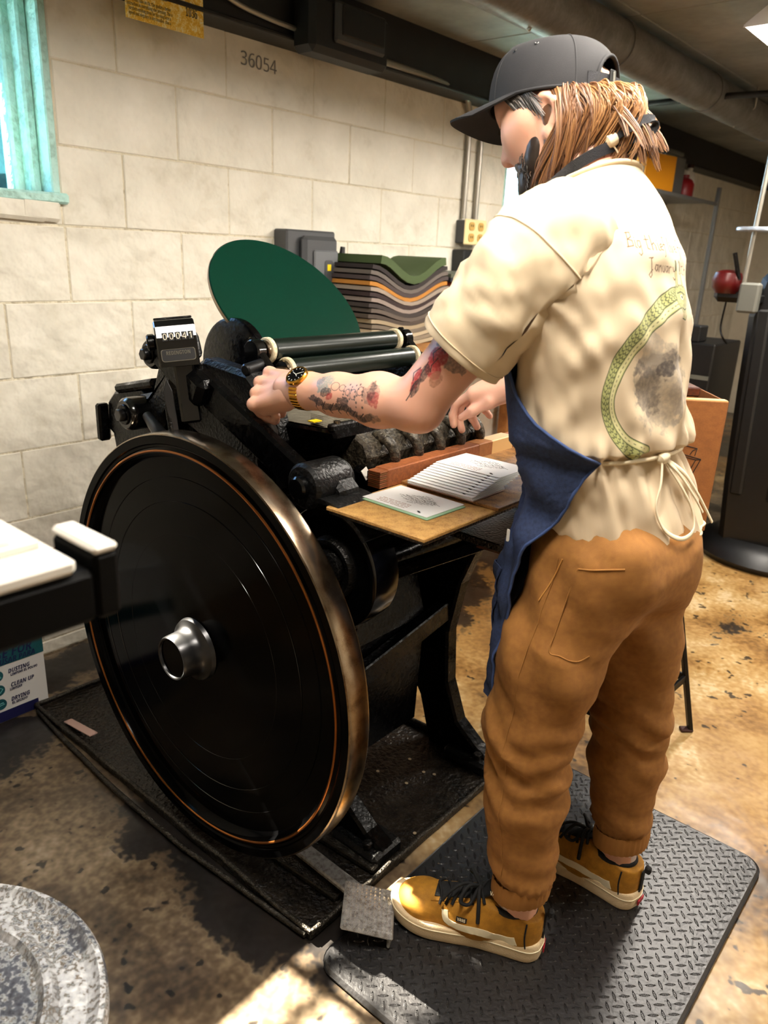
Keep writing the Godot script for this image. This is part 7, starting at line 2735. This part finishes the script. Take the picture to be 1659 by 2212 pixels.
# ------------------------------------------------------------------ apron
func build_apron(o: Node3D):
	var n := 46
	var rows := []
	var ys := []
	var y := 1.17
	while y > 0.49:
		ys.append(y)
		y -= 0.012
	# how far round each side it reaches, by height
	var reach := func(yy: float) -> float:
		var tab := [[1.17, 50.0], [1.10, 60.0], [1.04, 74.0], [1.00, 92.0], [0.975, 118.0], [0.955, 138.0], [0.935, 126.0], [0.90, 112.0], [0.86, 100.0], [0.80, 84.0], [0.74, 76.0], [0.66, 70.0], [0.58, 66.0], [0.48, 63.0]]
		for i in tab.size() - 1:
			if yy <= tab[i][0] and yy >= tab[i + 1][0]:
				return lerpf(tab[i][1], tab[i + 1][1], (tab[i][0] - yy) / (tab[i][0] - tab[i + 1][0]))
		return 60.0
	var fr := v3(sin(TORSO_YAW), 0, -cos(TORSO_YAW))
	var lf := v3(-cos(TORSO_YAW), 0, -sin(TORSO_YAW))
	for yy in ys:
		var row := []
		var a: float = deg_to_rad(reach.call(yy))
		for k in n + 1:
			var phi := lerpf(-minf(a, deg_to_rad(92.0)), a, float(k) / n)
			var q: Vector3
			var fold := 0.004 * sin(phi * 6.0 + yy * 14.0) + 0.010 * rumple.get_noise_2d(phi * 40.0 + yy * 160.0, yy * 130.0 - phi * 40.0) * clampf((1.0 - yy) / 0.1, 0.0, 1.0) + 0.003 * sin((yy * 1.0 + phi * 0.05) * 52.0) * clampf((1.02 - yy) / 0.1, 0.0, 1.0)
			var up := torso_point(phi, maxf(yy, 0.86), 0.013 + fold)
			if yy >= 0.90:
				q = up
			else:
				var f := clampf((0.90 - yy) / 0.14, 0.0, 1.0)
				f = f * f * (3.0 - 2.0 * f)
				# skirt hangs straight, a little forward of the thighs
				var drop := clampf((0.80 - yy) / 0.3, 0.0, 1.0)
				var c := v3(1.142 - 0.006 * drop, yy, -0.500 + 0.0 * drop)
				var hang := c + lf * (sin(phi) * (0.150 + fold)) + fr * (cos(phi) * (0.124 + 0.006 * drop + fold * 1.2))
				q = up.lerp(hang, f)
			q.y = yy
			row.append(q)
		rows.append(row)
	var b := MB.new()
	b.sheet(rows, 0.0016)
	var ap := part("apron", b, M.denim, o, "navy denim apron")
	# stitched edge, patch pocket, top binding
	for s in [0, n]:
		var line := []
		for i in rows.size():
			line.append(rows[i][s])
		part("edge_binding", tubemb(line, 0.0028, 5), M.denim_edge, ap)
	var hem := []
	for k in n + 1:
		hem.append(rows[-1][k])
	part("hem", tubemb(hem, 0.0028, 5), M.denim, ap)
	var pr_ := []
	for i in range(36, 50):
		var row := []
		for k in range(24, 40):
			var dir: Vector3 = (rows[i][k] - v3(1.14, rows[i][k].y, -0.5)).normalized()
			row.append(rows[i][k] + dir * 0.004)
		pr_.append(row)
	var pm := MB.new()
	pm.sheet(pr_, 0.002)
	part("patch_pocket", pm, M.denim, ap)
	# paint mark
	var at: Vector3 = rows[31][37]
	part("paint_smear", boxmb(at + v3(-0.006, 0, 0), v3(0.002, 0.022, 0.006), 0.0008), M.paper, ap)
	# waist cord round the back with a knot and hanging loops
	var cord := []
	for k in 41:
		cord.append(torso_point(deg_to_rad(lerpf(132.0, 228.0, k / 40.0)), 0.952, 0.004))
	part("waist_cord", tubemb(cord, 0.0035, 6), M.cord, ap)
	var kn := torso_point(deg_to_rad(184.0), 0.952, 0.008)
	var kb := MB.new()
	kb.lathe([Vector2(0, -0.012), Vector2(0.009, -0.008), Vector2(0.011, 0.0), Vector2(0.009, 0.008), Vector2(0, 0.012)], kn, v3(0.7, 0.3, 0.2), 10)
	part("knot", kb, M.cord, ap)
	var L := func(deg: float, y2: float, out: float) -> Vector3: return torso_point(deg_to_rad(deg), y2, out)
	var lp := smooth_path([kn, L.call(177.0, 0.915, 0.012), L.call(170.0, 0.88, 0.009), L.call(172.0, 0.845, 0.009), L.call(180.0, 0.826, 0.012), L.call(190.0, 0.832, 0.012), L.call(195.0, 0.86, 0.011), L.call(191.0, 0.90, 0.012), kn], 6)
	var lm := MB.new()
	lm.tube(lp, 0.0042, 6, true, v3(0.3, 0.2, 0.9), 0.45)
	part("cord_loop", lm, M.cord, ap)
	var tl := MB.new()
	tl.tube(smooth_path([kn, L.call(196.0, 0.925, 0.014), L.call(206.0, 0.89, 0.013), L.call(214.0, 0.855, 0.014), L.call(218.0, 0.828, 0.017)], 6), 0.0045, 6, true, v3(0.3, 0.2, 0.9), 0.45)
	part("cord_tail", tl, M.cord, ap)
	var ln := MB.new()
	ln.tube(smooth_path([kn, L.call(190.0, 0.93, 0.014), L.call(197.0, 0.90, 0.013), L.call(204.0, 0.872, 0.012), L.call(207.0, 0.852, 0.013)], 6), 0.0038, 6, true, v3(0.3, 0.2, 0.9), 0.45)
	part("cord_tail", ln, M.cord, ap)
	# neck strap and its bow
	var HB := HT.basis
	var nk := smooth_path([torso_point(deg_to_rad(58.0), 1.26, 0.012), v3(1.084, 1.345, -0.602), v3(1.098, 1.372, -0.572), v3(1.125, 1.392, -0.545), v3(1.158, 1.398, -0.532), v3(1.19, 1.392, -0.538), v3(1.212, 1.365, -0.575), v3(1.19, 1.33, -0.63), torso_point(deg_to_rad(-15.0), 1.27, 0.012)], 6)
	var nm := MB.new()
	nm.tube(nk, 0.0085, 8, true, v3(0.1, 0.95, 0.3), 0.28)
	var ns := part("neck_strap", flat_band(nk, 0.016, 0.0025, v3(-0.3, 0.9, -0.2)), M.strap, ap)
	var bw := v3(1.122, 1.400, -0.548)
	var l1 := smooth_path([bw, bw + v3(0.012, 0.013, 0.017), bw + v3(0.028, 0.028, 0.036), bw + v3(0.038, 0.030, 0.047), bw + v3(0.041, 0.019, 0.049), bw + v3(0.030, 0.008, 0.034), bw + v3(0.012, 0.0, 0.012), bw], 6)
	part("strap_bow", flat_band(l1, 0.013, 0.002, v3(-0.1, 0.74, -0.52)), M.strap, ns)
	var kb2 := MB.new()
	kb2.lathe([Vector2(0, -0.010), Vector2(0.009, -0.006), Vector2(0.010, 0.0), Vector2(0.009, 0.007), Vector2(0, 0.010)], bw + v3(0.004, 0.001, 0.004), v3(0.6, 0.4, 0.5), 10)
	part("strap_knot", kb2, M.cord, ns)
	part("strap_tail", flat_band(smooth_path([bw, bw + v3(0.010, -0.012, 0.010), bw + v3(0.022, -0.030, 0.014), bw + v3(0.030, -0.046, 0.012)], 4), 0.007, 0.002, v3(0.7, 0.2, -0.6)), M.cord, ns)

func flat_band(path: Array, width: float, thick: float, wide: Vector3) -> MB:
	var rows := []
	for i in path.size():
		var d: Vector3 = (path[mini(i + 1, path.size() - 1)] - path[maxi(i - 1, 0)]).normalized()
		var w := (wide - d * wide.dot(d)).normalized() * width * 0.5
		rows.append([path[i] - w, path[i], path[i] + w])
	var b := MB.new()
	b.sheet(rows, thick)
	return b

# ------------------------------------------------------------------ wristwatch and ring
func build_watch(o: Node3D):
	var ax := (WR_L - EL_L).normalized()
	var c := EL_L.lerp(WR_L, 0.905)
	var up := v3(-0.62, 0.78, 0.05)
	up = (up - ax * up.dot(ax)).normalized()
	var sd := ax.cross(up)
	var w := part("watch", (func() -> MB:
		var b := MB.new()
		b.lathe([Vector2(0, -0.001), Vector2(0.0185, -0.001), Vector2(0.0208, 0.002), Vector2(0.0208, 0.006), Vector2(0.0188, 0.0085), Vector2(0.0170, 0.0085), Vector2(0.0168, 0.0075)], c + up * 0.0310, up, 32)
		return b).call(), M.gold, o, "gold wristwatch with black dial")
	part("dial", cylmb(c + up * 0.0355, c + up * 0.0387, 0.0169, 32), M.watch_face, w)
	var mk := MB.new()
	for k in 12:
		var t := TAU * k / 12
		var d := ax * cos(t) + sd * sin(t)
		mk.box(c + up * 0.0389 + d * 0.0140, v3(0.0008, 0.0004, 0.0026), 0.0, Basis(up.cross(d), up, d))
	for q in [[0.4, 0.010], [2.6, 0.012], [3.9, 0.006]]:
		var d := ax * cos(q[0]) + sd * sin(q[0])
		mk.box(c + up * 0.0391 + d * (q[1] / 2), v3(0.0010, 0.0004, q[1]), 0.0, Basis(up.cross(d), up, d))
	part("dial_mark", mk, M.watch_mark, w)
	# bracelet links round the wrist
	for k in range(4, 33):
		var t := TAU * k / 36.0
		var d := up * cos(t) + sd * sin(t)
		var tg := -up * sin(t) + sd * cos(t)
		part("bracelet_link", boxmb(c + d * 0.0332, v3(0.0190, 0.0034, 0.0052), 0.0008, Basis(ax, d, ax.cross(d))), M.gold, w)
	# ring on the fourth finger
	var D := v3(0.03, -0.20, -0.98).normalized()
	var N := v3(-0.68, 0.72, 0.05)
	N = (N - D * N.dot(D)).normalized()
	var A := N.cross(D)
	if A.y > 0.0:
		A = -A
	var kn: Vector3 = WR_L + D * 0.098 + A * 0.0095 + N * 0.0056
	var a := deg_to_rad(72.0)
	var fd := D * cos(a) - N * sin(a)
	var rb := MB.new()
	rb.lathe([Vector2(0.0112, -0.0022), Vector2(0.0128, -0.0016), Vector2(0.0128, 0.0016), Vector2(0.0112, 0.0022)], kn + fd * 0.024, fd, 24)
	part("ring", rb, M.gold, o, "gold finger ring")

# ------------------------------------------------------------------ shoes
func build_shoe(o: Node3D, heel: Vector3, toe: Vector3, hand: float):
	var zf := (toe - heel).normalized()
	var ys := Vector3.UP
	var xs := ys.cross(zf)       # to the wearer's left
	var t := Transform3D(Basis(xs, ys, zf), heel)
	var len := (toe - heel).length()
	var k := len / 0.285
	var f := Field.new()
	f.cap(v3(0, 0.048, 0.040), v3(0, 0.046, 0.120 * k), 0.036, 0.037, 0.03)
	f.cap(v3(0, 0.046, 0.120 * k), v3(0.004 * -hand, 0.036, 0.215 * k), 0.038, 0.034, 0.03, Vector3.RIGHT, 1.18)
	f.ball(v3(0.003 * -hand, 0.036, 0.232 * k), v3(0.046, 0.031, 0.046), 0.02)
	f.cap(v3(0, 0.072, 0.088), v3(0, 0.055, 0.185 * k), 0.034, 0.026, 0.02)
	f.cap(v3(0, 0.030, 0.036), v3(0, 0.085, 0.030), 0.034, 0.031, 0.02)
	f.cap(v3(0, 0.080, 0.040), v3(0, 0.090, 0.085), 0.032, 0.032, 0.02)
	f.ball(v3(0, 0.125, 0.056), v3(0.030, 0.052, 0.042), 0.010, true)
	f.cuts.append([v3(0, 0.020, 0), Vector3.DOWN])
	f.cuts.append([v3(0, 0.092, 0.02), v3(0, 1, -0.12).normalized()])
	var b := MB.new()
	f.net(b, v3(-0.075, 0.01, -0.02), v3(0.075, 0.14, 0.31), 0.0042, t)
	var sh := part("shoe", b, M.mustard, o, "mustard canvas low-top sneaker")
	# cupped sole
	var out := PackedVector2Array()
	var wd := [[-0.003, 0.0], [0.0, 0.013], [0.006, 0.026], [0.025, 0.036], [0.07, 0.036], [0.12, 0.037], [0.17, 0.045], [0.215, 0.050], [0.25, 0.046], [0.275, 0.034], [0.287, 0.017], [0.291, 0.0]]
	var half := []
	for q in wd:
		half.append(v3(q[1] + 0.003, q[0] * k - 0.004, 0))
	half = smooth_path(half, 4)
	for q in half:
		out.append(Vector2(q.x, q.y))
	for i in range(half.size() - 1, -1, -1):
		out.append(Vector2(-half[i].x, half[i].y))
	var so := MB.new()
	var m := 28
	var rows := []
	var cnt := out.size()
	for lvl in [[0.0, 0.93], [0.004, 0.985], [0.012, 1.0], [0.022, 1.0], [0.031, 0.985], [0.033, 0.93]]:
		var row := []
		for i in cnt + 1:
			var p := out[i % cnt]
			var c := Vector2(0, clampf(p.y, 0.05, 0.23 * k))
			var q: Vector2 = c + (p - c) * float(lvl[1])
			# toe spring, thinner waist
			var lift := 0.016 * pow(clampf((p.y - 0.20 * k) / (0.085 * k), 0.0, 1.0), 1.6)
			row.append(t * v3(q.x, lvl[0] * (1.0 + 0.18 * clampf(1.0 - p.y / 0.1, 0.0, 1.0)) + lift, q.y))
		rows.append(row)
	loft(so, rows, func(i: int, kk: int) -> Vector2: return Vector2(kk / float(cnt), i / 5.0))
	var cap_c: Vector3 = t * v3(0, 0.0, 0.14)
	for i in cnt:
		so.tri(rows[0][i], rows[0][i + 1], t * v3(0, 0.001, 0.14), Vector3.DOWN)
		so.tri(rows[5][i], rows[5][i + 1], t * v3(0, 0.033, 0.14), Vector3.UP)
	var sp := part("sole", so, M.sole, sh, "cream rubber sole")
	var sl := MB.new()
	var ring := []
	for i in cnt + 1:
		var p := out[i % cnt]
		var lift := 0.016 * pow(clampf((p.y - 0.20 * k) / (0.085 * k), 0.0, 1.0), 1.6)
		var c := Vector2(0, clampf(p.y, 0.05, 0.23 * k))
		var q := c + (p - c) * 1.004
		ring.append(t * v3(q.x, 0.0265 + lift, q.y))
	sl.tube(ring, 0.0012, 5)
	part("sole_line", sl, M.stripe, sp)
	part("heel_patch", boxmb(t * v3(0, 0.016, -0.0085), v3(0.026, 0.011, 0.003), 0.001, t.basis), M.heel_red, sp, "red heel patch")
	# finds the cloth from the side (s = +1 his left) or from above
	var skin_x := func(s: float, y: float, z: float) -> Vector3:
		var x := 0.075
		while x > 0.0:
			if f.at(v3(s * x, y, z)) < 0.0:
				break
			x -= 0.001
		return v3(s * (x + 0.0016), y, z)
	var skin_y := func(x: float, z: float) -> Vector3:
		var y := 0.13
		while y > 0.02:
			if f.at(v3(x, y, z)) < 0.0:
				break
			y -= 0.001
		return v3(x, y + 0.001, z)
	for s in [1.0, -1.0]:
		# wavy side stripe
		var mid := [[0.176, 0.066], [0.172, 0.052], [0.160, 0.046], [0.140, 0.048], [0.118, 0.052], [0.100, 0.050], [0.080, 0.043], [0.058, 0.041], [0.042, 0.046]]
		var p3 := []
		for q in mid:
			p3.append(v3(0, q[1], q[0] * k))
		p3 = smooth_path(p3, 4)
		var rr := [[], [], []]
		for i in p3.size():
			var d: Vector3 = (p3[mini(i + 1, p3.size() - 1)] - p3[maxi(i - 1, 0)]).normalized()
			var nn := v3(0, -d.z, d.y)
			var wid := 0.0072 * (0.8 + 0.4 * float(i) / p3.size())
			for r in 3:
				var q: Vector3 = p3[i] + nn * (wid * (r - 1.0))
				rr[r].append(t * (skin_x.call(s, q.y, q.z) as Vector3))
		var st := MB.new()
		st.sheet(rr, 0.0012)
		part("side_stripe", st, M.stripe, sh, "cream side stripe")
		# eyestay edge
		var ey := []
		for q in [[0.205, 0.060], [0.185, 0.062], [0.16, 0.072], [0.13, 0.082], [0.105, 0.090]]:
			ey.append(t * (skin_y.call(s * 0.024, q[0] * k) as Vector3))
		part("eyestay_edge", tubemb(smooth_path(ey, 4), 0.0014, 5), M.mustard, sh)
		# heel binding
		var hb := []
		for q in [[0.0, 0.034], [0.003, 0.060], [0.002, 0.088]]:
			hb.append(t * (skin_x.call(s, q[1], 0.024 + q[0]) as Vector3))
		part("heel_binding", tubemb(smooth_path(hb, 4), 0.0016, 5), M.shoe_black, sh)
	# black padded collar
	var col := []
	for i in 33:
		var a := TAU * i / 32.0
		var x := 0.031 * sin(a)
		var z := 0.060 + 0.043 * cos(a)
		var q: Vector3 = skin_y.call(x * 1.02, z)
		q.y = clampf(q.y, 0.070, 0.092)
		col.append(t * v3(x, q.y + 0.002, z))
	part("collar", tubemb(col, 0.0062, 8), M.shoe_black, sh, "black padded collar")
	# tongue, laces, bow
	var tg := []
	for i in 9:
		var z := lerpf(0.200, 0.082, i / 8.0) * k
		var row := []
		for x in [-0.020, -0.010, 0.0, 0.010, 0.020]:
			var q: Vector3 = skin_y.call(x * 0.95, z)
			row.append(t * (q + v3(0, 0.0022 + (0.030 * clampf((i - 6) / 2.0, 0, 1)), 0)))
		tg.append(row)
	var tm := MB.new()
	tm.sheet(tg, 0.004)
	var tn := part("tongue", tm, M.shoe_black, sh, "black tongue")
	for i in 6:
		var z := lerpf(0.192, 0.110, i / 5.0) * k
		var row := []
		for j in 7:
			var x := lerpf(-0.030, 0.030, j / 6.0)
			row.append(t * ((skin_y.call(x, z + 0.006 * sin(j * 0.9 + i)) as Vector3) + v3(0, 0.004, 0)))
		part("lace", tubemb(row, 0.0030, 6), M.shoe_black, sh)
	var kn: Vector3 = t * ((skin_y.call(0.004, 0.118 * k) as Vector3) + v3(0, 0.010, 0))
	var G := func(x: float, y: float, z: float) -> Vector3: return kn + t.basis * v3(x, y, z)
	part("lace_loop", tubemb(smooth_path([kn, G.call(0.020, 0.012, 0.02), G.call(0.040, -0.006, 0.030), G.call(0.034, -0.016, 0.014), G.call(0.012, 0.0, 0.004), kn], 5), 0.0034, 6), M.shoe_black, sh)
	part("lace_loop", tubemb(smooth_path([kn, G.call(-0.018, 0.012, 0.018), G.call(-0.036, -0.004, 0.026), G.call(-0.034, -0.014, 0.010), G.call(-0.012, 0.0, 0.002), kn], 5), 0.0034, 6), M.shoe_black, sh)
	part("lace_end", tubemb(smooth_path([kn, G.call(0.016, 0.004, 0.0), G.call(0.034, -0.018, -0.004), G.call(0.041, -0.046, -0.006)], 5), 0.0036, 6), M.shoe_black, sh)
	part("lace_end", tubemb(smooth_path([kn, G.call(0.010, 0.006, 0.030), G.call(0.026, -0.006, 0.052), G.call(0.036, -0.022, 0.064)], 5), 0.0032, 6), M.shoe_black, sh)
	# woven labels
	if hand > 0:
		var lp: Vector3 = skin_x.call(1.0, 0.064, 0.142 * k)
		var n2 := v3(1, 0.35, 0).normalized()
		var lb := t.basis * Basis(v3(0, 0, -1), v3(-0.35, 1, 0).normalized(), n2)
		part("side_label", boxmb(t * (lp + n2 * 0.001), v3(0.020, 0.0085, 0.0015), 0.0, lb), M.shoe_black, sh)
		text_part("VANS", 0.0075, t * (lp + n2 * 0.0022), lb, M.stripe, sh, "lettering", "Droid Sans", 700, 0.8)
		var tb := t.basis * Basis(v3(0, 0, -1), v3(-0.5, 0.86, 0), v3(0.86, 0.5, 0))
		text_part("VANS", 0.0095, G.call(0.020, 0.010, -0.030), tb, M.stripe, tn, "lettering", "Droid Sans", 700, 0.8)
	# pull tab and heel strip
	part("pull_tab", boxmb(t * v3(0, 0.094, -0.012), v3(0.012, 0.016, 0.012), 0.003, t.basis), M.shoe_black, sh)
	part("heel_strip", boxmb(t * v3(0, 0.062, -0.0045), v3(0.014, 0.050, 0.003), 0.001, t.basis), M.shoe_black, sh)
	# sock
	var sk := MB.new()
	var srows := []
	for i in 15:
		var y := 0.062 + 0.0078 * i
		var row := []
		for j in 61:
			var a := TAU * j / 60.0
			var r := 0.0355 - 0.0015 * sin(PI * i / 14.0) + 0.0006 * sin(a * 30.0)
			row.append(t * v3(r * sin(a) * 0.92, y, 0.054 - 0.004 * i / 14.0 + r * cos(a) * 1.08))
		srows.append(row)
	loft(sk, srows, func(i: int, j: int) -> Vector2: return Vector2(j / 60.0, i / 14.0))
	part("sock", sk, M.sock, o, "off-white ribbed sock")
